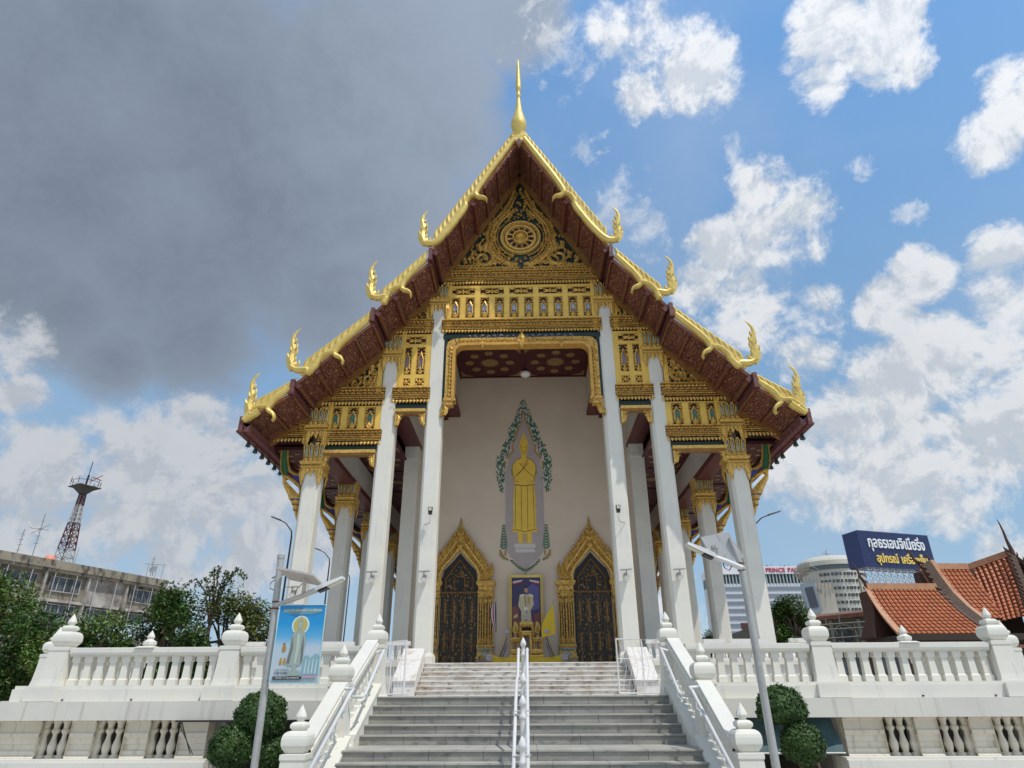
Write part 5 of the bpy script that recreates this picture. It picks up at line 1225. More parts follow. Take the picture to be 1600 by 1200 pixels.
# ================================================================== sloping stair parapets
NEW2 = newel_mesh(1.0, .165, .80).mesh('newel_post', white)
def stairz(y):      # height of the stair pitch line at y
    if y > 12.54: return FL-(13.73-y)*.5
    if y > ly: return lz+.0
    return lz-(ly-y)*.5
for s, w in ((-1, 'left'), (1, 'right')):
    t = thing('stair_parapet', 'white sloping parapet with onion-capped newels along the %s side of the granite stairs' % w, 'parapet', (s*3.05, 12, 0))
    def xp(name, poly, x0, x1, mt=white):
        m = MB(); m.prism(poly, *sorted((s*x0, s*x1)), ax='x'); return part(name, m, mt, t)
    for (ya, yb, za, zb) in ((13.95, 12.15, FL+.18, .93+.12), (11.85, 10.2, .93+.12, .22)):
        # curb, balusters, coping
        xp('curb', [(ya, 0), (ya, za), (yb, zb), (yb, 0)], 2.80, 3.30)
        xp('curb_cap', [(ya, za), (ya, za+.06), (yb, zb+.06), (yb, zb)], 2.78, 3.32)
        xp('coping', [(ya, za+.66), (ya, za+.86), (yb, zb+.86), (yb, zb+.66)], 2.92, 3.16)
        xp('coping_edge', [(ya, za+.72), (ya, za+.80), (yb, zb+.80), (yb, zb+.72)], 2.90, 3.18)
        n_ = 8
        for i in range(n_):
            u = (i+.5)/n_; y_ = lerp(ya, yb, u); zz = lerp(za, zb, u)+.03
            m = MB(); m.lathe(0, 0, [(.07, 0), (.07, .08), (.04, .11), (.065, .22), (.07, .30), (.04, .42), (.035, .46), (.06, .50), (.07, .56), (.07, .70)], 8)
            m.xf(Matrix.Translation((s*3.05, y_, zz))); part('baluster', m, white, t)
    for (y_, zf, kk) in ((14.12, FL-.05, 1), (12.0, .93-.03, 1), (10.10, 0-.02, 1)):
        put('newel_post', NEW2, t, (-s*.08 if y_ > 13 else s*.03, 0+y_-12, zf))
        m = MB(); m.box(s*3.05-.28, s*3.05+.28, y_-.28, y_+.28, 0, zf+.02); part('newel_plinth', m, white, t)

# ================================================================== handrails
def rail_y(y):
    return stairz(y)+.82
t = thing('centre_handrail', 'white enamelled double handrail with turned posts down the middle of the stairs', 'handrail', (.03, 12, 0))
for s in (-1, 1):
    m = MB(); x = .0+s*.085+.02
    pts = [(x, 13.72, 2.50), (x, 13.60, 2.50)]+[(x, yy, FL+.82-(13.6-yy)*.5) for yy in (13.0, 12.6)]+[(x-(.02 if s < 0 else 0), 12.45, FL+.82-.58), (x-(.02 if s < 0 else 0), 12.2, 1.86)]+[(x-(.02 if s < 0 else 0), yy, lerp(1.86, .55, (12.2-yy)/3.2)) for yy in (11.4, 10.4, 9.0)]
    m.tube(pts, .027, 10); m.lathe(x, 13.72, [(.004, 2.45), (.03, 2.47), (.032, 2.5), (.02, 2.53), (.004, 2.54)], 8)
    part('rail', m, pipew, t, True)
def cpost(y, zf, h):
    m = MB(); X = .03
    m.lathe(X, y, [(.07, zf), (.075, zf+.03), (.05, zf+.06), (.045, zf+.12), (.05, zf+.14), (.034, zf+.17), (.038, zf+.3), (.044, zf+h*.62), (.04, zf+h*.66), (.055, zf+h*.68), (.055, zf+h*.71), (.035, zf+h*.74), (.035, zf+h*.84), (.055, zf+h*.86), (.06, zf+h*.90), (.025, zf+h*.97), (.003, zf+h)], 14)
    m.tube([(X-.12, y, zf+h*.78), (X+.12, y, zf+h*.78)], .012, 6)
    part('post', m, pipew, t, True)
cpost(13.62, FL, 1.04); cpost(12.4, .93, 1.12); cpost(11.0, .70, 1.0); cpost(9.9, .15, 1.05)
for s, w in ((-1, 'left'), (1, 'right')):
    t = thing('side_handrail', 'white pipe handrail on short brackets along the %s stair parapet' % w, 'handrail', (s*2.7, 12, 0))
    m = MB(); X = s*2.70
    m.tube([(s*2.86, 13.66, 2.46), (X, 13.60, 2.50), (X, 13.5, 2.49), (X, 12.22, 1.71), (s*2.72, 12.1, 1.68), (s*2.86, 11.95, 1.68)], .027, 10)
    m.tube([(s*2.86, 11.5, 1.80), (X, 11.42, 1.79), (X, 11.25, 1.74), (X, 9.4, .78)], .027, 10)
    part('rail', m, pipew, t, True)
    for (ya, za) in ((13.3, 2.36), (12.9, 2.12), (12.4, 1.82), (11.1, 1.66), (10.6, 1.40), (10.1, 1.14), (9.7, .93)):
        m = MB(); m.tube([(X, ya, za-.02), (X+s*.0, ya, za-.16), (s*2.83, ya, za-.26)], .012, 6); m.lathe(X+s*.06, ya, [(.02, za-.28), (.03, za-.25), (.012, za-.2)], 8); part('bracket', m, pipew, t)

# ---- folding mesh gates
def gate(x0, y0, x1, y1, lab):
    t = thing('folding_gate', lab, 'gate', (x0, y0, FL)); dx, dy = x1-x0, y1-y0
    m = MB(); z0, z1 = .04, 1.24
    m.tube([(0, 0, z0), (0, 0, z1), (dx, dy, z1), (dx, dy, z0), (0, 0, z0)], .024, 8); m.tube([(dx*.5, dy*.5, z0), (dx*.5, dy*.5, z1)], .016, 6)
    put('frame', m.mesh('frame', pipew), t)
    for i in range(9):
        u = (i+.5)/9; m = MB(); m.tube([(dx*u, dy*u, z0), (dx*min(1, u+.12), dy*min(1, u+.12), .6), (dx*u, dy*u, z1)], .006, 5); put('bar', m.mesh('bar', pipew), t)
    for k in (.33, .8): m = MB(); m.tube([(0, 0, k), (dx, dy, k)], .006, 5); put('cross_wire', m.mesh('cross_wire', pipew), t)
gate(2.28, 17.0, 3.55, 17.25, 'open white wire gate standing on the terrace right of the marble steps')
gate(-2.88, 17.0, -3.65, 17.3, 'open white wire gate standing on the terrace left of the marble steps')

# ================================================================== solar street lamps in front
def head(t, base, d, L, W_=.26, tilt=0.15):
    """flat LED head: base point, unit direction (x, y, z)"""
    b = Vector(base); d = Vector(d).normalized(); sd = Vector((0, 1, 0)) if abs(d.y) < .7 else Vector((1, 0, 0)); sd = (sd-d*sd.dot(d)).normalized(); up = d.cross(sd); up = up if up.z > 0 else -up
    def pt(u, v, w): return b+d*u+sd*v+up*w
    m = MB(); m.hexa([pt(0, -W_*.3, -.02), pt(L*.3, -W_*.5, -.03), pt(L*.3, W_*.5, -.03), pt(0, W_*.3, -.02)], [pt(0, -W_*.3, .03), pt(L*.3, -W_*.5, .04), pt(L*.3, W_*.5, .04), pt(0, W_*.3, .03)])
    m.hexa([pt(L*.3, -W_*.5, -.03), pt(L, -W_*.5, -.02), pt(L, W_*.5, -.02), pt(L*.3, W_*.5, -.03)], [pt(L*.3, -W_*.5, .04), pt(L, -W_*.45, .02), pt(L, W_*.45, .02), pt(L*.3, W_*.5, .04)])
    put('lamp_head', m.mesh('lamp_head', pipew), t)
    m = MB(); m.hexa([pt(L*.42, -W_*.4, -.045), pt(L*.95, -W_*.4, -.035), pt(L*.95, W_*.4, -.035), pt(L*.42, W_*.4, -.045)], [pt(L*.42, -W_*.4, -.03), pt(L*.95, -W_*.4, -.02), pt(L*.95, W_*.4, -.02), pt(L*.42, W_*.4, -.03)]); put('lens', m.mesh('lens', lens), t)
    m = MB(); m.hexa([pt(L*.08, -W_*.35, -.06), pt(L*.40, -W_*.42, -.06), pt(L*.40, W_*.42, -.06), pt(L*.08, W_*.35, -.06)], [pt(L*.08, -W_*.35, -.03), pt(L*.40, -W_*.42, -.03), pt(L*.40, W_*.42, -.03), pt(L*.08, W_*.35, -.03)]); put('battery_box', m.mesh('battery_box', cordm), t)
t = thing('solar_street_lamp', 'grey pole with solar lamp arm, the banner beside it, left of the stairs', 'street lamp', (-3.80, 10.5, 0))
m = MB(); m.tube([(0.02, 0, 0), (-.02, 0, 2.5), (-.06, 0, 3.72)], [.055, .052, .052], 14); m.lathe(-.06, 0, [(.06, 3.70), (.062, 3.76), (.03, 3.77)], 14, 0); put('pole', m.mesh('pole', steel, smooth=False), t)
for z_ in (2.92, 3.02): m = MB(); m.lathe(-.035, 0, [(.058, z_), (.062, z_+.01), (.058, z_+.025)], 14); put('clamp_band', m.mesh('clamp_band', rust), t)
m = MB(); m.tube([(-.02, -.03, 2.98), (.35, -.05, 3.10), (.66, -.07, 3.22)], [.035, .04, .045], 8); put('arm', m.mesh('arm', beige), t)
head(t, (.60, -.07, 3.20), (.9, -.02, .38), .46, .18)
m = MB(); m.hexa([(.00, -.25, 3.50), (.60, -.30, 3.38), (.66, .15, 3.28), (.06, .20, 3.40)], [(.00, -.25, 3.53), (.60, -.30, 3.41), (.66, .15, 3.31), (.06, .20, 3.43)]); put('solar_panel', m.mesh('solar_panel', beige), t)
m = MB(); m.tube([(.40, -.05, 3.12), (.40, -.06, 3.36)], .03, 8); put('bracket', m.mesh('bracket', beige), t)
m = MB(); m.hexa([(-.20, .10, 3.40), (-.02, .0, 3.42), (-.02, .2, 3.48), (-.20, .3, 3.46)], [(-.20, .10, 3.43), (-.02, .0, 3.45), (-.02, .2, 3.51), (-.20, .3, 3.49)]); put('side_panel', m.mesh('side_panel', greyl), t)
m = MB(); m.tube([(-.10, .05, 3.4), (-.17, .0, 3.32), (-.16, .0, 3.24), (-.06, 0, 3.2)], .007, 5); m.tube([(.4, -.05, 3.34), (.30, -.08, 3.22), (.28, -.08, 3.12)], .006, 5); put('cable', m.mesh('cable', cordm), t)

t = thing('solar_street_lamp', 'grey leaning pole with solar lamp arm and upright panels, right of the stairs', 'street lamp', (3.42, 10.0, 0))
m = MB(); m.tube([(.0, 0, 0), (-.03, 0, 2.2), (-.05, 0, 3.40), (-.16, 0, 3.86)], [.058, .053, .05, .03], 14); put('pole', m.mesh('pole', steel), t)
for z_ in (3.36, 3.46): m = MB(); m.lathe(-.06, 0, [(.054, z_), (.062, z_+.01), (.054, z_+.025)], 14); put('clamp_band', m.mesh('clamp_band', rust), t)
m = MB(); m.tube([(-.06, -.03, 3.40), (-.30, -.05, 3.50), (-.50, -.06, 3.58)], [.045, .045, .035], 8); put('arm', m.mesh('arm', pipew), t)
head(t, (-.44, -.06, 3.56), (-.86, -.05, .40), .46, .18)
m = MB(); m.hexa([(-.50, .0, 3.62), (-.22, -.02, 3.52), (-.22, .0, 3.55), (-.50, .02, 3.66)], [(-.60, .03, 3.88), (-.36, .02, 3.92), (-.36, .04, 3.92), (-.60, .05, 3.88)]); put('solar_panel', m.mesh('solar_panel', P('panel_back', (.40, .41, .40), .5)), t)
m = MB(); m.hexa([(-.20, .0, 3.50), (.0, -.05, 3.55), (.0, -.03, 3.57), (-.20, .02, 3.53)], [(-.34, .06, 3.93), (-.16, .04, 3.96), (-.16, .06, 3.97), (-.34, .08, 3.94)]); put('solar_panel', m.mesh('solar_panel', P('panel_back', (.40, .41, .40), .5)), t)
m = MB(); m.tube([(-.30, -.04, 3.52), (-.27, .0, 3.62), (-.30, .03, 3.75)], .014, 6); m.tube([(-.40, -.05, 3.58), (-.38, 0, 3.7), (-.30, .03, 3.72)], .01, 6); m.box(-.46, -.40, -.02, .02, 3.70, 3.74); put('bracket', m.mesh('bracket', greyl), t)
m = MB(); m.tube([(-.34, -.05, 3.5), (-.33, -.06, 3.40), (-.26, -.06, 3.36), (-.20, -.05, 3.44)], .008, 5); put('cable', m.mesh('cable', cordm), t)

# ---- banner on the left pole
BX0, BX1, BZ0, BZ1, BYY = -3.72, -3.01, 1.87, 2.97, 10.42
t = thing('banner', 'blue printed banner showing a standing robed statue, tied to the left lamp pole', 'banner', ((BX0+BX1)/2, BYY, BZ0))
m = MB(); n_ = 12; v = []
m.box(BX0, BX1, BYY, BYY+.012, BZ0, BZ1)
bsky = bpy.data.materials.new('banner_print'); bsky.use_nodes = True; q = bsky.node_tree; bs = q.nodes['Principled BSDF']; bs.inputs['Roughness'].default_value = .4
tc_ = q.nodes.new('ShaderNodeTexCoord'); sp_ = q.nodes.new('ShaderNodeSeparateXYZ'); rp = q.nodes.new('ShaderNodeValToRGB'); q.links.new(tc_.outputs['Generated'], sp_.inputs[0]); q.links.new(sp_.outputs[2], rp.inputs[0]); q.links.new(rp.outputs[0], bs.inputs['Base Color'])
e = rp.color_ramp.elements; e[0].position = .0; e[0].color = (.30, .42, .45, 1); e[1].position = 1; e[1].color = (.02, .22, .50, 1)
for p_, c_ in ((.12, (.46, .52, .56, 1)), (.45, (.42, .52, .60, 1)), (.58, (.10, .38, .62, 1)), (.75, (.01, .27, .58, 1))): k_ = e.new(p_); k_.color = c_
part('print_sheet', m, bsky, t)
m = MB()
for a, b, c_, d in ((BX0-.012, BX0, BZ0-.012, BZ1+.012), (BX1, BX1+.012, BZ0-.012, BZ1+.012), (BX0, BX1, BZ0-.012, BZ0), (BX0, BX1, BZ1, BZ1+.012)): m.box(a, b, BYY-.008, BYY+.018, c_, d)
part('edge_frame', m, P('banner_edge', (.42, .62, .66), .4), t)
bw, bh = BX1-BX0, BZ1-BZ0
def bp(nm, pts, col, d=.004): 
    m = MB(); m.fan([(BX0+a*bw, BZ0+b*bh) for a, b in pts], BYY-d, 0, .002); return part(nm, m, P('print_%02d%02d%02d' % tuple(int(c*99) for c in col), col, .45), t)
def ell(cx, cy, rx, ry, n_=22, a0=0): return [(cx+rx*math.cos(2*math.pi*k/n_), cy+ry*math.sin(2*math.pi*k/n_)) for k in range(n_)]
bp('printed_halo', ell(.50, .735, .19, .125), (.55, .72, .70), .004); bp('printed_halo', ell(.50, .735, .155, .105), (.46, .40, .13), .007)
bp('printed_mountain', [(.62, .10), (.66, .33), (.72, .35), (.80, .31), (.90, .37), (.99, .34), (.99, .10)], (.22, .38, .43), .004)
for k in range(4): bp('printed_waterfall', [(.69+k*.075, .12), (.71+k*.075, .30-.02*(k % 2)), (.725+k*.075, .30), (.715+k*.075, .12)], (.55, .62, .62), .006)
st = (.30, .37, .33)
body = [(.50, .865), (.485, .82), (.455, .775), (.45, .73), (.465, .69), (.47, .66), (.37, .635), (.34, .60), (.345, .50), (.335, .43), (.29, .24), (.33, .215), (.42, .215), (.43, .16), (.36, .14), (.35, .09), (.62, .09), (.61, .14), (.52, .16), (.52, .215), (.61, .225), (.635, .26), (.64, .43), (.66, .50), (.645, .60), (.60, .64), (.53, .66), (.535, .69), (.55, .73), (.545, .775), (.515, .82)]
bp('printed_statue', body, st, .010)
bp('printed_shade', [(.37, .60), (.40, .45), (.36, .24), (.30, .25), (.35, .43)], (.15, .16, .15), .013); bp('printed_shade', [(.60, .60), (.58, .45), (.60, .24), (.63, .27), (.63, .43)], (.15, .16, .15), .013)
bp('printed_light', [(.46, .62), (.52, .62), (.54, .45), (.50, .24), (.46, .24), (.47, .45)], (.44, .50, .44), .013)
bp('printed_face', ell(.50, .725, .038, .040), (.40, .46, .41), .013)
for x_ in (-.016, .016): bp('printed_eye', ell(.50+x_, .733, .009, .004, 8), (.10, .12, .11), .015)
bp('printed_mouth', ell(.50, .702, .012, .003, 8), (.14, .15, .14), .015)
bp('printed_ornament', ell(.21, .43, .045, .045), (.36, .22, .06), .006); bp('printed_ornament', ell(.20, .49, .025, .02), (.30, .18, .05), .006)
for x_ in (.17, .25): bp('printed_ornament', [(x_-.03, .235), (x_-.015, .31), (x_+.015, .32), (x_+.03, .25), (x_+.02, .225)], (.42, .24, .04), .006)
# small lettering, too fine to read in the photograph: rows of short looped strokes
def script_row(nm, x, z, w_, hgt, col, d=.010, seed=1):
    rr = random.Random(seed); m = MB(); u = x*bw; end = (x+w_)*bw; H = hgt*bh; zz = BZ0+z*bh
    while u < end:
        cw = H*rr.uniform(.45, .75); k_ = rr.random(); X = BX0+u; sw = H*.10
        def st_(p): m.leaf([(X+a_*cw, BYY-d, zz+b_*H) for a_, b_ in p], [sw]*len(p), (0, -1, 0), .0004)
        if rr.random() < .12: u += cw*.7; continue
        st_([(.1, 0), (.1, .7), (.3, 1), (.6, 1), (.8, .7), (.8, 0)] if k_ < .4 else ([(.1, 1), (.1, .1), (.45, .35), (.8, .1), (.8, 1)] if k_ < .7 else [(.1, .8), (.4, 1), (.7, .8), (.4, .5), (.2, .2), (.8, .0)]))
        if rr.random() < .3: st_([(.3, 1.25), (.8, 1.35)])
        u += cw*1.15
    part(nm, m, P('ink_%02d%02d%02d' % tuple(int(c*99) for c in col), col, .5), t)
bp('printed_title_band', [(.08, .90), (.12, .955), (.92, .955), (.95, .91), (.7, .875), (.35, .875)], (.10, .30, .42), .004)
script_row('printed_title', .10, .915, .82, .028, (.66, .62, .44), .008, 3); script_row('printed_subtitle', .24, .885, .52, .014, (.34, .38, .34), .008, 4)
bp('printed_label', [(.05, .045), (.05, .082), (.66, .082), (.66, .045)], (.02, .02, .02), .012); script_row('printed_label_text', .08, .055, .54, .016, (.6, .6, .6), .016, 5)
bp('printed_label', [(.68, .065), (.68, .088), (.97, .088), (.97, .065)], (.50, .22, .36), .012); script_row('printed_label_text', .70, .070, .26, .011, (.7, .55, .62), .016, 6)
script_row('printed_caption', .07, .108, .30, .026, (.08, .10, .14), .008, 7); script_row('printed_caption', .10, .165, .26, .011, (.16, .20, .24), .008, 8); script_row('printed_caption', .06, .148, .32, .010, (.16, .20, .24), .008, 9); script_row('printed_caption', .06, .018, .85, .012, (.2, .26, .28), .016, 10)
m = MB(); m.tube([(BX0, BYY, BZ1), (-3.80, 10.48, BZ1+.03)], .005, 4); m.tube([(BX0, BYY, BZ0+.02), (-3.78, 10.48, BZ0+.04)], .005, 4); part('tie', m, cordm, t)

# ================================================================== topiary
def topiary(x, y, balls, trunk, label, seed):
    rr = random.Random(seed); t = thing('topiary_shrub', label, 'shrub', (x, y, 0))
    m = MB()
    for pts, r_ in trunk: m.tube(pts, r_, 7)
    put('trunk', m.mesh('trunk', barkm), t)
    for (cx, cy, cz, r_, fl) in balls:
        m = MB(); core = MB()
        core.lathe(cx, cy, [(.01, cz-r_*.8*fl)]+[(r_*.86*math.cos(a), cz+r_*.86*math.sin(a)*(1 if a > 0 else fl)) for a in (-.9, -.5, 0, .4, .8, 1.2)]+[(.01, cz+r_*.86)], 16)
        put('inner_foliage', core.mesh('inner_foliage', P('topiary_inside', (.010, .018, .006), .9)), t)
        n_ = int(9000*(r_/.4)**2)
        for i in range(n_):
            u = rr.uniform(-1, 1); a = rr.uniform(0, 6.283); q = math.sqrt(1-u*u); d = Vector((q*math.cos(a), q*math.sin(a), u))
            bump_ = 1+.06*math.sin(5*d.x+seed)*math.sin(6*d.z+1)+.045*math.sin(13*d.x+9*d.y)*math.sin(11*d.z+2)+(.08 if rr.random() < .06 else 0)
            k_ = r_*rr.uniform(.88, 1.02)*bump_; p = Vector((cx, cy, cz))+Vector((d.x*k_, d.y*k_, d.z*k_*(1 if d.z > 0 else fl)))
            s_ = rr.uniform(.011, .025); e1 = Vector((rr.gauss(0, 1), rr.gauss(0, 1), rr.gauss(0, 1))).normalized(); e2 = (d+e1*.9).cross(e1).normalized(); e1 = e1*s_*1.5; e2 = e2*s_
            m.face([p-e1, p+e2*.8, p+e1, p-e2*.8])
        tag(put('foliage', m.mesh('foliage', leafT), t), kind='stuff')
topiary(-4.48, 12.3, [(.0, 0, 1.36, .42, .8), (-.32, -.2, .92, .37, .8), (.18, .1, .85, .30, .8)], [([(.05, 0, 0), (.0, 0, .5), (.0, 0, 1.1)], .035), ([(.0, -.05, .3), (-.2, -.15, .6), (-.3, -.2, .8)], .025)],
        'clipped cloud-pruned shrub of dark green balls left of the stairs, behind the lamp pole', 1)
topiary(4.42, 12.4, [(.02, 0, 1.42, .40, .45), (.20, -.2, .93, .34, .85)], [([(.20, -.2, 0), (.16, -.15, .55), (.05, 0, 1.3)], .035), ([(.14, -.1, .9), (.1, 0, 1.2)], .02), ([(.36, -.5, .0), (.30, -.45, .70)], .022)],
        'clipped shrub with a dome above a round ball, right of the stairs', 2)
# ---- awnings in the openings under the terrace
t = thing('awning', 'teal fabric awning under the terrace to the right of the stairs', 'awning', (4.8, 13.6, 1.2))
m = MB(); v = []; f = []; n_ = 24
for i in range(n_+1):
    x = lerp(3.5, 5.85, i/n_)
    for j in range(8):
        u = j/7; v.append((x, 13.88-u*.35-.03*math.sin(i*.9+j), lerp(1.28, .72, u)-.03*math.sin(i*.7)*u))
for i in range(n_):
    for j in range(7): f.append((i*8+j, i*8+j+1, i*8+j+9, i*8+j+8))
m.add(v, f); part('canvas', m, M('teal_canvas', (.035, .085, .095), .6, 0, var=(3, (.08, .12, .12), .4, .8, (1, 1, .4))), t, True)
m = MB(); m.tube([(3.5, 13.52, .72), (5.85, 13.52, .72)], .018, 6); part('front_bar', m, greyl, t)
t = thing('folded_awning', 'thin black folded awning frame on the wall left of the dark opening', 'awning', (-6.0, 13.5, 1.2))
m = MB(); m.box(-6.45, -3.6, 13.30, 13.36, 1.27, 1.30); part('bar', m, cordm, t)
m = MB(); m.tube([(-6.35, 13.35, 1.27), (-6.1, 13.4, .75)], .010, 5); m.tube([(-6.4, 13.36, 1.25), (-6.05, 13.4, .74)], .008, 5); m.lathe(-6.42, 13.4, [(.02, 1.18), (.02, 1.26)], 6); part('stay', m, cordm, t)
# ================================================================== left apartment block
def frame_local(p0, p1):
    """unit vectors of a facade running from p0 to p1 (x, y)"""
    d = Vector((p1[0]-p0[0], p1[1]-p0[1], 0)); L = d.length; return d.normalized(), L
A0, A1 = (-66, 44), (-49.6, 89.6)           # facade line of the block, roof edge at 16 m
d, L = frame_local(A0, A1); rz = math.atan2(d.y, d.x)
t = thing('apartment_block', 'old stained concrete apartment block with rooftop aerials behind the trees on the left', 'building', (A0[0], A0[1], 0), rz)
# local x along the facade, local -y towards the temple
def lp(name, mb, mats, parent=t): return put(name, mb.mesh(name, mats), parent)
m = MB(); m.box(0, L, .6, 12, 0, 15.1); lp('wall', m, concl)
m = MB(); m.box(-.3, L+.2, -.5, 12.3, 15.1, 16.0); m.box(-.3, L+.2, -.3, 12, 14.75, 15.1); lp('parapet', m, concrete)
m = MB(); m.box(L+.2, L+3.2, .2, 12, 0, 14.6, 0); m.box(L+.15, L+3.35, .1, 12.1, 14.6, 15.0, 1); lp('stair_annex', m, [rust, concrete])
rr = random.Random(4); nb = 9; bw_ = L/nb
for fl in range(5):
    z0 = 11.9-3.0*fl
    m = MB(); m.box(-.1, L, -.15, .6, z0-.35, z0-.05); lp('floor_band', m, concl)
    for b_ in range(nb):
        x0 = b_*bw_
        kind = rr.choice(('win', 'open', 'grille', 'win', 'grille', 'brown')) if fl else ('win', 'brown', 'win', 'render', 'win', 'open', 'win', 'render', 'open')[b_]
        m = MB(); m.box(x0+.15, x0+bw_-.15, .35, .62, z0-.05, z0+2.85, {'render': 1, 'brown': 2}.get(kind, 1)); lp('bay_wall', m, [concl, concrete if kind != 'render' else concl, rust])
        if kind in ('win', 'open'):
            f_ = MB(); f_.box(x0+.8, x0+bw_-.8, .26, .345, z0+.9, z0+2.4, 0); o = lp('window', f_, [winm])
            g_ = MB(); 
            for q in range(5): xx = lerp(x0+.8, x0+bw_-.8, q/4); g_.box(xx-.05, xx+.05, .18, .255, z0+.9, z0+2.4)
            g_.box(x0+.75, x0+bw_-.75, .17, .256, z0+2.4, z0+2.5); g_.box(x0+.75, x0+bw_-.75, .17, .256, z0+.8, z0+.9); lp('window_frame', g_, concl, o)
        if kind in ('grille', 'brown') or fl:
            g_ = MB()
            for q in range(19): xx = lerp(x0+.3, x0+bw_-.3, q/18); g_.box(xx-.025, xx+.025, -.12, -.07, z0-.05, z0+(2.5 if kind == 'grille' else 1.1))
            for zz in (z0+.02, z0+1.1, z0+(2.45 if kind == 'grille' else 1.1)): g_.box(x0+.25, x0+bw_-.25, -.13, -.065, zz, zz+.06)
            lp('balcony_grille', g_, P('grille_paint', (.34, .34, .33), .6))
        m = MB(); m.box(x0-.12, x0+.12, -.14, .6, z0-.05, z0+2.9); lp('pier', m, concl)
for b_ in range(0, nb*2):
    m = MB(); xx = b_*bw_/2+.9; m.tube([(xx, -.25, 15.0), (xx, -.25, 3)], .05, 5); lp('drain_pipe', m, P('pipe_grey', (.45, .44, .42), .6))
# lower white roof in front
t2 = thing('shed_roof', 'pale blue-white sheet metal roof between the trees at the left', 'roof', (-30, 50, 0))
m = MB(); m.hexa([(-34, 49, 4.6), (-29.5, 49, 5.0), (-29.5, 56, 7.2), (-34, 56, 6.9)], [(-34, 49, 4.75), (-29.5, 49, 5.15), (-29.5, 56, 7.35), (-34, 56, 7.05)]); m.box(-34, -29.6, 49.6, 55, 0, 4.6); part('sheet', m, P('blue_white_sheet', (.42, .48, .52), .5), t2)

# ---- lattice tower
t = thing('radio_mast', 'rusty red and white lattice radio tower with a square platform above the apartment block', 'tower', (-57.6, 80, 0))
def zs(z): return 1.7+(z-1.7)*1.23
def lat(mb, w0, w1, z0, z1, n_, r_=.05, mi=0):
    w0, w1, z0, z1 = w0*.85, w1*.85, zs(z0), zs(z1)
    for k in range(4):
        a = math.pi/4+k*math.pi/2; b_ = a+math.pi/2
        def c_(q, an): w_ = lerp(w0, w1, q); return (w_*math.cos(an), w_*math.sin(an), lerp(z0, z1, q))
        mb.tube([c_(0, a), c_(1, a)], r_*1.4, 4, mi)
        for i in range(n_):
            mb.tube([c_(i/n_, a), c_((i+1)/n_, b_)], r_*.7, 3, mi); mb.tube([c_(i/n_, b_), c_((i+1)/n_, a)], r_*.7, 3, mi); mb.tube([c_((i+1)/n_, a), c_((i+1)/n_, b_)], r_*.7, 3, mi)
bands = [(1.55, 1.12, 12, 15.2, 4, 0), (1.12, .78, 15.2, 17.9, 4, 1), (.78, .50, 17.9, 19.8, 4, 0), (.50, .42, 19.8, 21.2, 3, 1)]
for w0, w1, z0, z1, n_, mi in bands:
    m = MB(); lat(m, w0, w1, z0, z1, n_, .07); put('lattice_section', m.mesh('lattice_section', [P('mast_white', (.40, .38, .36), .6), P('mast_red', (.11, .04, .035), .7)][mi]), t)
m = MB(); m.lathe(0, 0, [(.3, zs(20.9)), (1.3, zs(21.6)), (1.95, zs(21.7)), (1.95, zs(21.78)), (.3, zs(21.85))], 4, 0, .3); put('platform', m.mesh('platform', P('mast_dark', (.07, .065, .06), .7)), t)
m = MB(); m.tube([(0, 0, zs(21.8)), (.1, 0, zs(24.6))], .05, 5); m.tube([(0, 0, zs(21.8)), (.08, 0, zs(23.1))], .12, 6)
for k in range(8): a = k*.8; m.tube([(1.7*math.cos(a), 1.7*math.sin(a), zs(21.8)), (1.7*math.cos(a), 1.7*math.sin(a), zs(22.6))], .04, 4)
m.tube([(1.7*math.cos(k*.7), 1.7*math.sin(k*.7), zs(22.3)) for k in range(10)], .03, 4); put('aerial', m.mesh('aerial', cordm), t)
m = MB(); m.tube([(.9, -.5, 27.0), (2.3, -.5, 27.8)], .06, 4); m.tube([(1.0, -.5, 27.6), (2.3, -.5, 27.1)], .06, 4); put('red_beacon_arm', m.mesh('red_beacon_arm', P('mast_red2', (.35, .07, .05), .7)), t)
for i, (x, y, zt, w_) in enumerate(((-52.6, 66, 17.6, 'leftmost'), (-50.9, 66, 19.2, 'taller'), (-46.2, 80, 17.4, 'shorter'))):
    t = thing('tv_aerial', '%s thin television aerial on the apartment roof beside the lattice tower' % w_, 'aerial', (x, y, 14 if i < 2 else 15))
    z0 = 0; h_ = zt-(14 if i < 2 else 15); m = MB(); m.tube([(0, 0, 0), (0, 0, h_)], .045, 5)
    if i == 1: m.tube([(-1.2, 0, h_*.72), (.9, 0, h_*.66)], .03, 4); m.tube([(-.9, 0, h_*.6), (.9, 0, h_*.78)], .03, 4); m.tube([(0, 0, h_*.55), (-1.6, 0, h_*.85)], .03, 4)
    for k in range(4): m.tube([(-.25, 0, h_*(.4+.15*k)), (.25, 0, h_*(.4+.15*k))], .025, 4)
    if i == 2: m.tube([(-1.0, 0, 1.5), (1.8, 0, 1.3)], .03, 4)
    put('mast', m.mesh('mast', greyl), t)
for i, (x, y, z) in enumerate(((-50.8, 87, 16), (-50.2, 88, 16), (-49.3, 88, 16), (-54.0, 77, 16), (-60, 60, 16))):
    tag(put('roof_pole', MB().tube([(0, 0, 0), (.05, 0, 1.9)], .04, 4).mesh('roof_pole', greyl), None, (x, y, z)), ('second', 'third', 'rightmost', 'fourth', 'leftmost')[i]+' thin bare pole on the roof edge of the apartment block', 'pole', 'thin poles on the apartment roof')
t = thing('satellite_dish', 'round grey satellite dish at the right end of the apartment roof', 'dish', (-49.4, 86, 16))
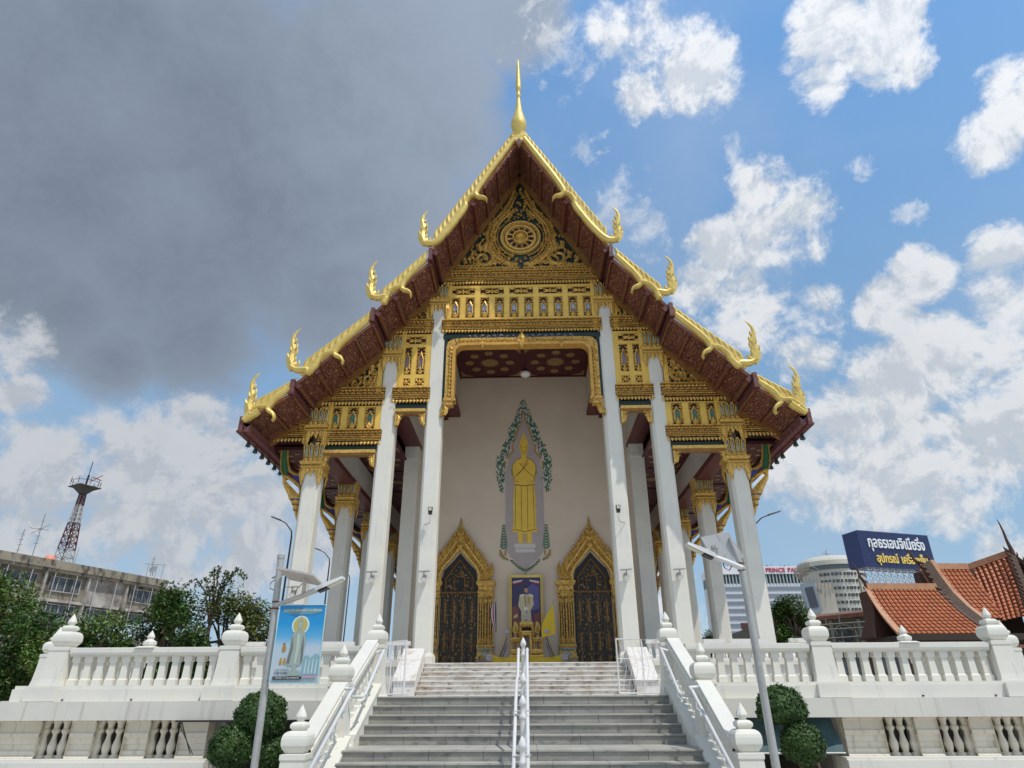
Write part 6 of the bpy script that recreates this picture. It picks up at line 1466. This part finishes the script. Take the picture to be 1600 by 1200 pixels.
m = MB(); m.lathe(0, 0, [(.05, 0), (.30, .05), (.5, .16)], 16); m.xf(Matrix.Translation((0, 0, .8)) @ Matrix.Rotation(R(65), 4, 'X')); put('reflector', m.mesh('reflector', greyl), t); put('stand', MB().tube([(0, 0, 0), (0, 0, .8)], .05, 5).mesh('stand', greyl), t)
t = thing('orange_tank', 'small rounded salmon-orange water tank on the apartment roof', 'tank', (-56.4, 76, 15.6))
m = MB(); m.lathe(0, 0, [(.4, 0), (.62, .2), (.65, .7), (.45, 1.15), (.1, 1.25)], 14); put('tank', m.mesh('tank', P('salmon', (.72, .26, .16), .5), smooth=True), t)

# ================================================================== right-hand background
t = thing('hotel_tower', 'white hotel with grey window bands and red rooftop lettering far behind the temple', 'hotel', (116, 300, 0))
def gp(name, mb, mats, parent=None): return part(name, mb, mats, parent or t)
m = MB(); m.box(84, 128, 300, 320, 0, 46); gp('wall', m, whiteb)
m = MB(); m.box(83.5, 128.5, 299.2, 320, 50.0, 53.4); gp('sign_fascia', m, P('fascia_white', (.74, .72, .74), .6))
m = MB(); m.box(84, 128, 300.5, 320, 46, 50.0); gp('screened_floor', m, P('hotel_green', (.05, .10, .10), .4))
for k in range(30): m = MB(); x = 84.5+k*1.5; m.box(x, x+.45, 299.6, 300.4, 46, 50); gp('screen_fin', m, P('fin_pale', (.40, .44, .44), .6))
for k in range(9):
    z = 43.4-3.1*k; m = MB(); m.box(84.2, 127.8, 299.7, 300.2, z-.2, z+1.2); gp('window_band', m, greyb)
def words(full, size, mt, total, at, par):
    """one object per word, spaced as in the full line"""
    me = text_mesh(full, size, .12, mt); w_, x0_ = text_width(me); k_ = total/w_; bpy.data.meshes.remove(me); ws_ = full.split(' '); done = ''
    for w in ws_:
        off = 0
        if done: a_ = text_mesh(done+'|', size, .12, mt); off = text_width(a_)[0]+text_width(a_)[1]-x0_; bpy.data.meshes.remove(a_)
        me = text_mesh(w, size, .12, mt); q0 = text_width(me)[1]
        for v_ in me.vertices: v_.co.x = (v_.co.x-q0)*k_
        put('sign_word', me, par, (at[0]+off*k_, at[1], at[2])); done += w+' '
words('PRINCE PALACE', 2.7, signred, 18.6, (107.3-116, -.95, 50.75), t)
m = MB()
for k in range(9): m.box(90+k*4, 90.8+k*4, 305, 306, 53.4, 54.2+.5*(k % 2)); m.tube([(92+k*4, 304, 53.4), (92+k*4, 304, 55.2)], .08, 4)
gp('roof_plant', m, cordm)

t = thing('round_tower_block', 'cream round-topped high-rise with rows of small windows behind the orange roofs', 'building', (116, 250, 0))
Cx, Cy, RR = 119.8, 262, 11.6
def arc(a): return (Cx+RR*math.sin(a), Cy-RR*math.cos(a))
m = MB(); m.lathe(Cx, Cy, [(RR-.35, 0), (RR-.35, 45.5)], 48); gp('wall', m, creamb)
m = MB(); m.lathe(Cx-.5, Cy, [(RR+.6, 45.6), (RR+.6, 47.2), (RR-.2, 48.2), (RR-3, 49.4), (RR-6, 49.8)], 48); gp('crown', m, creamb)
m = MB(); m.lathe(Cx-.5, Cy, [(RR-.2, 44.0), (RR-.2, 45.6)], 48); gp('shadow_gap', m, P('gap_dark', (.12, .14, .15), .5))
for fl in range(13):
    z = 41.6-2.55*fl
    for k in range(-7, 11):
        a = k*.125+.06
        if k in (3,): continue
        m = MB(); wd = .030 if k % 3 else .052
        p, q = arc(a-wd), arc(a+wd); n0 = Vector((math.sin(a), -math.cos(a), 0))*.04
        m.hexa([(p[0]+n0.x, p[1]+n0.y, z), (q[0]+n0.x, q[1]+n0.y, z), (q[0]+n0.x, q[1]+n0.y, z+1.0), (p[0]+n0.x, p[1]+n0.y, z+1.0)], [(p[0]-n0.x*20, p[1]-n0.y*20, z), (q[0]-n0.x*20, q[1]-n0.y*20, z), (q[0]-n0.x*20, q[1]-n0.y*20, z+1.0), (p[0]-n0.x*20, p[1]-n0.y*20, z+1.0)])
        gp('window', m, winm)
p, q = arc(.40), arc(.46); m = MB(); m.hexa([(p[0], p[1]-.3, 8), (q[0], q[1]-.3, 8), (q[0], q[1]-.3, 41.5), (p[0], p[1]-.3, 41.5)], [(p[0], p[1]+2, 8), (q[0], q[1]+2, 8), (q[0], q[1]+2, 41.5), (p[0], p[1]+2, 41.5)]); gp('service_shaft', m, P('shaft_tan', (.42, .33, .18), .8))
m = MB(); m.hexa([(107.0, 249.5, 10), (113.0, 247.5, 10), (112.0, 247.5, 38.5), (106.2, 249.5, 38.5)], [(107, 262, 10), (113.0, 262, 10), (112.0, 262, 38.5), (106.2, 262, 38.5)]); gp('blank_wall', m, M('blank_render', (.50, .46, .38), .8, 0, var=[(.3, (.42, .38, .30), .4, .7), (1.4, (.32, .28, .22), .6, .8)]))
m = MB()
for k in range(14):
    a = -1.25+k*.10; m.tube([(104.0+3*math.sin(a), 247.5, 38+3*math.cos(a)), (104.6+6.5*math.sin(a), 247, 39.6+6.8*math.cos(a)*.9)], .16, 4)
for r_ in (4.2, 5.6): m.tube([(104.3+r_*math.sin(-1.3+q*.16), 247.2, 38.8+r_*math.cos(-1.3+q*.16)) for q in range(18)], .13, 4)
for k in range(9): m.tube([(101+k*1.3, 247.3, 33+.7*(k % 3)), (101.6+k*1.3, 247, 41-.3*k)], .13, 4)
gp('scaffold_fan', m, P('scaffold_tan', (.26, .23, .19), .7))
m = MB(); m.hexa([(101.2, 246.4, 27.4), (106.2, 246.0, 28.2), (105.0, 246.0, 38.4), (100.2, 246.4, 37.8)], [(101.2, 247, 27.4), (106.2, 246.6, 28.2), (105.0, 246.6, 38.4), (100.2, 247, 37.8)]); gp('grey_panel', m, P('panel_grey', (.20, .23, .27), .5))
m = MB(); m.hexa([(102.2, 246.1, 29.4), (105.0, 245.8, 29.8), (104.2, 245.8, 36.8), (101.4, 246.1, 36.4)], [(102.2, 246.3, 29.4), (105.0, 246.0, 29.8), (104.2, 246.0, 36.8), (101.4, 246.3, 36.4)]); gp('grille_opening', m, P('grille_dark', (.05, .055, .07), .5))
m = MB(); m.tube([(117, 258, 49), (117.2, 258, 52.2)], .12, 4); m.tube([(115.8, 258, 51), (118.4, 258, 50.6)], .1, 4); gp('roof_mast', m, P('mast_red2', (.35, .07, .05), .7))

# ---- billboard on a steel lattice
BF0 = Vector((71.5, 140, 0)); BF1 = Vector((89.5, 146, 0)); bd = (BF1-BF0).normalized(); BL = (BF1-BF0).length; brz = math.atan2(bd.y, bd.x)
t = thing('rooftop_billboard', 'dark blue box billboard with large white and yellow Thai lettering on a steel lattice', 'billboard', (BF0.x, BF0.y, 25.2), brz)
m = MB(); m.box(0, BL, 0, 4.5, .4, 8.1, 0); m.hexa([(-.02, 0, .4), (-.02, 4.5, .6), (-.02, 4.5, 8.0), (-.02, 0, 8.1)], [(-.3, 0.05, .4), (-.3, 4.5, .6), (-.3, 4.5, 8.0), (-.3, .05, 8.1)]); put('box', m.mesh('box', signblue), t)
for k in range(26): m = MB(); z_ = .5+k*.29; m.box(.0, BL, -.05, -.001, z_, z_+.05); put('louvre', m.mesh('louvre', signblue), t)
words('กุลธรเอนจิเนียริ่ง', 3.2, signw, 15.4, (1.6, -.2, 4.6), t)
words('อุปกรณ์ เครื่องเย็น', 2.5, signy, 13.6, (3.0, -.2, 1.5), t)
m = MB()
for k in range(11):
    x = .3+k*1.75
    m.tube([(x, .2, .4), (x, .2, -11)], .09, 4); m.tube([(x, 3, .4), (x, 3, -11)], .09, 4)
    for z_ in (-.2, -2.4, -4.6, -6.8, -9):
        m.tube([(x, .2, z_), (x+1.75, .2, z_-2.2)], .07, 4); m.tube([(x, .2, z_-2.2), (x+1.75, .2, z_)], .07, 4); m.tube([(x, 3, z_), (x, .2, z_-2.2)], .07, 4); m.tube([(x, .2, z_), (x, -.9, z_-.1)], .06, 4)
put('steel_lattice', m.mesh('steel_lattice', P('lattice_white', (.50, .51, .52), .6)), t)
m = MB(); m.box(-2, BL+2, 1, 9, -25.2, -11); put('supporting_building', m.mesh('supporting_building', creamb), t)

# ---- old gallery building with scaffolding
t = thing('shophouse_row', 'dark weathered gallery building with arched windows behind bamboo scaffolding', 'building', (27, 58, 0))
def g2(name, mb, mats): return part(name, mb, mats, t)
def face_pt(u, z, dpt=0): return (lerp(20.5, 36, u), lerp(64, 54, u)-dpt, z)
m = MB(); m.hexa([face_pt(0, 0), face_pt(1, 0), (36, 66, 0), (20.5, 72, 0)], [face_pt(0, 7.2), face_pt(1, 7.9), (36, 66, 8), (20.5, 72, 7)]); g2('wall', m, P('old_grey_green', (.12, .12, .09), .85))
m = MB(); m.hexa([face_pt(0, 7.2, .5), face_pt(1, 7.9, .5), face_pt(1, 7.9, -2), face_pt(0, 7.2, -2)], [face_pt(0, 7.5, .5), face_pt(1, 8.25, .5), face_pt(1, 8.6, -2), face_pt(0, 7.8, -2)]); g2('roof_edge', m, rust)
for k in range(8):
    u = .04+k*.12; m = MB(); pts = [(0, 0), (0, .9)]+[(.10-.10*math.cos(q*math.pi/6), .9+.45*math.sin(q*math.pi/6)) for q in range(7)]+[(.2, .0)]
    vs = [face_pt(u+a*.35, 5.6+b_, .06) for a, b_ in pts]; m.face(vs); g2('arched_window', m, winm)
    for j in range(7):
        a1, a2 = j*math.pi/7, (j+1)*math.pi/7; m2 = MB()
    m = MB(); m.tube([face_pt(u+(.10-.11*math.cos(q*math.pi/8))*.35, 6.5+.5*math.sin(q*math.pi/8), .1) for q in range(9)], .05, 4); g2('window_arch', m, P('arch_grey', (.32, .31, .27), .8))
    m = MB(); a_, b_ = face_pt(u-.025, 0, .2), face_pt(u-.015, 0, .2); m.box(a_[0], b_[0]+.1, a_[1]-.1, a_[1]+.1, 3, 7.4); g2('pier', m, P('pier_grey', (.22, .22, .18), .8))
m = MB(); m.hexa([face_pt(0, 5.0, .5), face_pt(1, 5.3, .5), face_pt(1, 5.3, 0), face_pt(0, 5.0, 0)], [face_pt(0, 5.4, .5), face_pt(1, 5.7, .5), face_pt(1, 5.7, 0), face_pt(0, 5.4, 0)]); g2('balcony_band', m, P('balcony_grey', (.26, .25, .20), .8))
t = thing('scaffolding', 'tangle of bamboo and pipe scaffolding with a white ladder left of the orange roofs', 'scaffolding', (26, 52, 0)); rr = random.Random(8)
m = MB()
for k in range(9): x = 22.5+k*.9; m.tube([(x, 52-.3*k, 0), (x+.1, 52-.3*k, 6.9-.1*k+rr.uniform(-.3, .3))], .05, 5)
for k in range(7): z_ = 3.4+k*.5; m.tube([(22, 52.1, z_+rr.uniform(-.1, .1)), (30.4, 49.5, z_+.3+rr.uniform(-.1, .2))], .045, 5)
for k in range(14): x = rr.uniform(22.5, 29); z_ = rr.uniform(4, 6); m.tube([(x, 51.6-.3*(x-22.5), z_), (x+rr.uniform(-1.2, 1.4), 51.5-.3*(x-22.5), z_+rr.uniform(-.6, .8))], .035, 4)
part('bamboo_pole', m, P('bamboo', (.20, .19, .15), .8), t)
m = MB(); m.tube([(26.6, 49, 3), (26.3, 49, 6.0)], .05, 5); m.tube([(27.3, 49, 3), (27.0, 49, 6.0)], .05, 5); m.tube([(26.3, 49, 6.0), (29.2, 48.6, 6.1)], .04, 5)
for k in range(8): m.tube([(26.6-.02*k, 49, 3.3+k*.35), (27.3-.02*k, 49, 3.3+k*.35)], .04, 5)
part('ladder', m, whitew, t)

# ---- neighbouring hall with orange tiled roofs
t = thing('tiled_hall', 'old monastery hall with several orange tiled roofs and dark carved gable finials at the right', 'building', (29, 46, 0))
def roof_plane(P0, P1, Q0, Q1, sag, nu, nv, name='roof_slope'):
    """ridge P0-P1, eave Q0-Q1; rows of half-round tiles running down the slope"""
    P0, P1, Q0, Q1 = map(Vector, (P0, P1, Q0, Q1)); nrm_ = (P1-P0).cross(Q0-P0).normalized(); nrm_ = nrm_ if nrm_.z > 0 else -nrm_
    def S(u, v): p = P0.lerp(P1, u); q = Q0.lerp(Q1, u); return p.lerp(q, v)-nrm_*sag*math.sin(math.pi*v)
    m = MB(); n_ = 10
    for j in range(n_):
        m.face([S(0, j/n_), S(1, j/n_), S(1, (j+1)/n_), S(0, (j+1)/n_)])
    o = part(name, m, P('tile_gap', (.10, .035, .02), .8), t)
    m = MB()
    for i in range(nu):
        for j in range(nv):
            u0, u1 = (i+.12)/nu, (i+.88)/nu; v0, v1 = j/nv, (j+1.06)/nv
            a, b_, c_, d_ = S(u0, v0), S(u1, v0), S(u1, min(1, v1)), S(u0, min(1, v1)); hh = nrm_*.07; lo = nrm_*.03
            ma, mb_ = (a+b_)/2+hh, (c_+d_)/2+hh*1.9
            m.add([a+lo, ma, b_+lo, c_+lo*2.2, mb_, d_+lo*2.2], [(0, 1, 4, 5), (1, 2, 3, 4), (3, 4, 5)])
    tag(part('roof_tiles', m, orange, o), kind='stuff'); return o, S
def ridge_cap(a, b_, w_=.16, h_=.34):
    a, b_ = Vector(a), Vector(b_); d_ = (b_-a).normalized(); sd = Vector((-d_.y, d_.x, 0)).normalized()*w_; up = Vector((0, 0, h_)); lo = Vector((0, 0, -.06)); m = MB()
    m.hexa([a-sd+lo, b_-sd+lo, b_+sd+lo, a+sd+lo], [a-sd*.8+up, b_-sd*.8+up, b_+sd*.8+up, a+sd*.8+up]); part('ridge_cap', m, orangel, t)
def rake(S, u, w_=.2, h_=.16, mt=None):
    m = MB(); pts = [S(u, v/10) for v in range(11)]
    for a, b_ in zip(pts, pts[1:]): 
        e_ = Vector((w_, 0, 0)); up = Vector((0, 0, h_)); m.hexa([a-e_, a+e_, b_+e_, b_-e_], [a-e_+up, a+e_+up, b_+e_+up, b_-e_+up])
    part('verge_board', m, mt or orangel, t); return pts
def chofa(x, y, z, h_, lean, nm='ridge_finial', sg=-1):
    m = MB(); m.tube([(0, 0, -.3), (sg*.05*lean, 0, .1), (sg*.55*lean, 0, h_*.35), (sg*.65*lean, 0, h_*.6), (sg*1.0*lean, 0, h_*.85), (sg*1.35*lean, 0, h_)], [.16, .13, .085, .065, .045, .01], 6)
    m.tube([(sg*.5*lean, 0, h_*.38), (sg*.3*lean, 0, h_*.5), (sg*.2*lean, 0, h_*.42)], [.05, .04, .01], 5)
    m.xf(Matrix.Translation((x, y, z))); part(nm, m, wooddk, t)
# front lower roof
o, S1 = roof_plane((22.75, 45, 8.0), (27.2, 45, 7.95), (22.9, 42.6, 4.9), (28.3, 42.6, 4.9), .22, 16, 13); rake(S1, 0); ridge_cap((22.7, 45, 7.95), (27.3, 45, 7.9)); chofa(22.75, 45, 8.2, 1.55, .55)
rake(S1, 1.0, .12, .2, wooddk)
pv = [(27.15, 45.5, 9.75), (27.35, 45.2, 8.7), (27.6, 44.8, 7.6), (27.9, 44.2, 6.6), (28.3, 43.5, 5.7), (28.7, 42.8, 4.95)]
m = MB()
for a_, b_ in zip(pv, pv[1:]):
    m.hexa([(a_[0]-.12, a_[1]-.1, a_[2]-.25), (a_[0]+.50, a_[1]-.1, a_[2]+.1), (b_[0]+.50, b_[1]-.1, b_[2]+.1), (b_[0]-.12, b_[1]-.1, b_[2]-.25)], [(a_[0]-.12, a_[1]+.2, a_[2]-.25), (a_[0]+.50, a_[1]+.2, a_[2]+.1), (b_[0]+.50, b_[1]+.2, b_[2]+.1), (b_[0]-.12, b_[1]+.2, b_[2]-.25)])
    for q in (.0, .33, .66): m.kanok(lerp(a_[0], b_[0], q)-.02, lerp(a_[2], b_[2], q)-.1, lerp(a_[1], b_[1], q)-.12, math.pi*.98, .42, -1.0, .09, .08, 0, 5, True)
part('carved_verge', m, wooddk, t)
m = MB()
for a_, b_ in zip(pv, pv[1:]): m.hexa([(a_[0]+.52, a_[1], a_[2]+.05), (a_[0]+.82, a_[1], a_[2]+.12), (b_[0]+.82, b_[1], b_[2]+.12), (b_[0]+.52, b_[1], b_[2]+.05)], [(a_[0]+.52, a_[1]+.2, a_[2]+.12), (a_[0]+.82, a_[1]+.2, a_[2]+.18), (b_[0]+.82, b_[1]+.2, b_[2]+.18), (b_[0]+.52, b_[1]+.2, b_[2]+.12)])
part('verge_board', m, orangel, t)
# middle roof, higher
o, S2 = roof_plane((27.3, 46, 9.45), (30.4, 46, 9.40), (27.5, 43.9, 5.9), (31.0, 43.9, 5.9), .22, 11, 13); p_ = rake(S2, 0); ridge_cap((27.2, 46, 9.40), (30.4, 46, 9.36)); chofa(27.25, 46, 9.6, 1.2, .62); chofa(28.6, 46.6, 9.6, 1.0, .4)
m = MB()
for k in range(12):
    q = S2(0, k/12)-Vector((.25, 0, .15)); m.kanok(q.x, q.z, q.y, math.pi*1.05, .34, -1.2, .07, .05, 0, 4, True)
m.hexa([(27.0, 46, 8.8), (27.3, 46, 9.2), (28.0, 44, 5.6), (27.5, 44, 5.3)], [(27.0, 46.4, 8.8), (27.3, 46.4, 9.2), (28.0, 44.4, 5.6), (27.5, 44.4, 5.3)]); part('carved_verge', m, wooddk, t)
# cross wing with its gable turned to the right
o, S3 = roof_plane((30.6, 46.5, 9.35), (32.6, 44.6, 10.05), (29.6, 44.5, 5.6), (31.2, 42.6, 6.0), .25, 9, 16)
ridge_cap((30.5, 46.6, 9.3), (32.6, 44.6, 10.0)); chofa(32.7, 44.5, 10.2, 2.2, .22)
# near verge of the gable: dark carved board with hooked leaves
m = MB(); prev = None
for k in range(15):
    q = S3(1, k/14)+Vector((.12, -.1, .12)); w_ = .26
    if prev is not None: m.hexa([prev+Vector((-w_, 0, -.1)), prev+Vector((w_*.4, 0, .2)), q+Vector((w_*.4, 0, .2)), q+Vector((-w_, 0, -.1))], [prev+Vector((-w_, .25, -.1)), prev+Vector((w_*.4, .25, .2)), q+Vector((w_*.4, .25, .2)), q+Vector((-w_, .25, -.1))])
    m.kanok(q.x-.25, q.z, q.y-.06, math.pi*.82, .55, -.9, .10, .08, 0, 5, True); prev = q
part('carved_verge', m, wooddk, t)
o, S4 = roof_plane((32.7, 44.7, 10.0), (34.6, 46.6, 9.3), (35.0, 42.4, 6.6), (37.0, 44.6, 6.2), .25, 9, 14)
m = MB(); prev = None
for k in range(12):
    q = S4(0, k/11)+Vector((.0, -.1, .12))
    if prev is not None: m.hexa([prev+Vector((0, 0, -.25)), prev+Vector((0, 0, .15)), q+Vector((0, 0, .15)), q+Vector((0, 0, -.25))], [prev+Vector((0, .25, -.25)), prev+Vector((0, .25, .15)), q+Vector((0, .25, .15)), q+Vector((0, .25, -.25))])
    m.kanok(q.x, q.z+.1, q.y, math.pi*.35, .34, .9, .07, .06, 0, 4, True); prev = q
part('carved_verge', m, wooddk, t)
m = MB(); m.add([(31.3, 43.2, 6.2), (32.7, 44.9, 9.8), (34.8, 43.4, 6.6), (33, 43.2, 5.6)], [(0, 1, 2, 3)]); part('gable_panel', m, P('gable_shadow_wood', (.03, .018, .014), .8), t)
o, S5 = roof_plane((31.9, 43.2, 7.6), (37.5, 43.6, 8.6), (31.2, 41.0, 5.0), (37.5, 41.2, 5.4), .2, 18, 12); ridge_cap((32.9, 43.2, 7.75), (37.5, 43.6, 8.75))
m = MB(); m.box(22.9, 37.5, 43.2, 47, 0, 4.9); m.box(22.6, 38, 41.5, 44, 4.5, 4.85); part('wall', m, P('hall_dark_wall', (.06, .04, .03), .8), t)
m = MB(); m.box(22.8, 27.2, 44.9, 46.4, 4.9, 7.85); m.box(27.4, 33, 46.0, 47.4, 4.9, 9.3); m.hexa([(22.6, 45.0, 4.9), (23.0, 45.0, 7.9), (23.0, 47.5, 4.9), (22.6, 47.5, 4.9)], [(22.7, 45.0, 4.9), (23.1, 45.0, 7.9), (23.1, 47.5, 4.9), (22.7, 47.5, 4.9)]); part('gable_wall', m, P('hall_brown_gable', (.10, .05, .035), .8), t)

# ================================================================== distant street lamps
for i, (x, y, z, s_, arm) in enumerate(((-22.0, 60, 15.7, -1, 2.1), (21.1, 60, 15.7, 1, 2.7), (-24.2, 80, 16.9, -1, 2.2), (-26.9, 100, 18.0, -1, 1.9), (23.3, 84, 14.5, 1, 1.4))):
    lab = ('tall street lamp whose curved arm shows left of the leftmost temple column', 'tall street lamp whose curved arm shows right of the rightmost temple column', 'street lamp seen between the first and second left side columns', 'farthest street lamp seen low between the left side columns', 'street lamp seen low between the right side columns')[i]
    t = thing('street_lamp', lab, 'street lamp', (x, y, 0))
    put('pole', MB().tube([(0, 0, 0), (0, 0, z-.6), (s_*.08, 0, z), (s_*arm*.35, 0, z+.75), (s_*arm*.62, 0, z+1.05)], [.12, .08, .07, .06, .05], 6).mesh('pole', cordm), t)
    b_ = Vector((s_*arm*.6, 0, z+1.02)); m = MB(); m.hexa([(b_.x, -.16, b_.z-.06), (b_.x+s_*arm*.45, -.16, b_.z+.32), (b_.x+s_*arm*.45, .16, b_.z+.32), (b_.x, .16, b_.z-.06)], [(b_.x, -.12, b_.z+.08), (b_.x+s_*arm*.45, -.12, b_.z+.42), (b_.x+s_*arm*.45, .12, b_.z+.42), (b_.x, .12, b_.z+.08)]); put('lamp_head', m.mesh('lamp_head', cordm), t)

# ================================================================== trees
def tree(x, y, h_, rx, rz_, mat_, label, seed, n_=9000, leafs=.16, sparse=False, trunk=True, group=None):
    rr = random.Random(seed); t = thing('tree', label, 'tree', (x, y, 0), group=group)
    m = MB(); top = h_-rz_*1.1
    m.tube([(0, 0, 0), (rr.uniform(-.2, .2), 0, top*.5), (rr.uniform(-.4, .4), 0, top), (0, 0, h_-rz_*.5)], [h_*.035, h_*.028, h_*.02, h_*.008], 8)
    cl = []
    nc = 26 if not sparse else 14
    for k in range(nc):
        u = rr.uniform(-.75, 1); a = rr.uniform(0, 6.283); q = math.sqrt(1-u*u)*rr.uniform(.45, .95)
        c_ = Vector((rx*q*math.cos(a), rx*q*math.sin(a), h_-rz_+rz_*u*.85)); cl.append((c_, rr.uniform(.28, .48)*min(rx, rz_)*(.8 if sparse else 1)))
        m.tube([(0, 0, lerp(top*.7, h_-rz_, rr.random())), (c_.x*.5, c_.y*.5, lerp(h_-rz_, c_.z, .4)), tuple(c_)], [h_*.012, h_*.008, h_*.003], 5)
    put('trunk', m.mesh('trunk', barkm), t)
    m = MB()
    for i in range(n_):
        c_, r_ = cl[rr.randrange(nc)]
        d_ = Vector((rr.gauss(0, 1), rr.gauss(0, 1), rr.gauss(0, .8))); d_.normalize(); d_ *= r_*rr.uniform(.35, 1.12)**.6
        p = c_+d_; s_ = leafs*rr.uniform(.5, 1.1); e1 = Vector((rr.gauss(0, 1), rr.gauss(0, 1), rr.gauss(0, .6))).normalized(); e2 = e1.cross(Vector((rr.gauss(0, .5), rr.gauss(0, .5), 1))).normalized()
        m.face([p-e1*s_, p+e2*s_*.4, p+e1*s_, p-e2*s_*.4], 0 if rr.random() > .08 else 1)
    tag(put('crown', m.mesh('crown', [mat_, leafR]), t), kind='stuff')
    return t
tree(-27.5, 33, 7.5, 3.6, 3.2, leafA, 'broad green tree with bronze tips at the left edge in front of the apartment block', 1, 15000, .15)
tree(-23.5, 34, 5.9, 3.0, 2.6, leafB, 'dark green tree behind the left end newel of the balustrade', 2, 13000, .14)
tree(-20.8, 33, 5.2, 2.4, 2.2, leafA, 'low bright green tree between the two small balustrade knobs on the left', 3, 10000, .13)
tree(-17.9, 34, 6.6, 2.2, 2.6, leafB, 'dark tree with a loose top above the second left newel', 4, 12000, .14)
tree(-16.0, 36, 6.6, 2.4, 2.2, leafC, 'olive tree with long arching twigs left of the lamp pole', 5, 10000, .14)
tree(-30, 30, 5.4, 3.2, 2.6, leafC, 'low olive shrub-like tree at the very left edge behind the balustrade', 6, 9000, .15)
tree(-13, 40, 4.8, 2.4, 1.8, leafB, 'low dark tree glimpsed between the left temple columns', 7, 7000, .14)
t = thing('tree', 'leafless-looking tree with arching leafy twigs against the sky left of the lamp pole', 'tree', (-16.4, 35, 0)); rr = random.Random(12)
m = MB(); lf = MB(); m.tube([(0, 0, 0), (0, 0, 5.4)], [.16, .08], 7)
for k in range(9):
    a = rr.uniform(-1, 1); dx_ = rr.uniform(-1.8, 2.0); h1 = rr.uniform(7.0, 8.2)-abs(dx_)*.25; pts = [(0, 0, 5.0), (dx_*.35, a*.3, lerp(5.0, h1, .7)), (dx_*.75, a*.6, h1), (dx_*1.25, a, h1-.55)]
    m.tube(pts, [.05, .035, .025, .008], 5)
    for i in range(3):
        for j in range(26):
            u = j/26; p = Vector(pts[i]).lerp(Vector(pts[i+1]), u)+Vector((rr.gauss(0, .06), rr.gauss(0, .06), rr.gauss(0, .06)))
            if i == 0 and j < 16: continue
            s_ = .10; e1 = Vector((rr.gauss(0, 1), rr.gauss(0, 1), rr.gauss(0, 1))).normalized(); e2 = e1.cross(Vector((0, .3, 1))).normalized(); lf.face([p-e1*s_, p+e2*s_*.45, p+e1*s_, p-e2*s_*.45])
put('trunk', m.mesh('trunk', barkm), t); tag(put('crown', lf.mesh('crown', leafB), t), kind='stuff')
tree(15.5, 40, 6.7, 1.6, 1.9, leafB, 'compact round green tree to the right of the rightmost column, before the hotel', 8, 14000, .12)
tree(11.3, 42, 5.0, 1.2, 1.4, leafB, 'small green tree glimpsed between the right side columns', 9, 5000, .12)
tree(38, 45, 5.5, 2.4, 2.4, leafC, 'olive bush at the right edge below the orange roof', 10, 7000, .14)
# low dark wall behind the terrace on both sides
t = thing('boundary_building', 'low dark brown building behind the right balustrade', 'building', (20, 36, 0)); m = MB(); m.box(11.5, 30, 36, 37, 0, 3.7, 0); m.box(11, 30.5, 35.4, 37.4, 3.7, 3.85, 1); part('wall', m, [P('boundary_brown', (.07, .045, .035), .8), rust], t)
for k in range(9): m = MB(); m.box(12+k*2, 12.9+k*2, 35.9, 35.99, 1.5, 3.4); part('window', m, winm, t)
t = thing('boundary_wall', 'dark boundary wall behind the left balustrade under the trees', 'wall', (-22, 38, 0)); m = MB(); m.box(-42, -11.5, 38, 38.3, 0, 3.6); part('wall', m, P('boundary_dark', (.05, .055, .04), .9), t)
m = MB(); m.box(-42, -11.5, 37.8, 38.5, 3.6, 3.7); part('coping', m, P('boundary_coping', (.12, .12, .10), .9), t)
